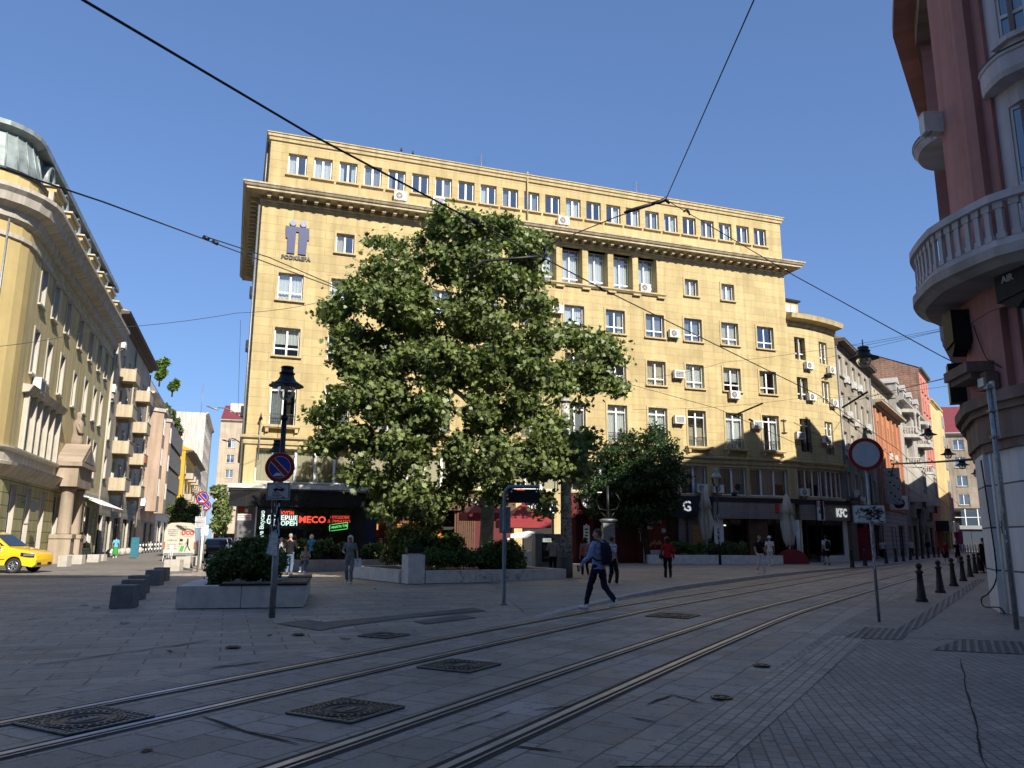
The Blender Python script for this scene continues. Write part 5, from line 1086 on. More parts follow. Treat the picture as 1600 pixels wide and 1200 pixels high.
# small round balconies
def sbal(s0, s1, z, d, h=.62, name='small_balcony'):
    ss = [s0 + (s1 - s0) * i / 16 for i in range(17)]; f = lambda s: d * math.sqrt(max(0, 1 - ((s - s0) / (s1 - s0) * 2 - 1) ** 2))
    k = MB(); k.grid([[(s, 0, z) for s in ss], [(s, -f(s) * .9, z) for s in ss], [(s, -f(s), z + .12) for s in ss], [(s, -f(s), z + h) for s in ss], [(s, -f(s) - .04, z + h + .02) for s in ss], [(s, -f(s) - .04, z + h + .10) for s in ss], [(s, -f(s) + .1, z + h + .10) for s in ss], [(s, 0, z + .15) for s in ss]], PALE, sm=False)
    k.grid([[(s, -f(s) - .05, z + h + .08) for s in ss], [(s, -f(s) - .05, z + h + .12) for s in ss], [(s, -f(s) + .1, z + h + .12) for s in ss]], BLACKM, sm=False); return wbend(k).build(name, rb)
sbal(12.2, 14.5, 11.35, .5, .45); sbal(8.3, 10.45, 11.55, .8, .16)
def wwin(s, z, w_, h, **kw):
    p = wmap(s, .18, z); q = wmap(s + .05, .18, z); o = window(rb, 0, 0, w_, h, 0, **kw); o.location = p; o.rotation_euler = (0, 0, math.atan2(q.y - p.y, q.x - p.x)); return o
for a, b, z0, z1 in hl: wwin((a + b) / 2, z0, round(b - a, 2), round(z1 - z0, 2), cols=2, rail=.6)
k = MB(); wband(k, 12.6, 14.1, -.14, 0, 12.35, 12.47, PALE); wbend(k).build('sill', rb)
# things fixed on the red building
def wthing(name, label, cat, s, y, z):
    p = wmap(s, y, z) + WO; q = wmap(s + .05, y, z) + WO; return thing(name, label, cat, p, math.atan2(q.y - p.y, q.x - p.x))
t = wthing('air_conditioner', 'light air conditioner on a bracket high on the red corner building', 'air conditioner', 9.3, -1.1, 12.0); t.rotation_euler[2] -= 1.2
link('casing', AC[0], t); link('fan_grille', AC[1], t); link('bracket', AC[2], t); t['group'] = 'air conditioner boxes on the facades'; t.scale = (.9,) * 3; t.location = P(1472, 203, 17.6)
for (s, z, w_, h, l) in ((10.75, 6.0, .55, .85, 'black canvas awning box under the left end of the round balcony'), (12.95, 6.45, .9, .6, 'black awning box with pale letters at the right edge of the photo, under the balcony')):
    t = wthing('awning_box', l, 'awning', s, -.3, z); CNV = mat_plain('black_canvas', (.012, .012, .014, 1), .6, 0, .4, .4, 5)
    part(lambda k: (k.prism([(-w_ / 2, 0), (w_ / 2, .1), (w_ / 2, h), (-w_ / 2, h)], -.4, 0, CNV), k.prism([(-w_ / 2, .0), (w_ / 2, .1), (0, -.22)], -.36, -.05, CNV)), 'canvas_hood', t)
    if s > 12: text('AIR', .2, PALE, t, (-.1, -.41, h * .72), bold=.004, name='awning_lettering')
t = wthing('dark_lightbox', 'dark square lightbox on the red wall above the stone belt', 'sign', 10.1, -.3, 4.8); part(lambda k: (k.box(-.2, .2, -.35, 0, 0, .95, BLACKM),), 'case', t)
t = wthing('stone_shelf', 'reddish stone shelf jutting from the red wall below the awning boxes', 'shelf', 11.15, -.28, 5.2); part(lambda k: (k.prism([(-.6, 0), (.75, .0), (.75, .22), (-.6, .22)], -.55, 0, STN), k.prism([(-.5, -.12), (.65, -.12), (.65, 0), (-.5, 0)], -.45, 0, STN)), 'slab', t)
t = wthing('meter_box', 'small white and red box fixed on the red wall beside the pavement pole', 'box', 11.8, -.3, 4.78); part(lambda k: (k.box(-.2, .2, -.25, 0, 0, .38, STN), k.box(-.14, .1, -.27, -.25, .08, .26, SIGNW)), 'case', t)
t = wthing('plaque', 'small brown bronze plaque on the white panelled wall', 'plaque', 10.85, -.03, 1.75); part(lambda k: (k.box(-.09, .09, -.02, 0, 0, .27, mat_plain('bronze', (.10, .065, .03, 1), .4, .6)), [k.box(-.06, .06, -.024, -.02, .04 + .05 * i, .055 + .05 * i, mat_plain('gold_letters', (.4, .3, .12, 1), .4, .6)) for i in range(4)]), 'plate', t)
k = MB(); cab = [wmap(10.5, -.2, 3.4), wmap(10.5, -.16, 2.2), wmap(10.55, -.16, .9), wmap(10.3, -.3, .45), wmap(9.9, -.42, .3), wmap(10.0, -.4, .12), wmap(10.6, -.2, .15), wmap(10.7, -.15, .02)]
k.tube(smooth_path([p + WO for p in cab], 5), .016, WIRE, 6); tag(k.build('wall_cable'), 'loose black cable running down the white panelled corner and looping at its foot', 'cable')
k = MB(); k.tube([wmap(10.75, -.1, .05) + WO, wmap(10.75, -.1, 3.5) + WO], .035, SIGNW, 8); tag(k.build('wall_conduit'), 'white conduit pipe on the corner of the panelled wall', 'pipe')
k = MB()
k.tube([wmap(11.2, -.32, 6.4) + WO, wmap(11.4, -.34, 6.0) + WO, wmap(11.7, -.36, 5.5) + WO, wmap(12.1, -.34, 5.2) + WO], .012, WIRE, 5); tag(k.build('wall_wire'), 'thin dark wire sagging across the red wall under the round balcony', 'wire')
# street-side balconies of the same house, seen edge on
for i, (px, py, Y, z1) in enumerate(((1474, 540, 22.5, 1.5), (1490, 575, 27.5, 1.5), (1505, 615, 34.0, 1.5))):
    a = P(px, py, Y); M = Matrix.Translation(-WO + Vector((a.x, a.y, 0))) @ Matrix.Rotation(R(56), 4, 'Z'); k = MB(); k.M = M
    k.box(0, 2.6, -2.4, 0.02, a.z, a.z + .2, SOFF); k.box(.05, 2.55, -2.3, .06, a.z + .2, a.z + 1.1, PALE); k.box(-.03, 2.63, -2.4, .1, a.z + 1.1, a.z + 1.22, SOFF); k.build('side_balcony', rb)
# roof and rear of the block
k = MB(); poly = [(p.x - WO.x, p.y - WO.y) for p in WP]; poly = poly + [(40 - WO.x, 8 - WO.y), (30 - WO.x, 20 - WO.y)]
k.face([(x, y, 16.25) for x, y in poly], GREYM)
for (xa, ya), (xb, yb) in ((poly[-3], poly[-2]), (poly[-2], poly[-1]), (poly[-1], poly[0])): k.face([(xa, ya, 0), (xb, yb, 0), (xb, yb, 16.25), (xa, ya, 16.25)], PALE)
k.build('roof', rb)
# unseen neighbours outside the frame, sized for the shade they cast on the square
FA2 = R(56 + 180)
n0 = town('street_house', 'unseen tall narrow house of the right-hand row directly beyond the red corner building', Vector((16.6, 26.8, 0)) + RV * 16.5, FA2, 16.3, 20.8, [(z, 1.8, [(2.5 + 4 * i, 1.3) for i in range(4)], dict(cols=2)) for z in (5, 8.4, 11.8, 15.2)], PALE, PALE, 11, .3, None, 'flat', None, dict(), seed=30, surr=False)
n1 = town('street_house', 'unseen plain house of the right-hand row beyond the tall narrow one', Vector((16.6, 26.8, 0)) + RV * 46, FA2, 29, 17.4, [(z, 1.8, [(2.5 + 4 * i, 1.3) for i in range(7)], dict(cols=2)) for z in (5, 8.4, 11.8)], STN, PALE, 11, .3, None, 'pitch', TILE, dict(), seed=31, rooff=1.5, surr=False)
part(lambda k: [(k.box(x - 1.4, x + 1.4, -.1, 5, 17.4, 18.6, PALE), k.prism([(x - 1.6, 18.6), (x + 1.6, 18.6), (x, 20.2)], -.2, 5, TILE)) for x in (9, 24)], 'gable_dormer', n1)
n3 = town('street_house', 'unseen tall far house of the right-hand row, past the plain one', Vector((16.6, 26.8, 0)) + RV * 118, FA2, 71, 16, [(z, 1.8, [(2.5 + 4 * i, 1.3) for i in range(17)], dict(cols=2)) for z in (5, 8.4, 11.8)], STN, PALE, 11, .3, None, 'pitch', TILE, dict(), seed=33, rooff=2, surr=False)
n2 = town('rear_house', 'unseen tall house row standing behind the viewer', Vector((52, -10, 0)), R(180), 110, 33, [(z, 2.0, [(3 + 4.5 * i, 1.5) for i in range(23)], dict(cols=2)) for z in (5, 9, 13, 17, 21, 25)], BGE, LST, 14, .8, None, 'flat', None, dict(), seed=32, surr=False)
# ================================================================ trees and hedges
def mat_leaf(name, c, c2, trans=.22):
    n = NT(name); g = n.n('ShaderNodeNewGeometry'); rn = n.n('ShaderNodeObjectInfo')
    nz = n.noise(n.coord('Object'), 1.1, 3); col = n.ramp(g.outputs['Random Per Island'], [(0, c), (.6, c2), (1, sc(c2, 1.5))])
    col = n.mix(1, col, n.ramp(nz, [(.3, g3(.75)), (.7, g3(1.15))]), 'MULTIPLY')
    n.l(col, n.b.inputs['Base Color']); n.b.inputs['Roughness'].default_value = .45; n.b.inputs['Specular IOR Level'].default_value = .35
    tl = n.n('ShaderNodeBsdfTranslucent'); tc = n.mix(1, col, (1.5, 1.9, .7, 1), 'MULTIPLY'); n.l(tc, tl.inputs[0]); mx = n.n('ShaderNodeMixShader'); mx.inputs[0].default_value = trans
    n.l(n.b.outputs[0], mx.inputs[1]); n.l(tl.outputs[0], mx.inputs[2]); n.l(mx.outputs[0], n.t.nodes['Material Output'].inputs[0]); return n.m
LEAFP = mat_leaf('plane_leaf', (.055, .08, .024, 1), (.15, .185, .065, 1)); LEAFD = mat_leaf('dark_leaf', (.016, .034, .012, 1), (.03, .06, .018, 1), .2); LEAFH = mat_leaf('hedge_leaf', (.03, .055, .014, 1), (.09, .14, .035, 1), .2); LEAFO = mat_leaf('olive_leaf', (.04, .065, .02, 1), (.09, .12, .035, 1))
LEAFR = mat_leaf('spring_leaf', (.06, .11, .02, 1), (.12, .19, .04, 1))
BARK = mat_plain('plane_bark', (.50, .48, .40, 1), .85, 0, .2, .45, 3.5, .3); BARKD = mat_plain('dark_bark', (.05, .04, .03, 1), .9, 0, .2, .3, 6, .4)
LOBE = np.array([(0, 0), (.34, .10), (.5, .42), (.24, .42), (.28, .78), (.06, .62), (0, 1.0), (-.06, .62), (-.28, .78), (-.24, .42), (-.5, .42), (-.34, .10)])
OVAL = np.array([(0, 0), (.26, .25), (.26, .65), (0, 1.0), (-.26, .65), (-.26, .25)])
def leaves(name, blobs, count, size, mat, parent, seed=0, shape=OVAL, shell=.55, squash=1.0, droop=.3, clusters=0, holes_=-9):
    """leaf-sized faces scattered through ellipsoid clumps given as (centre, radius)"""
    rng = np.random.default_rng(seed); w_ = np.array([b[1] ** 2 for b in blobs]); w_ = w_ / w_.sum(); idx = rng.choice(len(blobs), count, p=w_)
    C = np.array([tuple(b[0]) for b in blobs])[idx]; Rr = np.array([b[1] for b in blobs])[idx]
    d = rng.normal(size=(count, 3)); d /= np.linalg.norm(d, axis=1)[:, None]
    if clusters:
        cc = rng.choice(len(blobs), clusters, p=w_); cd_ = rng.normal(size=(clusters, 3)); cd_ /= np.linalg.norm(cd_, axis=1)[:, None]; cr = (shell + (1 - shell) * rng.random(clusters) ** .5) * (1 + .22 * rng.normal(size=clusters).clip(-1, 1.6))
        cp = np.array([tuple(b[0]) for b in blobs])[cc] + cd_ * (np.array([b[1] for b in blobs])[cc] * cr)[:, None]; crad = rng.uniform(.22, .55, clusters)
        nz_ = np.sin(cp[:, 0] * 1.9 + 1.3 * np.sin(cp[:, 2] * 1.1)) * np.sin(cp[:, 2] * 2.1 + .7) + .6 * np.sin(cp[:, 1] * 1.7 + cp[:, 0]) * np.cos(cp[:, 2] * 3.1 + cp[:, 0] * 2.3); kk = nz_ > holes_; cp, crad, cd_ = cp[kk], crad[kk], cd_[kk]; clusters = len(cp)
        ci = rng.integers(0, clusters, count); ld = rng.normal(size=(count, 3)) * np.array([.62, .62, .36]); C = cp[ci]; Rr = crad[ci]; idx = ci; d = ld; dn = cd_[ci]
    # ragged surface: lumps of twigs
    lump = 1 + .16 * np.sin(d[:, 0] * 7 + idx) * np.cos(d[:, 2] * 6 + idx * 1.7) + .12 * np.sin(d[:, 1] * 11 + idx * .5)
    rad = Rr if clusters else Rr * lump * (shell + (1 - shell) * rng.random(count) ** .6); dn = dn if clusters else d
    pos = C + d * rad[:, None] * np.array([1, 1, squash])
    nrm = dn * .6 + rng.normal(size=(count, 3)) * .75 + np.array([0, -.1, .35]); nrm /= np.linalg.norm(nrm, axis=1)[:, None]
    t = rng.normal(size=(count, 3)) + np.array([0, 0, -droop]); t -= (t * nrm).sum(1)[:, None] * nrm; t /= np.linalg.norm(t, axis=1)[:, None]; b = np.cross(nrm, t)
    s = size * rng.uniform(.65, 1.3, count); k = len(shape)
    fold = np.abs(shape[:, 0]) * .35
    V = pos[:, None, :] + s[:, None, None] * (shape[None, :, 0, None] * b[:, None, :] + shape[None, :, 1, None] * t[:, None, :] + fold[None, :, None] * nrm[:, None, :])
    V = V.reshape(-1, 3); me = bpy.data.meshes.new(name); me.vertices.add(len(V)); me.vertices.foreach_set('co', V.astype(np.float32).ravel())
    me.loops.add(len(V)); me.loops.foreach_set('vertex_index', np.arange(len(V), dtype=np.int32)); me.polygons.add(count)
    me.polygons.foreach_set('loop_start', np.arange(0, count * k, k, dtype=np.int32)); me.polygons.foreach_set('loop_total', np.full(count, k, dtype=np.int32))
    me.materials.append(mat); me.update(calc_edges=True); me.validate(); o = bpy.data.objects.new(name, me); COL.objects.link(o)
    if parent: o.parent = parent
    return o
def limb(k, a, b, r0, r1, m, n=5, wob=.25, rng=random):
    a, b = Vector(a), Vector(b); L = (b - a).length; pts = [a.lerp(b, i / n) + (Vector((rng.uniform(-1, 1), rng.uniform(-1, 1), rng.uniform(-.4, .6))) * wob * L * .12 if 0 < i < n else Vector((0, 0, 0))) for i in range(n + 1)]
    k.tube(smooth_path(pts, 3), [r0 + (r1 - r0) * i / (n * 3) for i in range(n * 3 + 1)], m, 9); return pts
def px_blobs(D, lst, rdepth):
    """clumps measured from the photo as (px, py, radius px); each gets its own real distance and size"""
    out = []
    for j, it in enumerate(lst):
        x, y, r = it[:3]; D0 = D; D_ = D + (it[3] if len(it) > 3 else 0)
        random.seed(j * 13 + 5); k = 1.0 / (FPX * 1.02 / D)
        f = rdepth[j] if isinstance(rdepth, (list, tuple)) else rdepth
        for dy in (-f, 0, f):
            rr = r * k * (.9 if dy == 0 else .78); d = D_ + dy + random.uniform(-.5, .5); c = P(x + random.uniform(-5, 5), y + random.uniform(-5, 5), D)
            s = 1.0; out.append((Vector((c.x, d, c.z)) if False else Vector((c.x * (1 + (d - D) / D * .6), d, CAMH + (c.z - CAMH) * (1 + (d - D) / D * .6))), rr))
    return out
# --- the big plane tree
TB = Vector((-1.05, 33.0, 0)); pt = thing('plane_tree', 'big plane tree with pale trunk and broad leafy crown in the middle planter', 'tree', TB)
random.seed(5)
crown = [(690, 350, 28), (735, 365, 34), (790, 370, 36), (825, 395, 34), (660, 385, 24), (700, 410, 44), (760, 430, 46), (815, 440, 40), (595, 425, 32), (630, 440, 34), (575, 378, 9), (592, 381, 9), (612, 384, 9), (628, 392, 10), (565, 455, 28), (610, 480, 44), (530, 480, 22), (508, 482, 10), (520, 500, 12), (560, 510, 40), (660, 490, 50), (720, 500, 50), (790, 510, 46), (840, 480, 22), (850, 530, 40), (905, 515, 30), (940, 540, 34), (965, 565, 22), (975, 590, 12), (965, 605, 14), (535, 545, 16), (560, 570, 44), (620, 560, 52), (690, 570, 54), (760, 580, 50), (820, 580, 46), (880, 580, 42), (930, 590, 30), (545, 620, 36), (515, 645, 22), (498, 655, 12), (600, 630, 52), (670, 640, 46), (760, 650, 36), (820, 640, 40), (890, 620, 26), (855, 680, 32), (900, 700, 26), (925, 690, 16), (520, 690, 26), (505, 700, 14), (570, 690, 42), (640, 700, 50), (710, 710, 40), (780, 720, 44), (840, 725, 40), (890, 735, 26), (560, 735, 22), (605, 760, 32), (650, 775, 34), (705, 775, 28), (615, 792, 22), (660, 805, 22), (730, 750, 30), (775, 765, 22), (575, 745, 14), (850, 800, 8), (846, 785, 9)]
crown = [(x, y, r * .86, (-1.2 if (x > 815 and y > 650) else 1.8 if x > 870 else 0)) for x, y, r in crown]
dep = [min(2.8, max(.5, 3.1 * (1 - abs(c_[0] - 735) / 280))) if 420 < c_[1] < 740 else 1.4 for c_ in crown]
blobs = px_blobs(32.5, crown, dep)
leaves('crown', [(c - TB, r) for c, r in blobs], 88000, .215, LEAFP, pt, 3, LOBE, .4, clusters=3000, holes_=-.42)
k = MB(); tr = lambda px, py, d=33.0: P(px, py, d) - TB
k.tube(smooth_path([Vector((0, 0, 0)), Vector((0, 0, .9)), tr(762, 800), tr(764, 740), tr(762, 690), tr(757, 640)], 4), [.36, .34, .32, .31, .3, .29, .28, .28, .27, .27, .26, .26, .25, .25, .24, .24, .23, .22, .21, .2, .19], BARK, 12)
for a, b, r0, r1 in (((757, 650), (766, 560), .21, .17), ((766, 560), (768, 480), .17, .12), ((768, 480), (758, 400), .12, .05), ((700, 600), (585, 480), .09, .03), ((768, 500), (700, 420), .08, .03), ((830, 655), (930, 560), .08, .03), ((757, 655), (700, 600), .14, .08), ((700, 600), (640, 540), .08, .04), ((740, 640), (735, 560), .12, .08), ((735, 560), (690, 440), .08, .03), ((762, 700), (830, 660), .12, .07), ((830, 660), (900, 600), .07, .03), ((763, 745), (820, 700), .10, .04), ((764, 790), (710, 775), .12, .09), ((710, 775), (640, 800), .09, .05), ((760, 720), (690, 680), .09, .05), ((690, 680), (600, 660), .05, .03), ((766, 540), (820, 480), .07, .03), ((700, 600), (560, 580), .06, .02), ((820, 650), (880, 720), .05, .02), ((768, 480), (810, 400), .05, .02)):
    limb(k, tr(*a), tr(*b), r0, r1, BARK, 4, .5)
k.build('trunk', pt)
# --- dark street tree on the right
DTB = Vector((8.9, 51.5, 0)); dt = thing('dark_tree', 'smaller dense dark tree in front of the red roller shutter, right of the plane tree', 'tree', DTB)
dl = [(985, 690, 26), (1020, 690, 24), (1045, 715, 26), (1055, 745, 20), (950, 710, 24), (915, 735, 18), (925, 770, 24), (960, 750, 36), (1005, 740, 38), (1040, 770, 26), (965, 795, 30), (1010, 790, 34), (1050, 790, 20), (990, 815, 14), (930, 790, 20)]
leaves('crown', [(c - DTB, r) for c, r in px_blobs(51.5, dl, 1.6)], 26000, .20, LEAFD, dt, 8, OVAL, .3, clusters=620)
k = MB(); t2 = lambda px, py, d=51.5: P(px, py, d) - DTB
k.tube([Vector((0, 0, 0)), t2(1008, 840), t2(1006, 800)], [.22, .2, .17], BARKD, 9)
for a, b in (((1006, 800), (960, 740)), ((1006, 800), (1010, 720)), ((1006, 800), (1045, 760))): limb(k, t2(*a), t2(*b), .12, .04, BARKD, 4, .5)
k.build('trunk', dt)
def small_tree(label, D, lst, cnt, size, mat, base, seed, tw=.12):
    b = Vector(base); t = thing('street_tree', label, 'tree', b); bl = [(c - b, r) for c, r in px_blobs(D, lst, lst[0][2] * D / 1300)]
    leaves('crown', bl, cnt, size, mat, t, seed); k = MB(); top = bl[len(bl) // 2][0]; k.tube([Vector((0, 0, 0)), Vector((top.x * .3, 0, top.z * .6)), Vector((top.x * .6, 0, top.z))], [tw, tw * .8, tw * .3], BARKD, 7); k.build('trunk', t)
def gat(px, Y): p = P(px, 843, Y); return (p.x, p.y, 0)
small_tree('light green street tree rising behind the white van', 74, [(285, 805, 13), (275, 812, 10), (297, 815, 12), (286, 790, 8), (270, 800, 7), (300, 800, 8)], 4500, .34, LEAFP, gat(286, 74), 21)
small_tree('dense green street tree between the white van street and the shop corner', 100, [(345, 790, 15), (348, 810, 14), (343, 770, 9), (352, 780, 9), (340, 825, 10)], 5000, .42, LEAFP, gat(344, 100), 22, .2)
# palm-like plants and hanging greenery on the roof terrace
for i, (px, py, r, Y, l) in enumerate(((251, 572, 9, 112, 'spiky green roof plant at the near end of the slatted block terrace'), (270, 605, 6, 118, 'small roof plant beside the slate screen of the terrace'), (250, 588, 5, 111, 'low green tuft on the terrace below the spiky roof plant'))):
    c = P(px, py, Y); t = thing('roof_plant', l, 'plant', c - Vector((0, 0, 1.5))); leaves('foliage', [(Vector((0, 0, 1.6)), r * Y / 1700), (Vector((.5, 0, 2.1)), r * Y / 2400)], 700, .6, LEAFR, t, 30 + i, OVAL, .3); part(lambda k: k.tube([(0, 0, 0), (0, 0, 1.6)], .12, BARKD, 6), 'stem', t)
FDo = FD; fd = lambda x, y, z: FDo + LV * x + Vector((LV.y * -1, LV.x, 0)) * y * 1.0 + Vector((0, 0, z))
hg = thing('hanging_shrubs', 'green shrubs spilling over the white parapet of the slatted block', 'shrubs', fd(3, 1, 19)); 
bl = [(Vector(fd(2 + 1.2 * i, .3 + .3 * math.sin(i), 19.2 + .3 * math.sin(i * 1.7))) - hg.location, .6) for i in range(20)]; leaves('foliage', bl, 6000, .45, LEAFO, hg, 41)
def hedge(name, label, boxes, cnt, size, mat, seed, base, cat='hedge'):
    """boxes (cx,cy,cz,hx,hy,hz,rot) filled with small clumps so the outline stays uneven"""
    rng = random.Random(seed); bl = []
    for cx, cy, cz, hx, hy, hz, rot in boxes:
        nx = max(2, int(hx * 2 / .42)); ny = max(1, int(hy * 2 / .5)); nz = max(1, int(hz * 2 / .45)); c_, s_ = math.cos(rot), math.sin(rot)
        for i in range(nx):
            for j in range(ny):
                for l in range(nz):
                    x = -hx + 2 * hx * (i + .5) / nx + rng.uniform(-.1, .1); y = -hy + 2 * hy * (j + .5) / ny + rng.uniform(-.1, .1); z = -hz + 2 * hz * (l + .5) / nz + rng.uniform(-.1, .12)
                    bl.append((Vector((cx + x * c_ - y * s_, cy + x * s_ + y * c_, cz + z)) - Vector(base), rng.uniform(.26, .4)))
    t = thing(name, label, cat, base); leaves('foliage', bl, cnt, size, mat, t, seed, OVAL, .5)
    part(lambda k: [k.tube([(b[0].x * .8, b[0].y * .9, .0), b[0]], [.02, .008], BARKD, 4, False) for b in bl[::6]], 'stems', t); return t
# ================================================================ planters
CONC = mat_plain('pale_concrete', (.62, .60, .56, 1), .8, 0, .3, .16, 4, .25); CONCD = mat_plain('dark_concrete', (.19, .195, .20, 1), .75, 0, .35, .18, 4, .2); SOIL = mat_plain('soil', (.05, .035, .025, 1), .95); SLATW = mat_plain('grey_timber', (.20, .16, .12, 1), .7, 0, .3, .25, 9)
CONCL = mat_plain('warm_concrete', (.42, .39, .34, 1), .85, 0, .3, .15, 4, .3)  # second concrete tone, warmer and darker than the pale one
def wall_run(k, pts, h, th, m, top=None, seams=1.9, z0=0.02):
    """low concrete wall along world points (x,y), made of butted blocks"""
    for (xa, ya), (xb, yb) in zip(pts[:-1], pts[1:]):
        L = math.hypot(xb - xa, yb - ya); n = max(1, round(L / seams)); d = Vector(((xb - xa) / L, (yb - ya) / L, 0)); a = math.atan2(d.y, d.x); M0_ = k.M
        k.M = Matrix.Translation((xa, ya, 0)) @ Matrix.Rotation(a, 4, 'Z')
        for i in range(n): k.box(L * i / n + .006, L * (i + 1) / n - .006, 0, th, z0, h, m)
        k.M = M0_
pl = thing('concrete_planter', 'pale concrete planter with timber bench slats, left of the lamp post', 'planter', (0, 0, 0))
A = G(265, 953); B = G(460, 948); C_ = G(460, 902, .05); 
A = Vector((-7.45, 17.95, 0)); B = Vector((-4.75, 18.55, 0)); dAB = (B - A).normalized(); nb = Vector((-dAB.y, dAB.x, 0)); Dl = A + nb * 4.8 + dAB * -0.0; Cr = B + nb * 4.8
k = MB(); wall_run(k, [(A.x, A.y), (B.x, B.y)], .50, .42, CONC, seams=1.7); wall_run(k, [((B + nb * .42).x, (B + nb * .42).y), (Cr.x, Cr.y)], .50, .42, CONC); wall_run(k, [(Dl.x, Dl.y), ((A + nb * .43).x, (A + nb * .43).y)], .50, .5, CONC); wall_run(k, [(Cr.x, Cr.y), (Dl.x, Dl.y)], .50, .42, CONC); k.build('kerb_block', pl)
k = MB(); k.face([(*(A + dAB * .3 + nb * .3).xy, .42), (*(B - dAB * .3 + nb * .3).xy, .42), (*(Cr - dAB * .3 - nb * .3).xy, .42), (*(Dl + dAB * .3 - nb * .3).xy, .42)], SOIL); k.build('soil', pl)
k = MB(); k.M = Matrix.Translation(A) @ Matrix.Rotation(math.atan2(dAB.y, dAB.x), 4, 'Z'); LAB = (B - A).length
k.box(.9, LAB + .06, -.02, .36, .505, .535, BLACKM)
for i in range(4): k.box(.95, LAB + .04, .0 + i * .09, .07 + i * .09, .54, .575, SLATW)
for i in range(9):
    if i not in (4, 5): k.box(LAB - .55, LAB + .05, .5 + i * .42, .5 + i * .42 + .34, .535, .57, SLATW)
k.box(LAB - .55, LAB + .06, .45, 4.3, .505, .53, BLACKM); k.M = None; k.build('bench_slats', pl)
cc_ = (A + B) / 2 + nb * 1.7; hedge('hedge', 'dense rounded green hedge growing in the left planter', [(cc_.x - .05, cc_.y, .90, .78, .95, .40, .22), (cc_.x, cc_.y, 1.26, .50, .7, .18, .22)], 15000, .085, LEAFH, 51, (cc_.x, cc_.y, .42))
# centre planter
pm = thing('concrete_planter', 'long concrete planter with graffiti and a tall end block, around the big tree', 'planter', (0, 0, 0))
A = Vector((-3.62, 28.25, 0)); A2 = Vector((-3.05, 28.45, 0)); B = Vector((2.15, 31.2, 0)); d2 = (B - A).normalized(); n2_ = Vector((-d2.y, d2.x, 0)); C2 = B + n2_ * 6; D2 = A + n2_ * 6 - d2 * .6
k = MB(); wall_run(k, [((A + d2 * .66).x, (A + d2 * .66).y), (B.x, B.y)], .46, .42, CONC, seams=2.3); wall_run(k, [(D2.x, D2.y), ((A - d2 * .1 + n2_ * .7).x, (A - d2 * .1 + n2_ * .7).y)], .46, .42, CONC, seams=2.3); wall_run(k, [((B + n2_ * .44).x, (B + n2_ * .44).y), (C2.x, C2.y)], .46, .42, CONC); wall_run(k, [(C2.x, C2.y), (D2.x, D2.y)], .46, .42, CONC); k.build('kerb_block', pm)
k = MB(); k.M = Matrix.Translation(A) @ Matrix.Rotation(math.atan2(d2.y, d2.x), 4, 'Z'); k.box(0, .62, 0, .7, .02, 1.02, CONC); k.box(.1, .52, .1, .5, 1.02, 1.06, CONCL); k.M = None; k.build('end_block', pm)
k = MB(); k.M = Matrix.Translation(A) @ Matrix.Rotation(math.atan2(d2.y, d2.x), 4, 'Z')
for x0_ in (.0, .6): k.tube([(x0_, .1, 1.02), (x0_, .1, 1.3)], .02, BLACKM, 5)
k.tube([(0, .1, 1.3), (.62, .1, 1.3)], .02, BLACKM, 5); k.box(.02, .6, .12, .45, 1.1, 1.26, BLACKM); k.M = None; k.build('planter_rail', pm)
k = MB(); k.face([(*(A + d2 * .3 + n2_ * .3).xy, .40), (*(B - d2 * .3 + n2_ * .3).xy, .40), (*(C2 - d2 * .3 - n2_ * .3).xy, .40), (*(D2 + d2 * .3 - n2_ * .3).xy, .40)], SOIL); k.build('soil', pm)
k = MB(); k.M = Matrix.Translation(A) @ Matrix.Rotation(math.atan2(d2.y, d2.x), 4, 'Z'); GRF = mat_plain('graffiti_ink', (.16, .17, .20, 1), .7); random.seed(77)
for ch, x in zip('YORG', (2.1, 2.42, 2.74, 3.0)): pass
for i in range(26):
    x = 1.5 + random.random() * 3.6; z = .12 + random.random() * .26; p = [(x, -.004, z)]
    for j in range(3): p.append((p[-1][0] + random.uniform(-.12, .16), -.004, min(.43, max(.06, p[-1][2] + random.uniform(-.12, .12)))))
    k.tube(p, .006, GRF, 4, False)
k.M = None; k.build('graffiti', pm)
c_ = A + d2 * 3.0 + n2_ * 1.35; hr = math.atan2(d2.y, d2.x)
hedge('hedge', 'long dark glossy hedge growing in the centre planter under the big tree', [(*(A + d2 * 2.45 + n2_ * 1.3).xy, .9, 1.55, .7, .42, hr), (*(A + d2 * 4.2 + n2_ * 1.2).xy, .85, .75, .6, .45, hr), (*(A + d2 * 1.9 + n2_ * 2.6).xy, 1.2, 1.2, .7, .5, hr), (*(A + d2 * 4.6 + n2_ * 1.8).xy, 1.15, .5, .6, .38, hr)], 26000, .10, LEAFH, 52, (c_.x, c_.y, .4))
# far planter with the people sitting
pf = thing('concrete_planter', 'far low concrete wall planter below the shop window, with people sitting on it', 'planter', (0, 0, 0))
A = Vector((-12.6, 37.9, 0)); B = Vector((-5.6, 40.3, 0)); d3 = (B - A).normalized(); n3 = Vector((-d3.y, d3.x, 0)); k = MB(); wall_run(k, [(A.x, A.y), (B.x, B.y)], .55, .45, CONCL, seams=1.8)
wall_run(k, [((A + n3 * 2.2).x, (A + n3 * 2.2).y), ((A + n3 * .46).x, (A + n3 * .46).y)], .55, .45, CONCL); k.build('kerb_block', pf)
k = MB(); k.face([(*(A + n3 * .3).xy, .45), (*(B + n3 * .3).xy, .45), (*(B + n3 * 2).xy, .45), (*(A + n3 * 2).xy, .45)], SOIL); k.build('soil', pf); hr3 = math.atan2(d3.y, d3.x)
k = MB(); k.M = Matrix.Translation(A) @ Matrix.Rotation(hr3, 4, 'Z')
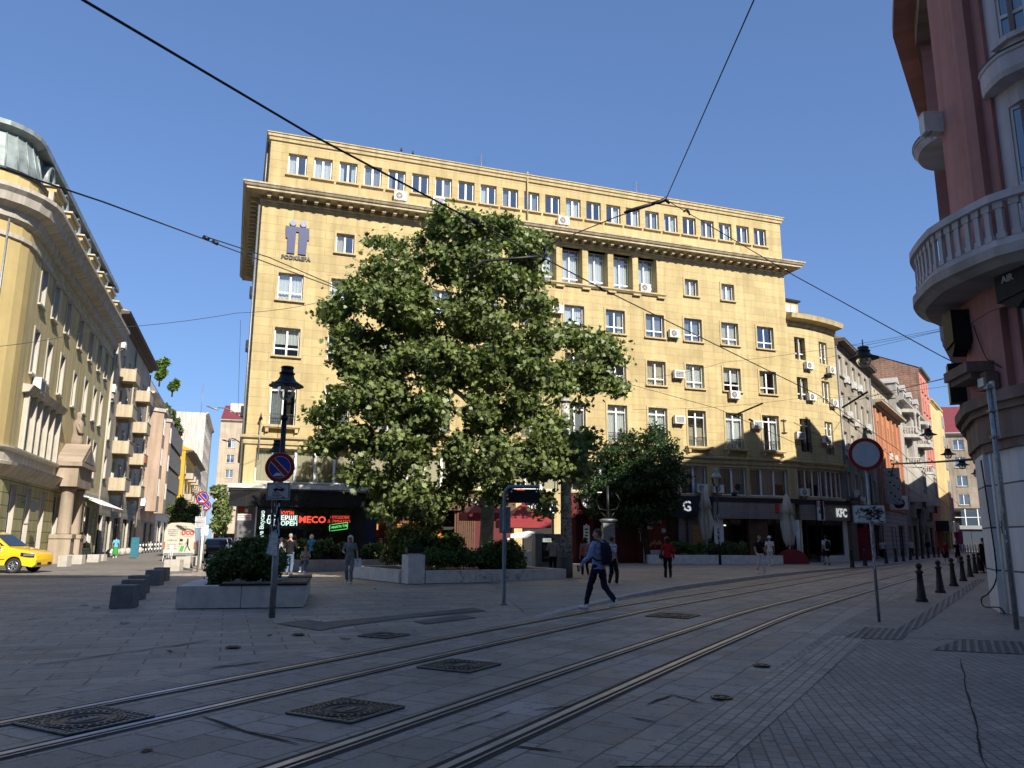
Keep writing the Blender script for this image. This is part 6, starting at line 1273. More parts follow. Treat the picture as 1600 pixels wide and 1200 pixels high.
for x in (3.5, 4.4, 5.3, 6.4): k.box(x, x + .5, .55, .8, .58, .72, BLACKM)
k.M = None; k.build('planter_box', pf)
random.seed(9)
for i, (t, w_, h_, l) in enumerate(((.9, .5, .4, 'leafy bush at the left end of the far planter'), (2.3, .55, .5, 'bush behind the people sitting on the far planter'), (3.7, .6, .45, 'bush right of the sitting people, in front of the shop glass'), (4.9, .5, .35, 'small bush behind the walking woman with white hair'), (6.3, .55, .4, 'bush at the right end of the far planter, by the cafe'))):
    c_ = A + d3 * t + n3 * 1.0; hedge('shrub', l, [(c_.x, c_.y, .95, w_, .4, h_, hr3)], 2600, .13, LEAFH, 60 + i, (c_.x, c_.y, .45), 'shrub')
c_ = Vector((-4.6, 36.6, 0)); hedge('shrub', 'tall loose bush left of the big tree trunk, behind the hedge', [(c_.x, c_.y, 1.3, 1.1, .7, .8, .3)], 6000, .13, LEAFO, 70, (c_.x, c_.y, .1), 'shrub')
# right planter
pr = thing('concrete_planter', 'long low concrete planter in front of the restaurant, right of the dark tree', 'planter', (0, 0, 0))
A = Vector((9.75, 51.6, 0)); B = Vector((16.6, 49.6, 0)); 
A = P(1012, 843, 50.5); B = P(1222, 843, 50.2); A.z = B.z = 0; d4 = (B - A).normalized(); n4 = Vector((-d4.y, d4.x, 0)); k = MB(); wall_run(k, [(A.x, A.y), (B.x, B.y)], .68, .5, CONC, seams=2.2, z0=.13); wall_run(k, [((A + n4 * 2.4).x, (A + n4 * 2.4).y), ((A + n4 * .52).x, (A + n4 * .52).y)], .68, .45, CONC, z0=.13); k.build('kerb_block', pr)
k = MB(); k.face([(*(A + n4 * .3).xy, .6), (*(B + n4 * .3).xy, .6), (*(B + n4 * 1.8).xy, .6), (*(A + n4 * 1.8).xy, .6)], SOIL); k.build('soil', pr); hr4 = math.atan2(d4.y, d4.x)
for i, (t, w_, l) in enumerate(((2.6, 1.2, 'clipped bush in the right planter beside the woman in red'), (5.2, 1.15, 'clipped bush in the right planter behind the striped post'))):
    c_ = A + d4 * t + n4 * 1.1; hedge('hedge', l, [(c_.x, c_.y, 1.05, w_, .5, .38, hr4)], 6000, .13, LEAFO if i else LEAFH, 80 + i, (c_.x, c_.y, .6))
# stone cubes and blocks
for i, (x, y, s, rz, l) in enumerate(((185, 951, .50, .15, 'nearest dark concrete cube seat, tilted slightly'), (200, 938, .50, .1, 'second dark concrete cube, half hidden behind the nearest one'), (209, 928, .50, .12, 'third dark concrete cube in the row left of the planter'), (235, 915, .50, .1, 'fourth dark concrete cube, before the last one'), (247, 908, .48, .1, 'farthest dark concrete cube in the row'))):
    p = G(x, y); b = bmesh.new(); bmesh.ops.create_cube(b, size=1); bmesh.ops.scale(b, vec=(s, s, s), verts=b.verts)
    for v in b.verts:
        if v.co.z > 0: v.co.x *= .94; v.co.y *= .94
    bmesh.ops.bevel(b, geom=list(b.edges), offset=.018, segments=2, profile=.5, affect='EDGES'); me = bpy.data.meshes.new('stone_cube'); b.to_mesh(me); b.free(); me.materials.append(CONCD)
    o = bpy.data.objects.new('stone_cube', me); COL.objects.link(o); o.location = (p.x, p.y + s / 2, s / 2 + .004); o.rotation_euler = (0, 0, rz); tag(o, l, 'concrete cube', 'dark concrete cube seats')
for i, (x, y, w_, h, l) in enumerate(((267, 893, .75, .55, 'pale concrete block nearest the dark cubes, below the white van'), (284, 888, .75, .6, 'second pale concrete block below the white van'), (297, 884, .7, .55, 'third pale concrete block beside the van corner'), (96, 886, .5, .6, 'pale block at the foot of the stone portal'), (114, 882, .9, .55, 'pale long block right of the stone portal'), (143, 879, .7, .5, 'pale block before the first shop window of the olive building'), (154, 877, .6, .45, 'last pale block before the shop windows'))):
    p = G(x, y); b = bmesh.new(); bmesh.ops.create_cube(b, size=1); bmesh.ops.scale(b, vec=(w_, .5, h), verts=b.verts); bmesh.ops.bevel(b, geom=list(b.edges), offset=.02, segments=2, profile=.5, affect='EDGES'); me = bpy.data.meshes.new('stone_block'); b.to_mesh(me); b.free(); me.materials.append(CONCL)
    o = bpy.data.objects.new('stone_block', me); COL.objects.link(o); o.location = (p.x, p.y + .25, h / 2 + .004); o.rotation_euler = (0, 0, .1 * (i % 3)); tag(o, l, 'concrete block', 'pale concrete blocks by the side street')
# ================================================================ street furniture
RIMR = mat_plain('sign_ring_red', (.30, .015, .015, 1), .4, 0, .5, .1, 3); SBLUE = mat_plain('sign_blue', (.02, .05, .35, 1), .4, 0, .5, .1, 3); SFACE = mat_plain('sign_pale', (.50, .55, .60, 1), .45, 0, .5, .12, 3); STK = mat_plain('sticker_pale', (.42, .50, .62, 1), .7, 0, .3, .35, 30); STK2 = mat_plain('sticker_white', (.65, .66, .66, 1), .7, 0, .3, .3, 20)
LAMPG = mat_glass('lamp_glass', (.8, .78, .72, 1), .15, .1); POLEG = mat_plain('blue_grey_paint', (.22, .27, .31, 1), .45, .2, .5, .15, 8)
def ring_sign(r, loc, th, kind, yaw=0.0):
    """round sign parts, facing -y; returns list of meshes parented to r"""
    x, y, z = loc; rd = th
    part(lambda k: (k.disc((x, y, z), rd, (0, -1, 0), RIMR, 36, .012), k.tube([(x + rd * math.cos(t), y, z + rd * math.sin(t)) for t in [2 * math.pi * i / 36 for i in range(37)]], .009, GALV, 5, False)), 'sign_plate', r)
    if kind == 'park':
        part(lambda k: (k.disc((x, y - .013, z), rd * .76, (0, -1, 0), STK2, 36, .003), k.disc((x, y - .017, z), rd * .73, (0, -1, 0), SBLUE, 36, .003)), 'blue_field', r)
        def bar(k):
            a = rd * .74; d = .7071
            for w_, yy, m in ((.085 * rd / .3, .022, STK2), (.062 * rd / .3, .025, RIMR)):
                k.face([(x - a * d - w_ * .5, y - yy, z + a * d - w_ * .5), (x + a * d - w_ * .5, y - yy, z - a * d - w_ * .5), (x + a * d + w_ * .5, y - yy, z - a * d + w_ * .5), (x - a * d + w_ * .5, y - yy, z + a * d + w_ * .5)], m)
        part(bar, 'red_bar', r)
        part(lambda k: k.face([(x - rd * .42, y - .028, z - rd * .6), (x + rd * .35, y - .028, z - rd * .62), (x + rd * .12, y - .028, z - rd * .42), (x - rd * .2, y - .028, z - rd * .38)], STK2), 'sticker', r)
    else: part(lambda k: k.disc((x, y - .013, z), rd * .78, (0, -1, 0), SFACE, 36, .003), 'pale_field', r)
def bell_lamp(r, z, s=1.0, y=0, x=0, hood=.36):
    part(lambda k: k.lathe([(hood, 0), (hood, .015), (hood * .8, .06), (hood * .55, .12), (hood * .42, .20), (hood * .40, .26), (hood * .46, .27), (hood * .46, .29), (hood * .36, .31), (hood * .34, .38), (hood * .39, .40), (hood * .35, .43), (.01, .44)], (x, y, z), BLACKM, 24), 'lamp_hood', r)
    part(lambda k: k.lathe([(hood * .50, 0), (hood * .50, -.06), (hood * .42, -.18), (hood * .28, -.27), (.01, -.31)], (x, y, z), LAMPG, 20, False), 'lamp_glass', r)
    part(lambda k: k.lathe([(.03, .1), (.05, 0), (.04, -.12), (.01, -.16)], (x, y, z), SIGNW, 8), 'bulb', r)
# main lamp post with the no parking sign
lt = thing('lamp_post', 'black lamp post with bell hood and round no parking sign, beside the left planter', 'lamp post', (-4.79, 16.27, 0))
part(lambda k: (k.tube([(0, 0, 0), (0, 0, 1.35)], .065, GREYM, 12), k.tube([(0, 0, 1.35), (0, 0, 4.0)], .055, BLACKM, 12), k.tube([(0, 0, 4.0), (0, 0, 4.1)], .07, BLACKM, 12), k.tube([(0, 0, 4.1), (.0, 0, 4.95)], .036, BLACKM, 10)), 'pole', lt)
bell_lamp(lt, 4.72, 1, .0)
def stickers(k, seed, rad, z0, z1, n_):
    random.seed(seed)
    for i in range(n_):
        z = random.uniform(z0, z1); a = random.uniform(-2.6, -.5); w_ = random.uniform(.25, .6); h = random.uniform(.05, .16)
        k.grid([[((rad + .002 + .0004 * i) * math.cos(a + w_ * t / 3), (rad + .002 + .0004 * i) * math.sin(a + w_ * t / 3), zz) for t in range(4)] for zz in (z, z + h)], random.choice([STK, STK2, STK, SIGNR_ if False else STK2]), sm=False)
part(lambda k: stickers(k, 4, .055, 1.4, 2.2, 26), 'stickers', lt)
ring_sign(lt, (-.0, -.10, 3.0), .30, 'park')
def board(k, x, y, z, w_, h, seed, n_=26, face=SFACE, ink=BLACKM, frame=GALV):
    k.box(x - w_ / 2, x + w_ / 2, y, y + .02, z - h / 2, z + h / 2, frame); k.box(x - w_ / 2 + .012, x + w_ / 2 - .012, y - .004, y, z - h / 2 + .012, z + h / 2 - .012, face); k.box(x - w_ / 2 + .02, x + w_ / 2 - .02, y - .005, y - .004, z - h / 2 + .02, z - h / 2 + .026, ink); 
    random.seed(seed)
    for i in range(n_):
        p = [(x + random.uniform(-.4, .3) * w_, y - .008, z + random.uniform(-.32, .32) * h)]
        for j in range(3): p.append((max(x - w_ * .44, min(x + w_ * .44, p[-1][0] + random.uniform(-.1, .14) * w_)), y - .008, max(z - h * .42, min(z + h * .42, p[-1][2] + random.uniform(-.14, .14) * h))))
        k.tube(p, .006 if w_ < .55 else .008, ink, 4, False)
def tow(k):
    k.box(-.24, .24, -.10, -.08, 2.33, 2.69, GALV); k.box(-.23, .23, -.104, -.10, 2.34, 2.68, SFACE)
    for s in (-1, 1): k.box(s * .215 - .006, s * .215 + .006, -.107, -.104, 2.36, 2.66, BLACKM)
    k.box(-.215, .215, -.107, -.104, 2.36, 2.37, BLACKM); k.box(-.215, .215, -.107, -.104, 2.65, 2.66, BLACKM)
    k.box(-.10, .12, -.109, -.104, 2.52, 2.56, BLACKM); k.box(-.06, -.02, -.109, -.104, 2.56, 2.58, BLACKM); k.disc((-.06, -.104, 2.515), .02, (0, -1, 0), BLACKM, 10, .004); k.disc((.07, -.104, 2.515), .02, (0, -1, 0), BLACKM, 10, .004); k.obox((-.06, -.108, 2.63), (.14, -.108, 2.54), .006, .012, BLACKM)
    for i in range(3): k.box(-.12, .02 + .03 * i, -.108, -.104, 2.475 - .03 * i, 2.485 - .03 * i, BLACKM)
    random.seed(6)
    for i in range(14): x = random.uniform(-.2, .17); z = 2.355 + random.random() * .05; k.box(x, x + .03, -.108, -.104, z, z + .008, BLACKM)
part(tow, 'tow_away_plate', lt)
part(lambda k: [k.face([(-.18 + .02 * i, -.07 - .003 * i, 1.25 + .02 * i), (.05, -.07 - .003 * i, 1.2), (.04, -.07 - .003 * i, 1.65), (-.10, -.07 - .003 * i, 1.72 - .05 * i)], STK2 if i else STK) for i in range(2)], 'torn_poster', lt)
# second lamp post behind it
l2 = thing('lamp_post', 'farther lamp post with a pale bell hood, seen just left of the no parking sign', 'lamp post', P(424, 843, 26.5) * Vector((1, 1, 0)) if False else (-9.05 * 26.5 / 30, 26.5, 0))
part(lambda k: (k.tube([(0, 0, 0), (0, 0, 1.3), (0, 0, 4.3)], [.075, .06, .05], BLACKM, 10), k.tube([(0, 0, 4.3), (0, 0, 4.75)], .03, BLACKM, 8), k.tube([(0, 0, 4.95), (0, 0, 5.5)], .008, BLACKM, 5)), 'pole', l2); bell_lamp(l2, 4.42, 1, hood=.33); part(lambda k: stickers(k, 8, .06, 1.0, 3.0, 20), 'stickers', l2)
# lantern post on the right
l3 = thing('lamp_post', 'slim striped lamp post with a glass lantern, in front of the restaurant planter', 'lamp post', (12.85, 49.2, 0.12))
part(lambda k: (k.tube([(0, 0, 0), (0, 0, 1.1), (0, 0, 4.6)], [.09, .075, .05], BLACKM, 10),), 'pole', l3)
part(lambda k: stickers(k, 12, .075, 1.1, 3.0, 60), 'stickers', l3)
def lantern(k):
    k.tube([(0, 0, 4.6), (0, 0, 4.75)], .05, BLACKM, 8)
    for s in (-1, 1): k.tube([(0, 0, 4.7), (s * .22, 0, 4.9), (s * .28, 0, 5.3)], .02, BLACKM, 6)
    k.lathe([(.36, 5.3), (.36, 5.34), (.30, 5.42), (.2, 5.6), (.12, 5.7), (.14, 5.74), (.05, 5.82), (.01, 5.95)], (0, 0, 0), GREYM, 18)
part(lantern, 'lantern_frame', l3); part(lambda k: k.lathe([(.12, 4.76), (.2, 4.9), (.26, 5.1), (.29, 5.3)], (0, 0, 0), LAMPG, 16, False), 'lantern_glass', l3)
part(lambda k: (k.lathe([(.01, -.2), (.16, -.12), (.18, .0), (.12, .12), (.01, .16)], (1.05, -.1, 4.35), BLACKM, 14), k.tube([(0, 0, 4.2), (1.4, -.1, 4.2)], .03, BLACKM, 6), k.disc((1.25, -.2, 4.75), .22, (.5, -1, .1), BLACKM, 18, .05)), 'loudspeaker_dome', l3)
# classical lamp pedestal with urn, left of the shutter
t = thing('pedestal_lamp', 'dark green classical lamp pedestal with scroll arms in front of the red shutter', 'lamp pedestal', (*P(951, 843, 45).xy, 0.02))
part(lambda k: (k.box(-.45, .45, -.45, .45, 0, .3, GREYM), k.box(-.33, .33, -.33, .33, .3, 2.5, GREYM), k.lathe([(.36, 0), (.5, .12), (.5, .2), (.3, .24)], (0, 0, 2.5), GREYM, 4 * 5)), 'pedestal', t)
part(lambda k: (k.tube([(0, 0, 2.7), (0, 0, 4.6)], .07, BLACKM, 8), [k.tube([(0, 0, 3.2), (s * .5, 0, 3.3), (s * .7, 0, 3.8), (s * .45, 0, 4.2)], .03, BLACKM, 6) for s in (-1, 1)], [k.tube([(s * .1, 0, 2.75), (s * .35, 0, 3.1)], .025, BLACKM, 6) for s in (-1, 1)], k.box(-.6, -.35, -.1, .1, 4.2, 4.25, SIGNW)), 'scroll_arms', t)
# round sign on the right
rs = thing('road_sign', 'round white sign with red rim on a thin post above a scribbled rectangular board', 'road sign', (7.27, 16.02, 0), R(-14))
part(lambda k: (k.tube([(0, 0, 0), (0, 0, 3.6)], .03, GALV, 12), k.tube([(.06, .05, 1.95), (.06, .05, 2.9)], .02, BLACKM, 8)), 'post', rs); ring_sign(rs, (0, -.05, 3.31), .335, 'no')
part(lambda k: board(k, -.03, -.06, 2.10, .60, .36, 15, 44, STK2), 'scribbled_board', rs)
part(lambda k: stickers(k, 21, .03, .95, 1.8, 18), 'stickers', rs)
# pavement pole at the right edge
pz = thing('pavement_pole', 'tall worn grey pole standing against the white panelled corner at the right edge', 'pole', (9.18, 14.75, 0))
part(lambda k: (k.tube([(0, 0, 0), (0, 0, 2.2), (0, 0, 4.55)], .042, GALV, 12), k.box(.04, .09, -.05, .05, 3.5, 4.6, STK2), k.box(-.06, .06, -.06, .06, 4.0, 4.04, GALV), k.box(-.06, .06, -.06, .06, 3.5, 3.54, GALV), k.box(-.06, .06, -.06, .06, 4.45, 4.5, GALV)), 'pole', pz); part(lambda k: stickers(k, 33, .042, 1.4, 3.9, 16), 'stickers', pz)
# display post
dsp = thing('display_post', 'grey bent tram stop post with a dark hanging display and a grey back plate', 'display post', (-.17, 19.73, 0), R(0))
part(lambda k: k.tube(smooth_path([Vector(p) for p in ((0, 0, 0), (0, 0, 1.2), (0, 0, 2.6), (.02, 0, 2.74), (.09, 0, 2.83), (.22, 0, 2.86), (.86, 0, 2.87))], 5), .046, POLEG, 12), 'bent_pole', dsp)
part(lambda k: (k.box(.10, .87, -.06, .06, 2.46, 2.80, mat_plain('display_black', (.012, .013, .016, 1), .2)), k.box(.12, .85, -.065, -.06, 2.48, 2.78, mat_plain('display_glass', (.008, .01, .02, 1), .08))), 'display', dsp)
part(lambda k: [(k.disc((x, -.07, 2.74), .022, (0, -1, 0), STK2, 14, .01), k.tube([(x, 0, 2.8), (x, 0, 2.88)], .014, GALV, 6), k.tube([(x + .05, 0, 2.8), (x + .05, 0, 2.88)], .014, GALV, 6)) for x in (.17, .80)], 'hanger', dsp)
part(lambda k: text_dummy if False else k.box(.30, .50, -.067, -.065, 2.775, 2.785, mat_emit('display_red', (1, .08, .03, 1), 1.0)), 'red_line', dsp)
part(lambda k: (k.box(-.13, .15, .05, .08, 1.72, 2.36, POLEG), k.box(-.07, .07, -.06, .06, 2.27, 2.3, POLEG), k.box(-.07, .07, -.06, .06, 1.74, 1.77, POLEG)), 'back_plate', dsp)
part(lambda k: k.lathe([(.09, 0), (.09, .02), (.05, .04)], (0, 0, .005), GREYM, 12), 'foot', dsp)
# concrete mast
mst = thing('concrete_mast', 'thick round mottled concrete mast standing behind the walking man, dark at its foot', 'mast', (2.2, 31.75, 0))
def mottled():
    n = NT('mottled_concrete'); v = n.coord('Object'); a = n.noise(v, 9, 6, .7); b = n.noise(v, 1.4, 4)
    c = n.mix(n.ramp(a, [(.46, g3(0)), (.54, g3(1))]), (.62, .60, .54, 1), (.24, .22, .19, 1)); n.color(n.mix(1, c, n.ramp(b, [(.3, g3(.7)), (.7, g3(1))]), 'MULTIPLY')); n.bump(a, .4, .02); return n.set(.9)
MOT = mottled()
part(lambda k: (k.tube([(0, 0, 0), (0, 0, .9)], .245, mat_plain('dark_mast_foot', (.10, .10, .095, 1), .9, 0, .3, .3, 6), 20), k.tube([(0, 0, .9), (0, 0, 5), (0, 0, 7.3)], [.235, .2, .17], MOT, 20)), 'shaft', mst)  # lowest stretch of the shaft has a darker colour
part(lambda k: (k.grid([[(.228 * math.cos(a), .228 * math.sin(a), z) for a in [-2.1 + .2 * i for i in range(6)]] for z in (3.0, 3.3)], STK2, sm=False), k.tube([(0, 0, 5.6), (0, 0, 5.68)], .23, BLACKM, 16), k.tube([(0, 0, 7.1), (0, 0, 7.18)], .2, BLACKM, 16)), 'band', mst)
# bollards
def bollard():
    k = MB(); k.lathe([(.15, 0), (.15, .06), (.12, .1), (.085, .45), (.07, .72), (.10, .75), (.10, .79), (.05, .82), (.05, .86)], (0, 0, 0), BLACKM, 14); a = k.mesh('shaft')
    k = MB(); k.lathe([(.01, -.085), (.06, -.06), (.085, 0), (.06, .06), (.01, .085)], (0, 0, .92), BLACKM, 14); return a, k.mesh('ball')
BOL = bollard()
names = ['nearest bollard of the right-hand row, beside the round sign', 'second bollard from the viewer in the right-hand row', 'third bollard in the right-hand row', 'fourth bollard in the right-hand row', 'fifth bollard in the right-hand row', 'sixth bollard in the right-hand row', 'bollard close to the person at the white corner', 'last bollard visible before the white corner']
for i, l in enumerate(names):
    p = Vector((10.89 + 2.50 * i + .006 * i * i, 21.4 + 3.7 * i + .03 * i * i, .0)); r = thing('bollard', l, 'bollard', p, 0, 'black bollards along the tracks'); link('shaft', BOL[0], r); link('ball', BOL[1], r)
fl_ = ['in front of the crimson board', 'right of the crimson board', 'below the tall hanging sign', 'by the woman in the long dark skirt', 'before the white rusticated wall', 'before the orange house, farther on', 'before the ornate house corner', 'before the arched windows', 'near the distant pedestrians', 'before the carved portal', 'second past the carved portal', 'third past the carved portal', 'farthest one visible on the left pavement']
for i, l in enumerate(fl_):
    t_ = i / 12; px, py = [(1332, 886.5), (1352, 884), (1385, 880.5), (1400.5, 878), (1412, 877), (1423, 875), (1433, 874), (1442, 873), (1451, 872), (1460, 871), (1467, 870.3), (1474, 869.6), (1480, 869)][i]; p = G(px, py, .1)
    r = thing('bollard', 'black bollard across the tracks ' + l, 'bollard', p, 0, 'black bollards along the tracks'); link('shaft', BOL[0], r); link('ball', BOL[1], r)
# white posts at the end of the street and black and white posts in the left street
for i in range(9):
    p = P(1496 + 4.2 * i, 862, 118); p.z = 0; k = MB(); k.lathe([(.12, 0), (.12, 1.2), (.02, 1.3)], (0, 0, 0), SIGNW, 8); o = k.build('white_post', None, p); tag(o, ['leftmost', 'second', 'third', 'fourth', 'middle', 'sixth', 'seventh', 'eighth', 'rightmost'][i] + ' of the white posts across the far end of the tram street', 'post', 'white posts at the far end of the street')
for i in range(9):
    p = P(214 + 4.6 * i, 858, 78 + 2.0 * i); p.z = 0; k = MB()
    for j in range(5): k.lathe([(.07, .24 * j), (.07, .24 * (j + 1))], (0, 0, 0), SIGNW if j % 2 else BLACKM, 8)
    o = k.build('striped_post', None, p); tag(o, 'black and white striped post, ' + ['nearest the turquoise board', 'second from the turquoise board', 'third from the turquoise board', 'fourth from the turquoise board', 'fifth in the row', 'sixth in the row', 'seventh in the row', 'eighth in the row', 'ninth in the row, near the van', 'tenth in the row, near the van', 'eleventh in the row, beside the van', 'last of the row behind the van'][i], 'post', 'striped posts in the left street')
for i in range(6):
    p = G(172 + 9 * i, 870.5 - 1.0 * i); k = MB(); k.lathe([(.01, .02), (.25, .1), (.36, .35), (.25, .6), (.01, .68)], (0, 0, 0), CONCL, 14); o = k.build('stone_ball', None, p); tag(o, ['nearest', 'second', 'third', 'fourth', 'fifth', 'farthest'][i] + ' round stone ball along the left pavement near the woman in green', 'stone ball', 'stone balls along the left pavement')
# parasols
def parasol_closed(label, loc, h=4.5):
    t = thing('parasol', label, 'parasol', loc, 0, 'closed beige parasols'); random.seed(int(loc[0] * 10))
    CL = mat_plain('beige_canvas', (.46, .44, .38, 1), .85, 0, .2, .12, 3)
    def can(k):
        n_ = 28; rows = []
        for z, r, am in ((h + .05, .03, 0), (h - .1, .14, .15), (h - .6, .26, .12), (h - 1.25, .38, .16), (h - 1.28, .30, .2), (h - 2.0, .42, .22), (h - 2.8, .36, .22), (h - 3.3, .26, .3), (h - 3.4, .2, .35)):
            rows.append([(r * (1 + am * math.sin(7 * a + z * .6)) * math.cos(a), r * (1 + am * math.sin(7 * a + z * .6)) * math.sin(a), z + (.12 * math.sin(5 * a) if z < h - 1.2 else 0)) for a in [2 * math.pi * i / n_ for i in range(n_)]])
        k.grid(rows, CL, close=True); k.prism([(.1, h - 1.3), (.48, h - 2.2), (.2, h - 2.9), (.12, h - 2.2)], -.42, -.36, CL)
    part(can, 'folded_canopy', t); part(lambda k: (k.tube([(0, 0, 0), (0, 0, h)], .035, SIGNW, 8), k.tube([(0, 0, .3), (0, 0, 1.05)], .07, SIGNW, 8)), 'pole', t)
    part(lambda k: k.box(-.4, .4, -.4, .4, 0, .12, GREYM), 'base', t); return t
p = P(1104, 843, 52.3); parasol_closed('closed beige parasol beside the striped lamp post', (p.x, p.y, .13), 4.85)
p = P(1233, 843, 52.3); parasol_closed('closed beige parasol standing above the red half round base', (p.x, p.y, .13), 4.5)
ho = thing('red_half_disc', 'red half round canvas stand under the closed parasol at the restaurant', 'stand', (*P(1236, 843, 51.8).xy, .13)); REDC = mat_plain('red_canvas', (.22, .02, .025, 1), .7)
part(lambda k: k.prism([(1.1 * math.cos(t_), .95 * math.sin(t_)) for t_ in [math.pi * i / 16 for i in range(17)]], -.03, .03, REDC), 'canvas', ho)
def parasol_open(label, loc, rad, h, m, n_=4, rz=.3, valance=.4):
    t = thing('parasol', label, 'parasol', loc, rz)
    def can(k):
        cor = [(rad * math.cos(a), rad * math.sin(a)) for a in [math.pi / 4 + 2 * math.pi * i / n_ for i in range(n_)]]
        for i in range(n_):
            a, b = cor[i], cor[(i + 1) % n_]; k.face([(0, 0, h + .85), (a[0], a[1], h), (b[0], b[1], h)], m); k.face([(a[0], a[1], h), (a[0], a[1], h - valance), (b[0], b[1], h - valance), (b[0], b[1], h)], m)
    part(can, 'canopy', t); part(lambda k: (k.tube([(0, 0, 0), (0, 0, h + .9)], .035, GREYM, 8), [k.obox((0, 0, h + .6), (rad * .95 * math.cos(a), rad * .95 * math.sin(a), h - .02), .03, .03, GREYM) for a in [math.pi / 4 + 2 * math.pi * i / n_ for i in range(n_)]]), 'pole', t)
    part(lambda k: k.box(-.4, .4, -.4, .4, 0, .1, GREYM), 'base', t); return t
p = P(817, 843, 40.5); parasol_open('open dark red parasol behind the display post and hedge', (p.x, p.y, .05), 1.6, 2.5, REDC)
p = P(752, 843, 44); parasol_open('farther open red parasol left of the plane tree trunk', (p.x, p.y, .05), 1.5, 2.95, REDC)
# cash machine kiosk and info boxes behind the hedge
ATM = mat_plain('kiosk_blue_grey', (.20, .23, .26, 1), .5, .1, .4, .12, 5)
t = thing('cash_machine', 'grey blue cash machine kiosk with a small lit sign, behind the concrete mast', 'kiosk', (*P(861, 843, 36).xy, .05), R(8))
part(lambda k: (k.box(-.72, .72, 0, .9, 0, 1.72, ATM), k.box(-.75, .75, -.03, .93, 1.72, 1.78, GREYM)), 'cabinet', t)
part(lambda k: (k.box(-.42, .12, -.02, 0, .55, 1.4, BLACKM), k.box(-.36, .06, -.035, -.02, 1.02, 1.3, mat_plain('atm_screen', (.08, .09, .10, 1), .2)), k.box(-.36, .06, -.12, -.02, .72, .76, GALV)), 'screen_panel', t)
part(lambda k: k.box(-.38, .12, -.04, -.01, 1.42, 1.58, mat_emit('atm_sign', (.7, .78, .7, 1), .35)), 'lit_sign', t)
text('CASH', .12, BLACKM, t, (-.13, -.045, 1.5), name='sign_letters'); text('Money', .15, BLACKM, t, (-.1, -.01, 1.66), shear=.25, name='sign_letters')
for i, (px, l) in enumerate(((826, 'white kiosk roof and counter under the red parasol'),)):
    t = thing('kiosk', l, 'kiosk', (*P(px, 843, 39.5).xy, .05)); part(lambda k: (k.box(-.9, .9, 0, 1.0, 1.6, 1.8, STK2), k.prism([(-.95, 1.8), (.95, 1.8), (0, 1.95)], -.02, 1.0, STK2), k.box(-1.0, 1.0, .1, 1.1, .05, .95, SIGNW), k.box(-1.05, -.95, 0, .1, 0, 1.6, SIGNW), k.box(.95, 1.05, 0, .1, 0, 1.6, SIGNW)), 'booth', t)
# cafe chairs and tables on the terrace
CHG = mat_plain('grey_rattan', (.20, .19, .18, 1), .7)
def chair(label, loc, rz, m=CHG):
    t = thing('chair', label, 'chair', loc, rz, 'cafe chairs'); part(lambda k: k.box(-.25, .25, -.25, .25, .42, .47, m), 'seat', t); part(lambda k: k.prism([(-.25, .47), (.25, .47), (.2, .92), (-.2, .92)], .22, .26, m), 'backrest', t)
    for sx in (-.22, .22):
        for sy in (-.22, .22): part(lambda k: k.tube([(sx, sy, .42), (sx * 1.1, sy * 1.1, 0)], .014, GREYM, 5), 'leg', t)
chair('grey cafe chair behind the far planter wall, left of the white table', (*P(608, 843, 41).xy, .2), 2.2)
t = thing('cafe_table', 'small white cafe table behind the far planter wall', 'table', (*P(618, 843, 41.2).xy, .2)); part(lambda k: k.lathe([(.4, .72), (.4, .75)], (0, 0, 0), SIGNW, 18), 'tabletop', t); part(lambda k: (k.tube([(0, 0, 0), (0, 0, .72)], .03, GREYM, 6), k.lathe([(.22, 0), (.2, .03)], (0, 0, 0), GREYM, 12)), 'leg', t)
# street lamps on arms at the left corner of the long building
for i, (a, b, Y, l) in enumerate((((378, 652), (328, 636), 46, 'upper arm street lamp with pale head on the left corner of the office building'), ((378, 694), (350, 688), 48, 'lower arm street lamp with dark head behind the upper one'))):
    p0 = P(*a, Y); p1 = P(*b, Y); t = thing('street_lamp', l, 'street lamp', p0); d = p1 - p0
    part(lambda k: k.tube(smooth_path([Vector((.4, .6, -.4)), Vector((0, 0, 0)), d * .45 + Vector((0, 0, .22)), d * .75 + Vector((0, 0, .12))], 4), .035, GREYM, 7), 'arm', t)
    part(lambda k: k.grid([[(d.x * s_ + 0, w_ * math.cos(c), d.z * s_ + w_ * .45 * math.sin(c)) for c in [2 * math.pi * j / 10 for j in range(10)]] for s_, w_ in ((.72, .03), (.78, .11), (.95, .13), (1.08, .08), (1.12, .01))], GALV if i == 0 else GREYM, close=True), 'lamp_head', t)
# far left signs
def small_sign(label, px, py, Y, rad, extra=None):
    c = P(px, py, Y); t = thing('road_sign', label, 'road sign', (c.x, c.y, 0)); part(lambda k: k.tube([(0, .03, 0), (0, .03, c.z + .1)], .04, GALV, 8), 'post', t); ring_sign(t, (0, -.05, c.z), rad, 'park')
    if extra: part(extra, 'plate', t)
    return t
small_sign('larger blue and red no parking sign in the side street above pale plates', 317, 778, 37.5, .31, lambda k: [k.box(-.25, .25, -.06, -.04, 2.05 + .28 * i, 2.28 + .28 * i, STK2) for i in range(2)] + [k.box(-.2, .2, -.063, -.06, 2.1 + .28 * i + .06 * j, 2.12 + .28 * i + .06 * j, BLACKM) for i in range(2) for j in range(3)])
small_sign('smaller blue no parking sign, lower right of the larger one', 323, 790, 40, .25, lambda k: (k.box(-.2, .2, -.04, -.02, 1.7, 2.2, STK2),))
k = MB(); k.tube([(0, 0, 0), (.02, 0, 2.2)], .07, SIGNW, 8); tag(k.build('white_post', None, P(316, 843, 44) * Vector((1, 1, 0))), 'leaning white post right of the white van', 'post')
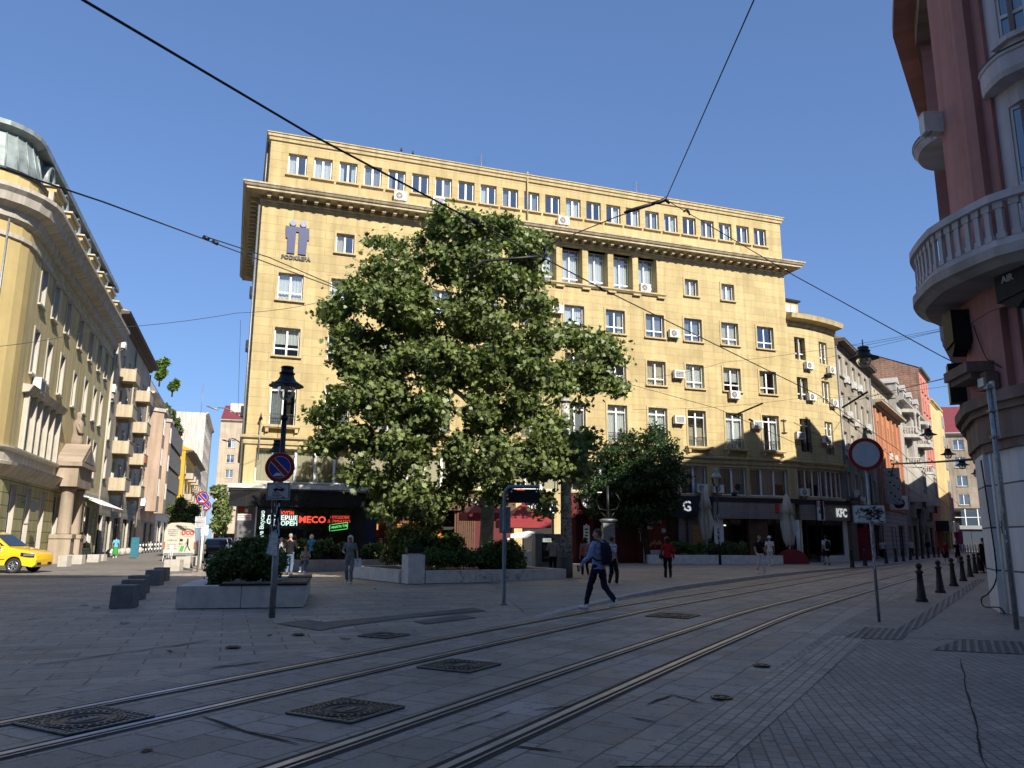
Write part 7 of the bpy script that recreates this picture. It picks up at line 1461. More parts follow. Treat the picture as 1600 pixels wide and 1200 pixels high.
fr = thing('folding_board', 'small white folding notice frame standing behind the white van', 'notice frame', (*G(263, 877).xy, 0)); part(lambda k: ([k.obox((s * .3, y, 0), (s * .28, 0, 1.1), .03, .03, SIGNW) for s in (-1, 1) for y in (-.25, .25)], k.box(-.28, .28, -.04, -.02, .75, 1.08, SIGNW), [k.box(-.2 + .11 * i, -.17 + .11 * i, -.12, -.1, .2, .7, SIGNW) for i in range(5)]), 'frame', fr)
bn = thing('blue_bin', 'turquoise poster board on the left pavement past the woman in green', 'board', (*P(212, 843, 62).xy, 0)); part(lambda k: k.box(-.3, .3, -.05, .05, .1, 1.6, mat_plain('turquoise', (.04, .16, .22, 1), .5)), 'board', bn)
# ---- overhead wires and fittings
def wire(label, pts, r=.012, sag=0.0, sub=10, m=WIRE, name='overhead_wire'):
    q = [P(*p) for p in pts]; out = []
    for a, b in zip(q[:-1], q[1:]):
        n_ = sub
        for i in range(n_): t_ = i / n_; c = a.lerp(b, t_); c.z -= sag * 4 * t_ * (1 - t_); out.append(c)
    out.append(q[-1]); k = MB(); k.tube(out, r, m, 6); return tag(k.build(name), label, 'overhead wire')
wire('thick tram wire crossing the sky from the top left towards the tree', [(60, -45, 9), (130, 0, 10.2), (480, 207, 14.5), (740, 345, 20)], .024)
wire('tram wire running on from the tree across the facade towards the right-hand street', [(740, 345, 20), (942, 452, 27), (1280, 618, 46), (1400, 700, 66), (1500, 790, 130)], .022)
wire('span wire rising steeply from the central fitting to the top edge of the photo', [(1178, 0, 14), (1040, 312, 24)], .016); wire('span wire from beyond the top edge', [(1178, 0, 14), (1230, -120, 11)], .016)
wire('span wire from the central fitting down right to the red building', [(1040, 312, 24), (1240, 430, 22), (1470, 556, 20), (1515, 578, 19)], .014)
wire('span wire from the central fitting down left into the tree', [(1040, 312, 24), (960, 340, 25), (850, 385, 26)], .018)
wire('long pair wire from the left edge falling towards the facade, upper strand', [(325, 371, 24), (420, 402, 30), (520, 445, 33), (545, 462, 34)], .02)
wire('long wire from the left edge falling across the sky to the facade', [(-40, 248, 12), (0, 262, 13), (160, 315, 17), (320, 374, 24), (400, 404, 30), (545, 458, 34)], .02)
wire('thin span wire across the left buildings to the bracket by the tree', [(-20, 543, 30), (160, 513, 32), (370, 489, 34), (495, 473, 36)], .012, .1)
wire('thin wire low across the yellow facade', [(975, 598, 44), (1120, 638, 44), (1260, 700, 46)], .014); wire('thin cross wire below the middle windows', [(1010, 590, 46), (1130, 566, 45), (1480, 512, 36)], .009, .15)
wire('upper thin cross wire in front of the right street', [(1290, 560, 50), (1480, 515, 36), (1540, 500, 30)], .010)
wire('lower thin cross wire over the right street', [(990, 640, 48), (1250, 622, 50), (1500, 600, 40)], .009, .2)
wire('insulated span wire from the street to the red building balcony', [(1340, 625, 60), (1390, 612, 50), (1490, 588, 26), (1512, 582, 22)], .02)
wire('tram wire sloping away over the right-hand street', [(1240, 660, 46), (1340, 712, 60), (1460, 790, 100)], .016)
wire('second tram wire sloping away over the right-hand street', [(1300, 640, 40), (1420, 735, 60), (1490, 800, 110)], .016)
wire('vertical thin cable left of the yellow office building', [(376, 500, 48), (372, 640, 48)], .010)
wire('faint high wire over the roofs', [(1140, 470, 60), (1290, 560, 50)], .008) if False else None
def fitting(label, pts, r, name='wire_fitting'):
    q = [P(*p) for p in pts]; k = MB(); k.tube(q, r, BLACKM, 8); return tag(k.build(name), label, 'wire fitting')
fitting('dark central wire fitting above the right half of the facade', [(1018, 318, 24), (1030, 316, 24), (1040, 311, 24), (1046, 318, 24)], [.05, .07, .09, .04]); fitting('thick insulator left of the central fitting', [(975, 332, 24.6), (985, 329, 24.6), (1022, 318, 24.1)], [.03, .07, .06])
fitting('wire clamp at the top left of the tree crown', [(736, 343, 20), (742, 347, 20), (748, 350, 20)], [.04, .07, .03]); fitting('insulator block hanging on the wire over the loggia', [(845, 388, 26), (852, 383, 26), (850, 405, 26), (842, 412, 26)], [.06, .1, .08, .05])
fitting('curved dark bracket inside the tree crown', [(850, 400, 26), (800, 404, 26), (755, 408, 26), (742, 418, 26), (735, 420, 26)], .05); fitting('long bracket at the left of the crown', [(496, 474, 34), (530, 472, 34), (580, 470, 34)], .06); fitting('small strut under the long bracket', [(510, 476, 34), (524, 488, 34), (545, 487, 34), (560, 474, 34)], .04)
fitting('twin insulator on the long left wire', [(318, 370, 24), (326, 374, 24)], .07); fitting('second of the twin insulators on the left wire', [(332, 377, 24), (340, 381, 24)], .06); fitting('clamp on the right-hand span wire', [(1068, 331, 23.8), (1074, 327, 23.8), (1078, 336, 23.8)], [.03, .06, .03])
fitting('first insulator near the red balcony', [(1478, 590, 27), (1486, 588, 27)], .08); fitting('second insulator near the red balcony', [(1493, 587, 25.5), (1503, 585, 25)], .08); fitting('wire clamp above the loggia pillars', [(936, 449, 27), (946, 455, 27)], .05)
fitting('bracket arm holding the wires before the tall windows', [(1145, 650, 45), (1192, 630, 44)], .05); fitting('bracket arm in front of the grey beige house', [(1316, 637, 45), (1356, 612, 44)], .06); fitting('wire clamp on the low tram wire', [(1170, 655, 45), (1176, 658, 45)], .06)
# cross rod with hanging lamps in the right street
fitting('dark horizontal rod spanning the right-hand street', [(1393, 725, 46), (1460, 722, 38), (1530, 717, 27)], .045, 'cross_rod'); fitting('strut of the cross rod beside the round sign', [(1392, 745, 46), (1396, 726, 46)], .04)
for px, py, Y, s, l in ((1349, 552, 42, 1.55, 'large bell lamp hanging over the street before the gable house'), (1450, 675, 60, 1.2, 'bell lamp hanging in front of the bay house'), (1481, 706, 62, 1.1, 'bell lamp hanging above the cross rod'), (1503, 723, 60, 1.0, 'bell lamp hanging just below the cross rod'), (1526, 737, 55, .8, 'small bell lamp near the white corner'), (1290, 588, 46, .5, 'small dark lamp on a wire before the curved corner building')):
    c = P(px, py, Y); t = thing('hanging_lamp', l, 'hanging lamp', c, 0, 'bell lamps hanging over the tram street'); t.scale = (s,) * 3; bell_lamp(t, -.2, 1, hood=.52); part(lambda k: k.tube([(0, 0, .2), (0, 0, .5)], .02, BLACKM, 6), 'hanger', t)
wire('support wire of the large hanging lamp', [(1330, 540, 45), (1349, 540, 42), (1480, 515, 36)], .01)
# wall fixing on the facade
part(lambda k: ([k.tube([(x, -.08, z), (x, -.08, z + 1.1)], .03, BLACKM, 6) for x, z in ((37.0, 9.2),)], [k.tube([(37.0 - .25, -.08, z), (37.25, -.08, z)], .03, BLACKM, 6) for z in (9.3, 10.2)]), 'wire_anchor', mb_); part(lambda k: (k.tube([(.75, -.3, 5.9), (.75, -.25, 8.2)], .04, GREYM, 6), k.lathe([(.12, 0), (.05, .2), (.01, .4)], (.75, -.3, 8.2), BLACKM, 8)), 'wire_anchor', mb_)
# birds
for px, py, l in ((627, 237, 'left pigeon on the parapet'), (645, 242, 'right pigeon on the parapet')):
    c = P(px, py, 50.5); k = MB(); k.lathe([(.01, -.1), (.07, -.04), (.08, .04), (.04, .12), (.045, .18), (.01, .22)], (0, 0, .1), BLACKM, 8); tag(k.build('pigeon', None, c), l + ' of the yellow office building', 'pigeon', 'pigeons on the roof edge')
# ================================================================ people
def cap_(mb, p0, p1, r0, r1, m, n=12, fx=1.0, fy=1.0):
    p0, p1 = Vector(p0), Vector(p1); d = (p1 - p0); L = d.length or 1e-4; d = d / L
    up = Vector((0, 1, 0)) if abs(d.y) < .9 else Vector((0, 0, 1)); a = d.cross(up).normalized(); b = a.cross(d).normalized(); rows = []
    st = [(-.95, .3), (-.7, .71), (-.35, .94), (0, 1)]
    for t, k in st: rows.append((p0 + d * (t * r0), r0 * k))
    rows.append((p0.lerp(p1, .5), (r0 + r1) / 2))
    for t, k in [(0, 1), (.35, .94), (.7, .71), (.95, .3)]: rows.append((p1 + d * (t * r1), r1 * k))
    mb.grid([[c + (a * math.cos(q) * fx + b * math.sin(q) * fy) * r for q in [-2 * math.pi * i / n for i in range(n)]] for c, r in rows], m, close=True, cap=True)
def loft_(mb, secs, m, n=20):
    """secs: (centre, rx, ry) ellipses in horizontal planes"""
    mb.grid([[Vector(c) + Vector((rx * math.cos(q), ry * math.sin(q), 0)) for q in [2 * math.pi * i / n for i in range(n)]] for c, rx, ry in secs], m, close=True, cap=True)
def fuse(name, mb, m, parent, vox=.012, smooth=6, fold=0):
    """turn overlapping closed shapes into one continuous skin"""
    me = mb.mesh('tmp'); o = bpy.data.objects.new('tmp', me); COL.objects.link(o)
    md = o.modifiers.new('r', 'REMESH'); md.mode = 'VOXEL'; md.voxel_size = vox; md.use_smooth_shade = True
    if fold:
        if 'folds' not in bpy.data.textures: tx = bpy.data.textures.new('folds', 'CLOUDS'); tx.noise_scale = .09; tx.noise_depth = 2
        dm_ = o.modifiers.new('d', 'DISPLACE'); dm_.texture = bpy.data.textures['folds']; dm_.strength = fold; dm_.mid_level = .5; dm_.texture_coords = 'LOCAL'
    ms = o.modifiers.new('s', 'SMOOTH'); ms.iterations = smooth; ms.factor = .5
    dg = bpy.context.evaluated_depsgraph_get(); dg.update(); ev = bpy.data.meshes.new_from_object(o.evaluated_get(dg)); bpy.data.objects.remove(o)
    ev.materials.clear(); ev.materials.append(m); ev.polygons.foreach_set('use_smooth', [True] * len(ev.polygons)); r = bpy.data.objects.new(name, ev); COL.objects.link(r)
    if parent: r.parent = parent
    return r
def cloth(name, c, c2=None, sc_=0):
    if name in MATS: return MATS[name]
    n = NT(name); v = n.coord('Object'); nz = n.noise(v, 9, 4); col = n.ramp(nz, [(.3, sc(c, .75)), (.7, sc(c, 1.15))])
    if c2: 
        pt_ = n.n('ShaderNodeTexNoise'); pt_.inputs['Scale'].default_value = sc_; pt_.inputs['Distortion'].default_value = 2.5; n.l(v, pt_.inputs[0]); col = n.mix(n.ramp(pt_.outputs[0], [(.50, g3(0)), (.54, g3(1))]), col, c2)
    n.color(col); n.bump(n.noise(v, 14, 3), .5, .03); return n.set(.85, 0, .2)
SKIN = mat_plain('skin', (.42, .24, .16, 1), .55, 0, .4, .08, 8); SKIN2 = mat_plain('skin_tan', (.34, .18, .11, 1), .55, 0, .4, .08, 8)
HBLK = mat_plain('hair_black', (.012, .010, .009, 1), .5, 0, .4, .3, 40); HBRN = mat_plain('hair_brown', (.07, .04, .025, 1), .5, 0, .4, .3, 40); HBLD = mat_plain('hair_blonde', (.80, .74, .62, 1), .6, 0, .4, .25, 40); HGRY = mat_plain('hair_grey', (.30, .27, .24, 1), .6, 0, .4, .25, 40)
SHW = mat_plain('shoe_white', (.70, .70, .70, 1), .5); SHB = mat_plain('shoe_black', (.02, .02, .022, 1), .5)
C_BLUE = cloth('light_blue_shirt', (.27, .36, .58, 1)); C_NAVY = cloth('navy_trousers', (.012, .018, .04, 1)); C_BLK = cloth('black_cloth', (.012, .012, .014, 1)); C_WHT = cloth('white_cloth', (.62, .62, .63, 1)); C_RED = cloth('red_jacket', (.42, .012, .02, 1)); C_PNK = cloth('dusty_pink_top', (.42, .22, .22, 1)); C_PAT = cloth('white_violet_print', (.66, .66, .72, 1), (.10, .07, .22, 1), 16); C_GRN = cloth('green_skirt', (.04, .26, .06, 1)); C_TRQ = cloth('turquoise_top', (.12, .42, .60, 1)); C_JEAN = cloth('worn_jeans', (.10, .15, .24, 1)); C_GRY = cloth('grey_green_linen', (.20, .21, .20, 1)); C_LGR = cloth('pale_grey_top', (.36, .38, .40, 1)); C_DKR = cloth('wine_top', (.25, .015, .03, 1)); C_PRT = cloth('grey_print', (.42, .42, .38, 1), (.08, .1, .1, 1), 14); C_BAG = cloth('dark_backpack', (.014, .018, .03, 1)); C_BRN = cloth('brown_bag', (.06, .045, .03, 1))
def knee(h, a, L1, L2, fwd):
    d = a - h; dist = min(d.length, (L1 + L2) * .999); x = (L1 * L1 - L2 * L2 + dist * dist) / (2 * dist); y = math.sqrt(max(L1 * L1 - x * x, 0)); u_ = d.normalized(); f = (fwd - u_ * fwd.dot(u_)).normalized(); return h + u_ * x + f * y
def person(label, loc, rz, h=1.72, top=C_WHT, bot=C_BLK, hair=HBRN, hairlen=0, stride=(.0, .0), lift=(0, 0), arms=None, sleeve=1, skirt=None, shorts=False, skin=SKIN, shoes=SHW, female=False, vox=.014, sit=False, bag=None, hold=None, glasses=False, headyaw=0.0, hat=False, skirt_len=.5, scarf=None):
    t = thing('person', label, 'person', loc, rz); k = h / 1.75; V = lambda x, y, z: Vector((x, y, z)) * k
    w = .88 if female else 1.0; hz = .93 if not sit else .50; dz = hz - .93
    Lh, Rh = V(-.095, 0, hz), V(.095, 0, hz)
    if sit: La, Ra = V(-.13, .42, .10), V(.11, .38, .10); lk, rk = V(-.13, .42, .52), V(.12, .40, .52)
    else:
        La, Ra = V(-.10, stride[0], .09 + lift[0]), V(.10, stride[1], .09 + lift[1]); F_ = Vector((0, 1, 0)); lk = knee(Lh, La, .44 * k, .42 * k, F_); rk = knee(Rh, Ra, .44 * k, .42 * k, F_)
    Ls, Rs = V(-.185 * w, 0, 1.42 + dz), V(.185 * w, 0, 1.42 + dz)
    if arms is None: arms = (((-.24, -stride[0] * .35 - .02, 1.15), (-.25, -stride[0] * .7 + .08, .90)), ((.24, -stride[1] * .35 - .02, 1.15), (.25, -stride[1] * .7 + .08, .90)))
    Le, Lw = V(*arms[0][0]) + V(0, 0, dz), V(*arms[0][1]) + V(0, 0, dz); Re, Rw = V(*arms[1][0]) + V(0, 0, dz), V(*arms[1][1]) + V(0, 0, dz)
    b = MB(); m = skin
    tors = [(V(0, 0, hz - .10), .11 * k, .09 * k), (V(0, 0, hz), .165 * k * (1.02 if female else 1), .115 * k), (V(0, 0, hz + .1), .15 * k, .11 * k), (V(0, .005, hz + .2), .128 * w * k, .10 * k), (V(0, .005, hz + .33), .155 * w * k, .115 * k), (V(0, 0, hz + .44), .175 * w * k, .11 * k), (V(0, -.01, hz + .50), .16 * w * k, .085 * k), (V(0, -.01, hz + .545), .08 * k, .065 * k), (V(0, 0, hz + .60), .055 * k, .055 * k)]
    loft_(b, tors, m)
    hc = V(0, .02, 1.635 + dz); cy_, sy_ = math.cos(headyaw), math.sin(headyaw); HF = lambda x, y, z: hc + Vector((x * cy_ - y * sy_, x * sy_ + y * cy_, z)) * k
    cap_(b, V(0, -.005, 1.46 + dz), HF(0, -.01, -.06), .055 * k, .05 * k, m)
    loft_(b, [(HF(0, .03, -.115), .03 * k, .03 * k), (HF(0, .025, -.095), .048 * k, .055 * k), (HF(0, .012, -.05), .064 * k, .082 * k), (HF(0, .005, 0), .074 * k, .095 * k), (HF(0, 0, .05), .075 * k, .097 * k), (HF(0, -.005, .09), .058 * k, .075 * k), (HF(0, -.005, .112), .025 * k, .035 * k)], m, 18)
    cap_(b, HF(0, .092, .012), HF(0, .112, -.028), .009 * k, .014 * k, m, 8)
    for s in (-1, 1): cap_(b, HF(s * .076, -.005, .015), HF(s * .074, 0, -.025), .014 * k, .009 * k, m, 8)
    for (sh, el, wr, s) in ((Ls, Le, Lw, -1), (Rs, Re, Rw, 1)):
        cap_(b, sh, el, .050 * k, .038 * k, m); cap_(b, el, wr, .040 * k, .026 * k, m)
        d = (wr - el).normalized(); side = d.cross(Vector((0, 1, 0))).normalized() if abs(d.y) < .9 else Vector((1, 0, 0)); nf = Vector((0, 1, 0)) - d * d.y; nf = nf.normalized() if nf.length > .1 else Vector((0, 0, 1))
        cap_(b, wr + d * .02 * k, wr + d * .085 * k, .026 * k, .03 * k, m, 10)
        for j, fl in enumerate((.062, .075, .072, .055)):
            o_ = nf * (-.030 + .020 * j) * k; p = wr + d * .095 * k + o_; q = p + (d * fl * .6 + side * -s * .010) * k; cap_(b, p, q, .0095 * k, .0085 * k, m, 6); cap_(b, q, q + (d * .35 + side * -s * .5) * fl * .6 * k, .0085 * k, .0075 * k, m, 6)
        p = wr + d * .045 * k + nf * .026 * k; q = p + (d * .035 + nf * .028) * k; cap_(b, p, q, .011 * k, .0095 * k, m, 6); cap_(b, q, q + d * .026 * k, .0095 * k, .008 * k, m, 6)
    for (hp, kn, an, s) in ((Lh, lk, La, -1), (Rh, rk, Ra, 1)):
        cap_(b, hp, kn, .078 * k, .052 * k, m); cap_(b, kn, an, .054 * k, .034 * k, m)
        ld = lift[0 if s < 0 else 1]; toe = Vector((0, .13, -.055 - ld * .5)) * k if ld > .02 else V(0, .15, -.06); cap_(b, an + V(0, -.02, -.045), an + toe, .036 * k, .028 * k, m, 10)
    fuse('body', b, m, t, vox * .8, 4)
    # face: eyes, brows, mouth
    fc = MB()
    for s in (-1, 1): cap_(fc, HF(s * .036, .088, .012), HF(s * .022, .093, .012), .0085 * k, .0085 * k, SHB if glasses else SHW, 8); cap_(fc, HF(s * .031, .094, .012), HF(s * .029, .095, .012), .005 * k, .005 * k, SHB, 6); cap_(fc, HF(s * .044, .084, .034), HF(s * .018, .093, .036), .004 * k, .005 * k, hair, 6)
    cap_(fc, HF(-.022, .088, -.058), HF(.022, .088, -.058), .005 * k, .005 * k, C_PNK, 6); fc.build('face', t)
    if glasses:
        g_ = MB(); [g_.disc(HF(s * .032, .104, .012), .026 * k, HF(0, 1, 0) - HF(0, 0, 0), SHB, 14, .004) for s in (-1, 1)]; g_.tube([HF(-.075, .0, .018), HF(-.06, .09, .018), HF(.06, .09, .018), HF(.075, .0, .018)], .003, SHB, 4); g_.build('sunglasses', t)
    # hair
    hb_ = MB(); r = 1.0
    if hairlen == 0: loft_(hb_, [(HF(0, -.035, -.05), .055 * k, .055 * k), (HF(0, -.018, .0), .080 * k, .085 * k), (HF(0, -.010, .05), .082 * k, .098 * k), (HF(0, -.006, .095), .066 * k, .085 * k), (HF(0, -.004, .122), .03 * k, .04 * k)], hair, 18)
    else:
        loft_(hb_, [(HF(0, -.05, -.06 - hairlen), .06 * k, .03 * k), (HF(0, -.045, -.04 - hairlen * .6), .10 * k, .055 * k), (HF(0, -.035, -.02), .105 * k, .085 * k), (HF(0, -.02, .05), .098 * k, .105 * k), (HF(0, -.01, .105), .072 * k, .088 * k), (HF(0, -.005, .135), .03 * k, .04 * k)], hair, 18)
        for s in (-1, 1): cap_(hb_, HF(s * .078, .02, .05), HF(s * .085, .01, -.05 - hairlen * .8), .028 * k, .022 * k, hair, 8)
    fuse('hair', hb_, hair, t, vox * .8, 3)
    if hat: hh = MB(); hh.lathe([(.17 * k, 0), (.16 * k, .015), (.1 * k, .03), (.095 * k, .09), (.06 * k, .12), (.005, .125)], HF(0, 0, .06), C_WHT, 18); hh.build('hat', t)
    # top
    tb = MB(); e = .018 * k
    zb = hz + (-.06 if not female else -.02)
    loft_(tb, [(V(0, 0, zb), (.172 if not female else .165) * k + e, .118 * k + e)] + [(c, rx + e, ry + e) for c, rx, ry in tors[2:7]] + [(V(0, -.01, hz + .535), .085 * k, .075 * k), (V(0, -.008, hz + .56), .068 * k, .066 * k)], top)
    for (sh, el, wr) in ((Ls, Le, Lw), (Rs, Re, Rw)):
        cap_(tb, sh, el if sleeve >= .9 else sh.lerp(el, .62), .050 * k + e, (.040 * k + e) if sleeve >= .9 else .058 * k, top)
        if sleeve >= 1: cap_(tb, el, el.lerp(wr, .93), .043 * k + e * .6, .032 * k + e * .5, top)
    fuse('shirt' if not female else 'blouse', tb, top, t, vox, 1, .05)
    # bottom
    bb_ = MB(); e2 = .016 * k
    loft_(bb_, [(V(0, 0, hz - .14), .13 * k, .10 * k), (V(0, 0, hz - .04), .172 * k + e2 * .5, .12 * k + e2 * .5), (V(0, 0, hz + .03), .16 * k + e2 * .5, .115 * k + e2 * .5)], bot)
    if skirt:
        zz = hz - skirt_len; loft_(bb_, [(V(0, (stride[0] + stride[1]) * .3, zz), .25 * k, .19 * k), (V(0, 0, (hz + zz) / 2), .215 * k, .165 * k), (V(0, 0, hz - .02), .178 * k, .13 * k), (V(0, 0, hz + .06), .15 * k, .115 * k)], bot)
    else:
        for hp, kn, an in ((Lh, lk, La), (Rh, rk, Ra)):
            if shorts: cap_(bb_, hp, hp.lerp(kn, .85), .088 * k + e2, .072 * k + e2, bot)
            else: cap_(bb_, hp, kn, .080 * k + e2, .054 * k + e2, bot); cap_(bb_, kn, kn.lerp(an, .93), .056 * k + e2, .042 * k + e2 * .8, bot)
    fuse('skirt' if skirt else 'trousers', bb_, bot, t, vox, 1, .045)
    for an, s in ((La, 0), (Ra, 1)):
        sb = MB(); ld = lift[s]; toe = Vector((0, .145, -.06 - ld * .55)) * k if ld > .02 else V(0, .165, -.055); cap_(sb, an + V(0, -.045, -.052), an + toe, .040 * k, .032 * k, shoes, 10); cap_(sb, an + V(0, -.03, -.0), an + V(0, -.03, -.05), .040 * k, .042 * k, shoes, 10); fuse('shoe', sb, shoes, t, vox * .7, 3)
    if bag == 'backpack' or bag == 'blackpack':
        pk_ = MB(); loft_(pk_, [(V(0, -.19, .96), .08 * k, .05 * k), (V(0, -.215, 1.0), .15 * k, .095 * k), (V(0, -.225, 1.15), .16 * k, .11 * k), (V(0, -.21, 1.34), .145 * k, .095 * k), (V(0, -.18, 1.45), .10 * k, .05 * k)], C_BAG); fuse('backpack', pk_, C_BAG, t, vox, 2)
        st_ = MB()
        for s in (-1, 1): st_.tube(smooth_path([V(s * .10, -.17, 1.42), V(s * .12, -.05, 1.505), V(s * .125, .06, 1.47), V(s * .13, .135, 1.36), V(s * .145, .125, 1.2), V(s * .17, -.02, 1.08), V(s * .13, -.16, 1.06)], 4), .017 * k, C_BAG, 6)
        st_.build('strap', t)
    if bag == 'shoulder':
        pk_ = MB(); loft_(pk_, [(V(-.27, -.02, .86), .08 * k, .12 * k), (V(-.27, -.02, .98), .09 * k, .16 * k), (V(-.26, -.02, 1.10), .05 * k, .13 * k)], C_BRN); fuse('handbag', pk_, C_BRN, t, vox, 2); st_ = MB(); st_.tube(smooth_path([V(-.26, .1, 1.08), V(-.19, .07, 1.46), V(-.18, -.07, 1.46), V(-.26, -.14, 1.08)], 4), .01 * k, C_BRN, 5); st_.build('strap', t)
    if bag == 'cross':
        st_ = MB(); st_.tube(smooth_path([V(.17, 0, 1.47), V(.06, .145, 1.3), V(-.1, .145, 1.1), V(-.18, .05, .98), V(-.05, -.14, 1.12), V(.12, -.12, 1.4), V(.17, 0, 1.47)], 4), .008, C_BRN, 5); st_.box(-.24 * k, -.16 * k, -.06, .1, .88 * k, 1.0 * k, C_BRN); st_.build('shoulder_strap', t)
    if hold == 'phone': o_ = MB(); p = Lw + (Lw - Le).normalized() * .10; o_.obox(p - Vector((0, .01, .06)), p + Vector((0, .02, .07)), .07, .012, SHB); o_.build('phone', t)
    if hold == 'whitebag':
        o_ = MB(); p = Lw + (Lw - Le).normalized() * .09; loft_(o_, [(p + V(0, 0, -.42), .13, .07), (p + V(0, 0, -.36), .16, .09), (p + V(0, 0, -.2), .14, .07), (p + V(0, 0, -.04), .03, .02)], C_WHT); fuse('plastic_bag', o_, C_WHT, t, vox, 2)
    if hold == 'paper': o_ = MB(); p = Rw + (Rw - Re).normalized() * .10 if False else Lw + (Lw - Le).normalized() * .10; o_.prism([(p.x - .15, p.z - .2), (p.x + .10, p.z - .24), (p.x + .14, p.z + .06), (p.x - .1, p.z + .09)], p.y, p.y + .01, SHW); o_.build('paper', t)
    return t
def at(px, D, z=0.0): p = P(px, 843, D); return (p.x, p.y, z)
person('man in a light blue shirt and navy trousers with a dark backpack, crossing the rail', (2.02, 18.45, .012), R(48), 1.80, C_BLUE, C_NAVY, HBRN, 0, (.30, -.36), (.0, .10), arms=(((-.30, .02, 1.17), (-.38, .20, .95)), ((.28, .02, 1.16), (.27, .16, .94))), bag='backpack', hold='phone', vox=.010, headyaw=.5)
person('woman in a white and violet printed blouse with short dark hair carrying a white bag', at(956, 27.6, .02), R(-55), 1.66, C_PAT, C_BLK, HBLK, 0, (-.08, .10), (0, 0), sleeve=.5, female=True, hold='whitebag', shoes=SHW, vox=.012, skin=SKIN2)
person('woman in a dusty pink top with dark hair, half hidden behind the man in blue', at(914, 34, .05), R(10), 1.62, C_PNK, C_BLK, HBLK, .12, (.12, -.1), (0, .03), sleeve=.5, female=True, shoes=SHB)
person('woman in a red jacket with long black curly hair and a brown shoulder bag', at(1042, 31.8, .04), R(-12), 1.66, C_RED, C_BLK, HBLK, .22, (.12, -.12), (0, .04), female=True, bag='shoulder', shoes=SHB, vox=.012)
person('woman in a black T-shirt and white trousers walking towards the viewer', at(1186, 36.5, .12), R(186), 1.70, C_BLK, C_WHT, HBRN, 0, (.14, -.16), (0, .08), sleeve=.5, female=True, bag='cross', shoes=SHW, vox=.012)
person('person in white clothes and a white sun hat behind the planter end', at(1202, 47, .13), R(-20), 1.68, C_WHT, C_WHT, HGRY, 0, (.1, -.1), (0, .03), sleeve=.5, hat=True, vox=.016)
person('man in white T-shirt and black shorts with a black backpack at the restaurant door', at(1290, 49.5, .13), R(5), 1.78, C_WHT, C_BLK, HBLK, 0, (.08, -.08), (0, 0), sleeve=.5, shorts=True, bag='backpack', shoes=SHB, vox=.016)
person('woman in a dark red top and black skirt walking on the tracks', at(1476, 60, .0), R(178), 1.64, C_DKR, C_BLK, HBLK, .08, (.1, -.1), (0, .03), sleeve=.5, skirt=True, female=True, vox=.018, shoes=SHW)
person('woman in black walking beside the woman in the dark red top', at(1494, 61, .0), R(182), 1.66, C_BLK, C_BLK, HBRN, .05, (-.1, .1), (.03, 0), sleeve=.5, skirt=True, female=True, vox=.018, shoes=SHW)
person('woman in a pale top and long dark skirt before the white rusticated wall', at(1378, 68, .1), R(170), 1.68, C_WHT, C_BLK, HBRN, .15, (.05, -.05), skirt=True, skirt_len=.75, sleeve=.5, female=True, vox=.02)
person('distant person in a white jacket near the ornate house', at(1423, 80, .1), R(10), 1.72, C_WHT, C_BLK, HGRY, 0, (.1, -.1), vox=.022)
person('distant person in dark blue near the carved portal', at(1449, 92, .1), R(150), 1.74, C_NAVY, C_JEAN, HBLK, 0, (.1, -.1), vox=.022)
person('person in dark clothes standing at the white corner behind the bollards', at(1535, 41, .0), R(20), 1.78, C_BLK, C_BLK, HBLK, 0, (.05, -.05), vox=.018, shoes=SHB)
person('white haired woman in sunglasses and grey linen holding a sheet of paper', at(548, 28.6, .0), R(178), 1.68, C_GRY, C_GRY, HBLD, .1, (.10, -.12), (0, .05), arms=(((-.25, -.04, 1.16), (-.30, .03, .93)), ((.27, .0, 1.18), (.16, .22, 1.12))), sleeve=.4, female=True, glasses=True, hold='paper', vox=.011)
person('man in a black shirt and worn blue jeans, back turned, at the far planter', at(454, 35.2, .0), R(-4), 1.78, C_BLK, C_JEAN, HGRY, 0, (.03, -.02), arms=(((-.26, .0, 1.16), (-.26, .12, .95)), ((.27, .08, 1.16), (.25, .3, 1.15))), sleeve=.9, vox=.013, shoes=SHB)
person('woman in a grey print top sitting on the far planter wall', at(479, 37.6, .02), R(176), 1.62, C_PRT, C_JEAN, HBRN, 0, sit=True, arms=(((-.25, .02, 1.18), (-.10, .26, 1.08)), ((.25, .02, 1.18), (.10, .28, 1.08))), sleeve=.5, female=True, vox=.013)
person('blonde woman in pale blue behind the sitting woman', at(487, 39.8, .1), R(30), 1.66, C_TRQ, C_BLK, HBLD, .05, sleeve=.5, female=True, vox=.016)
person('older person in a pale grey top left of the man in the black shirt', at(440, 36.6, .0), R(-30), 1.60, C_LGR, C_BLK, HGRY, 0, (.04, -.04), vox=.016)
person('woman in a turquoise top and green skirt on the left pavement with a white bag', at(182, 62, .0), R(25), 1.66, C_TRQ, C_GRN, HBLK, 0, (.1, -.1), (0, .03), sleeve=.5, skirt=True, skirt_len=.62, female=True, vox=.018, hold='whitebag')
person('man in a pale grey shirt using the cash machine', at(864, 35.2, .03), R(4), 1.66, C_LGR, C_BLK, HBRN, 0, (.05, -.1), arms=(((-.25, .08, 1.18), (-.14, .30, 1.12)), ((.25, .02, 1.16), (.24, .1, .94))), sleeve=.9, vox=.014)
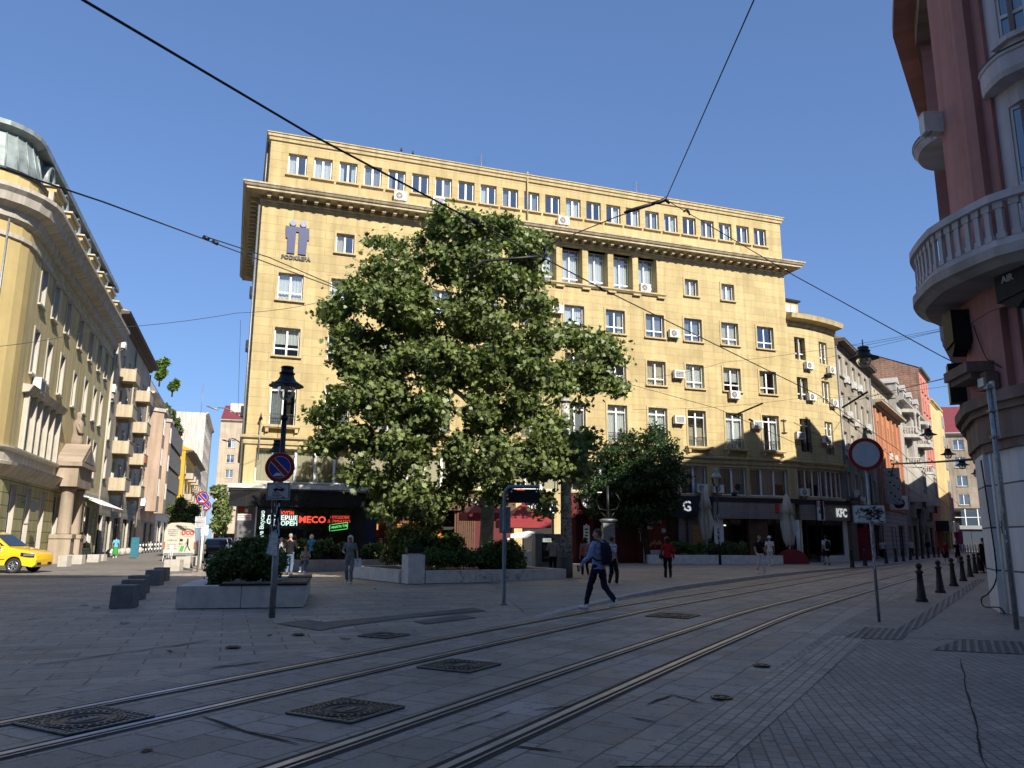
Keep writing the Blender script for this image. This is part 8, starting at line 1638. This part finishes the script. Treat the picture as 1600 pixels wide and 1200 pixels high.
# ================================================================ vehicles
def wheel(parent, x, y, r, out):
    w_ = thing_part('wheel', parent, (x, y, r)); s = out
    part(lambda k: k.grid([[(rr * math.cos(a), s * yy, rr * math.sin(a)) for a in [s * 2 * math.pi * i / 28 for i in range(28)]] for rr, yy in ((r * .62, -.1), (r * .95, -.1), (r, -.06), (r, .06), (r * .95, .10), (r * .66, .105), (r * .64, .07))], TYRE, close=True), 'tyre', w_)
    def rim(k):
        k.disc((0, s * .02, 0), r * .64, (0, s, 0), BLACKM, 28, .005); k.grid([[(rr * math.cos(a), s * yy, rr * math.sin(a)) for a in [s * 2 * math.pi * i / 28 for i in range(28)]] for rr, yy in ((r * .65, .02), (r * .65, .1), (r * .58, .095), (r * .57, .03))], ALLOY, close=True)
        for i in range(7): a = 2 * math.pi * i / 7; k.obox((.03 * math.cos(a), s * .085, .03 * math.sin(a)), (r * .6 * math.cos(a), s * .075, r * .6 * math.sin(a)), .05, .03, ALLOY)
        k.disc((0, s * .09, 0), .06, (0, s, 0), ALLOY, 14, .012)
    part(rim, 'rim', w_)
def thing_part(name, parent, loc): o = bpy.data.objects.new(name, None); COL.objects.link(o); o.parent = parent; o.location = loc; o.empty_display_size = .1; return o
TYRE = mat_plain('tyre_rubber', (.025, .025, .026, 1), .8); ALLOY = mat_plain('alloy_rim', (.55, .56, .58, 1), .3, .8); CGL = mat_plain('car_glass', (.02, .025, .03, 1), .05, 0, .8)
def carpaint(name, c): n = NT(name); n.color(c); n.b.inputs['Coat Weight'].default_value = .8; n.b.inputs['Coat Roughness'].default_value = .05; return n.set(.35)
def arch(cx, r, n=10): return [(cx + r * math.cos(a), .34 + r * math.sin(a)) for a in [math.pi + (-math.pi) * i / n for i in range(n + 1)]]
def car(label, loc, rz, paint, L=4.4, H=1.8, name='parked_car', mpv=True):
    t = thing(name, label, 'car', loc, rz); hw = .89; belt = 1.06
    low = [(-2.12, .30)] + arch(-1.35, .37) + arch(1.33, .37) + [(2.08, .26), (2.19, .36), (2.22, .62), (2.16, .82), (1.95, .93), (1.5, 1.02), (1.02, belt + .06), (-2.13, belt), (-2.2, .8), (-2.2, .4)]
    b = MB()
    yv = lambda x, z: hw - max(0, abs(x) - 1.5) ** 2 * .34
    pr = [(x, z) for x, z in low]
    for s in (-1, 1):
        pts = [(x, s * yv(x, z), z) for x, z in pr]
        # split lower side into column quads for clean shading
        cols = sorted({x for x, z in pr}); 
        b.face(pts if s < 0 else pts[::-1], paint)
    n_ = len(pr)
    for i in range(n_):
        (xa, za), (xb, zb) = pr[i], pr[(i + 1) % n_]; under = zb < .75 and za < .75 and -2.1 < xa < 2.1 and -2.1 < xb < 2.1
        b.face([(xb, -yv(xb, zb), zb), (xa, -yv(xa, za), za), (xa, yv(xa, za), za), (xb, yv(xb, zb), zb)], BLACKM if under else paint)
    up = [(1.02, belt + .06), (.28, H - .14), (-.1, H - .03), (-.8, H), (-1.75, H - .03), (-2.0, H - .15), (-2.13, belt)]
    yu = lambda z: hw - .02 - (z - belt) * .24
    for s in (-1, 1): pts = [(x, s * yu(z), z) for x, z in up]; b.face(pts[::-1] if s < 0 else pts, paint)
    for (xa, za), (xb, zb) in zip(up[:-1], up[1:]): b.face([(xa, -yu(za), za), (xa, yu(za), za), (xb, yu(zb), zb), (xb, -yu(zb), zb)], paint)
    body = b.build('body', t); bm = bmesh.new(); bm.from_mesh(body.data); bmesh.ops.remove_doubles(bm, verts=bm.verts, dist=.002); bmesh.ops.recalc_face_normals(bm, faces=bm.faces)
    ed = [e for e in bm.edges if len(e.link_faces) == 2 and e.calc_face_angle(0) > .5 and min(v.co.z for v in e.verts) > .5]
    bmesh.ops.bevel(bm, geom=ed, offset=.035, segments=3, profile=.5, affect='EDGES'); bm.to_mesh(body.data); bm.free(); body.data.polygons.foreach_set('use_smooth', [True] * len(body.data.polygons))
    body.data.set_sharp_from_angle(angle=R(38))
    for s in (-1, 1):
        for x0, x1, nm in ((-.02, .86, 'side_window'), (-1.02, -.1, 'side_window'), (-1.9, -1.1, 'side_window')):
            z0 = belt + .08; z1 = H - .16
            q = [(x0, z0), (x1, z0 + (.02 if x1 > .5 else 0)), (min(x1, .22) if x1 > .5 else x1, z1), (x0, z1)]
            if x1 > .5: q = [(x0, z0), (x1, z0 + .03), (.20, z1 - .02), (x0, z1)]
            part(lambda k: (k.face([(x, s * (yu(z) + .006), z) for x, z in (q if s < 0 else q[::-1])], CGL)), nm, t)
        part(lambda k: (k.grid([[(x, s * (yv(x, .8) + .004 + .01 * (z - .72)), z) for x in (1.72, 1.85, 2.0, 2.12)] for z in (.74, .84)], mat_plain('headlamp', (.35, .37, .4, 1), .1, .6)), k.grid([[(x, s * (yv(x, .8) + .003), z + (x - 1.7) * -.12) for x in (1.60, 1.85, 2.0, 2.14)] for z in (.72, .88)], CGL)), 'headlight', t)
        part(lambda k: k.box(1.95, 2.225, -.0 + s * .45 - .15, s * .45 + .15, .34, .46, BLACKM), 'air_intake', t)
        m_ = part(lambda k: (loft_(k, [((.70, s * 1.02, 1.06), .05, .05), ((.70, s * 1.02, 1.12), .09, .08), ((.68, s * 1.02, 1.24), .08, .08), ((.66, s * 1.02, 1.28), .03, .03)], paint, 12), k.box(.66, .74, min(s * .86, s * .98), max(s * .86, s * .98), 1.08, 1.12, BLACKM)), 'mirror', t)
        part(lambda k: (k.box(-2.0, .95, min(s * .885, s * .9), max(s * .885, s * .9), .58, .61, BLACKM), k.box(.42, .43, min(s * .885, s * .893), max(s * .885, s * .893), .35, 1.05, BLACKM), k.box(-.62, -.61, min(s * .885, s * .893), max(s * .885, s * .893), .35, 1.05, BLACKM), k.box(-.45, -.25, min(s * .885, s * .91), max(s * .885, s * .91), .86, .89, BLACKM)), 'door_trim', t)
        for x in (-1.35, 1.33): wheel(t, x, s * .79, .325, s)
    part(lambda k: k.face([(.98, -.72, belt + .09), (.98, .72, belt + .09), (.30, .60, H - .16), (.30, -.60, H - .16)], CGL), 'windscreen', t); t.children[-1].location = (.03, 0, .025)
    return t
taxi = car('yellow taxi with chequered band and alloy wheels entering at the left edge', (*at(41, 36)[:2], .008), R(3), carpaint('taxi_yellow', (.80, .50, .02, 1)), name='taxi')
taxi.location.x -= 1.33
def chq(k):
    for i in range(44):
        for j in range(2):
            if (i + j) % 2: k.face([(-1.9 + .06 * i, -.897, .95 + .05 * j), (-1.84 + .06 * i, -.897, .95 + .05 * j), (-1.84 + .06 * i, -.897, 1.0 + .05 * j), (-1.9 + .06 * i, -.897, 1.0 + .05 * j)], BLACKM)
    k.face([(-1.95, -.895, .94), (.80, -.895, .94), (.80, -.895, 1.055), (-1.95, -.895, 1.055)], SIGNW); k.face([(.5, -.899, .86), (.66, -.899, .86), (.66, -.899, .93), (.5, -.899, .93)], SIGNR)
    k.face([(-.3, -.897, .66), (.05, -.897, .7), (.12, -.897, .8), (.0, -.897, .9), (-.25, -.897, .88)], SBLUE)
part(chq, 'chequer_band', taxi); text('TAXI', .26, SBLUE, taxi, (-.45, -.9, .74), bold=.01)
car('dark parked car in the side street right of the white van', (*at(340, 66)[:2], .008), R(108), carpaint('dark_blue_paint', (.01, .014, .03, 1)), H=1.55)
car('black parked car farther up the side street, under the green tree', (*at(349, 78)[:2], .008), R(108), carpaint('black_paint', (.008, .008, .009, 1)), H=1.6)
# white delivery van, rear view
VW = carpaint('van_cream_white', (.50, .47, .39, 1)); vn = thing('delivery_van', 'cream white delivery van seen from behind with red lettering and a walking figure emblem', 'van', (*at(281, 55)[:2], .008), R(14))
b = MB(); W2 = 1.0; prof = [(-W2, .45), (-W2 - .0, 1.2), (-W2 + .05, 1.9), (-W2 + .14, 2.45), (-W2 + .35, 2.58), (0, 2.62)]; prof = prof + [(-x, z) for x, z in prof[:-1][::-1]]
b.grid([[(x, 0, z) for x, z in prof], [(x, .08, z) for x, z in prof], [(x, 3.6, z) for x, z in prof], [(x * .96, 4.6, min(z, 1.9 if z > 1.9 else z)) for x, z in prof], [(x * .9, 5.4, min(z, 1.15)) for x, z in prof]], VW, sm=False); b.face([(x, 0, z) for x, z in prof][::-1] , VW)
b.face([(x * .9, 5.4, min(z, 1.15)) for x, z in prof], VW); bo = b.build('body', vn)
part(lambda k: (k.box(-.005, .005, -.006, 0, .55, 2.5, BLACKM), k.box(-.95, .95, -.08, 0, .38, .56, GREYM), k.box(-.9, .9, -.05, .1, .25, .38, BLACKM), k.box(-.9, .9, .3, 5, .2, .45, BLACKM)), 'bumper', vn)
for s in (-1, 1):
    part(lambda k: k.box(min(s * .93, s * 1.005), max(s * .93, s * 1.005), -.02, .05, .8, 1.3, SIGNR), 'tail_light', vn)
    for y in (.95, 4.3): wheel(vn, s * .85, y, .34, s) if False else part(lambda k: k.grid([[(s * xx, y + rr * math.cos(a), .34 + rr * math.sin(a)) for a in [-s * 2 * math.pi * i / 20 for i in range(20)]] for xx, rr in ((.72, .1), (.72, .32), (.75, .34), (.93, .34), (.96, .32), (.97, .1))], TYRE, close=True), 'wheel', vn)
part(lambda k: k.box(-.72, -.15, -.03, -.006, .66, .78, SIGNW), 'number_plate', vn); part(lambda k: (k.box(.0, .2, -.03, 0, 1.35, 1.5, BLACKM), k.box(-.75, -.15, -.03, 0, .80, .84, BLACKM), k.box(-.05, .2, -.03, 0, 1.15, 1.18, BLACKM)), 'rear_handle', vn)
text('UCO', .36, SIGNR, vn, (.48, -.01, 1.90), bold=.02, name='red_lettering'); part(lambda k: k.tube([(.48 + .42 * math.cos(a), -.01, 1.9 + .24 * math.sin(a)) for a in [2 * math.pi * i / 24 for i in range(25)]], .008, SIGNR, 4, False), 'lettering_oval', vn)
text('www.uco.bg', .15, GREYM, vn, (.0, -.01, 2.36), name='grey_lettering')
for i, s_ in enumerate(('СЧЕТОВОДНИ', 'ОПАКОВКИ И', 'МАТЕРИАЛИ', 'ПРЕВОЗИ')): text(s_, .10, GREYM, vn, (-.48, -.01, 2.12 - .13 * i), name='grey_lettering')
text('02 972 44 84', .10, GREYM, vn, (-.5, -.01, 1.12), name='grey_lettering'); text('029 44 84 22', .10, GREYM, vn, (-.5, -.01, 1.0), name='grey_lettering'); text('sofia@uco.bg', .11, GREYM, vn, (-.5, -.01, 1.42), name='grey_lettering')
part(lambda k: (k.prism([(.02, .68), (.22, .62), (.32, .98), (.12, 1.05)], -.012, -.004, mat_plain('suitcase_green', (.03, .35, .08, 1), .5)), k.tube([(.25, -.01, 1.0), (.42, -.01, 1.18)], .008, BLACKM, 4)), 'suitcase_emblem', vn)
part(lambda k: (k.disc((.52, -.012, 1.48), .05, (0, -1, 0), BLACKM, 12, .006), k.tube([(.52, -.012, 1.42), (.52, -.012, 1.1)], .055, BLACKM, 8), k.tube([(.52, -.012, 1.1), (.42, -.012, .88), (.36, -.012, .66)], .028, BLACKM, 6), k.tube([(.52, -.012, 1.1), (.62, -.012, .88), (.72, -.012, .72)], .028, BLACKM, 6), k.tube([(.5, -.012, 1.36), (.40, -.012, 1.18)], .02, BLACKM, 6)), 'walking_figure_emblem', vn)
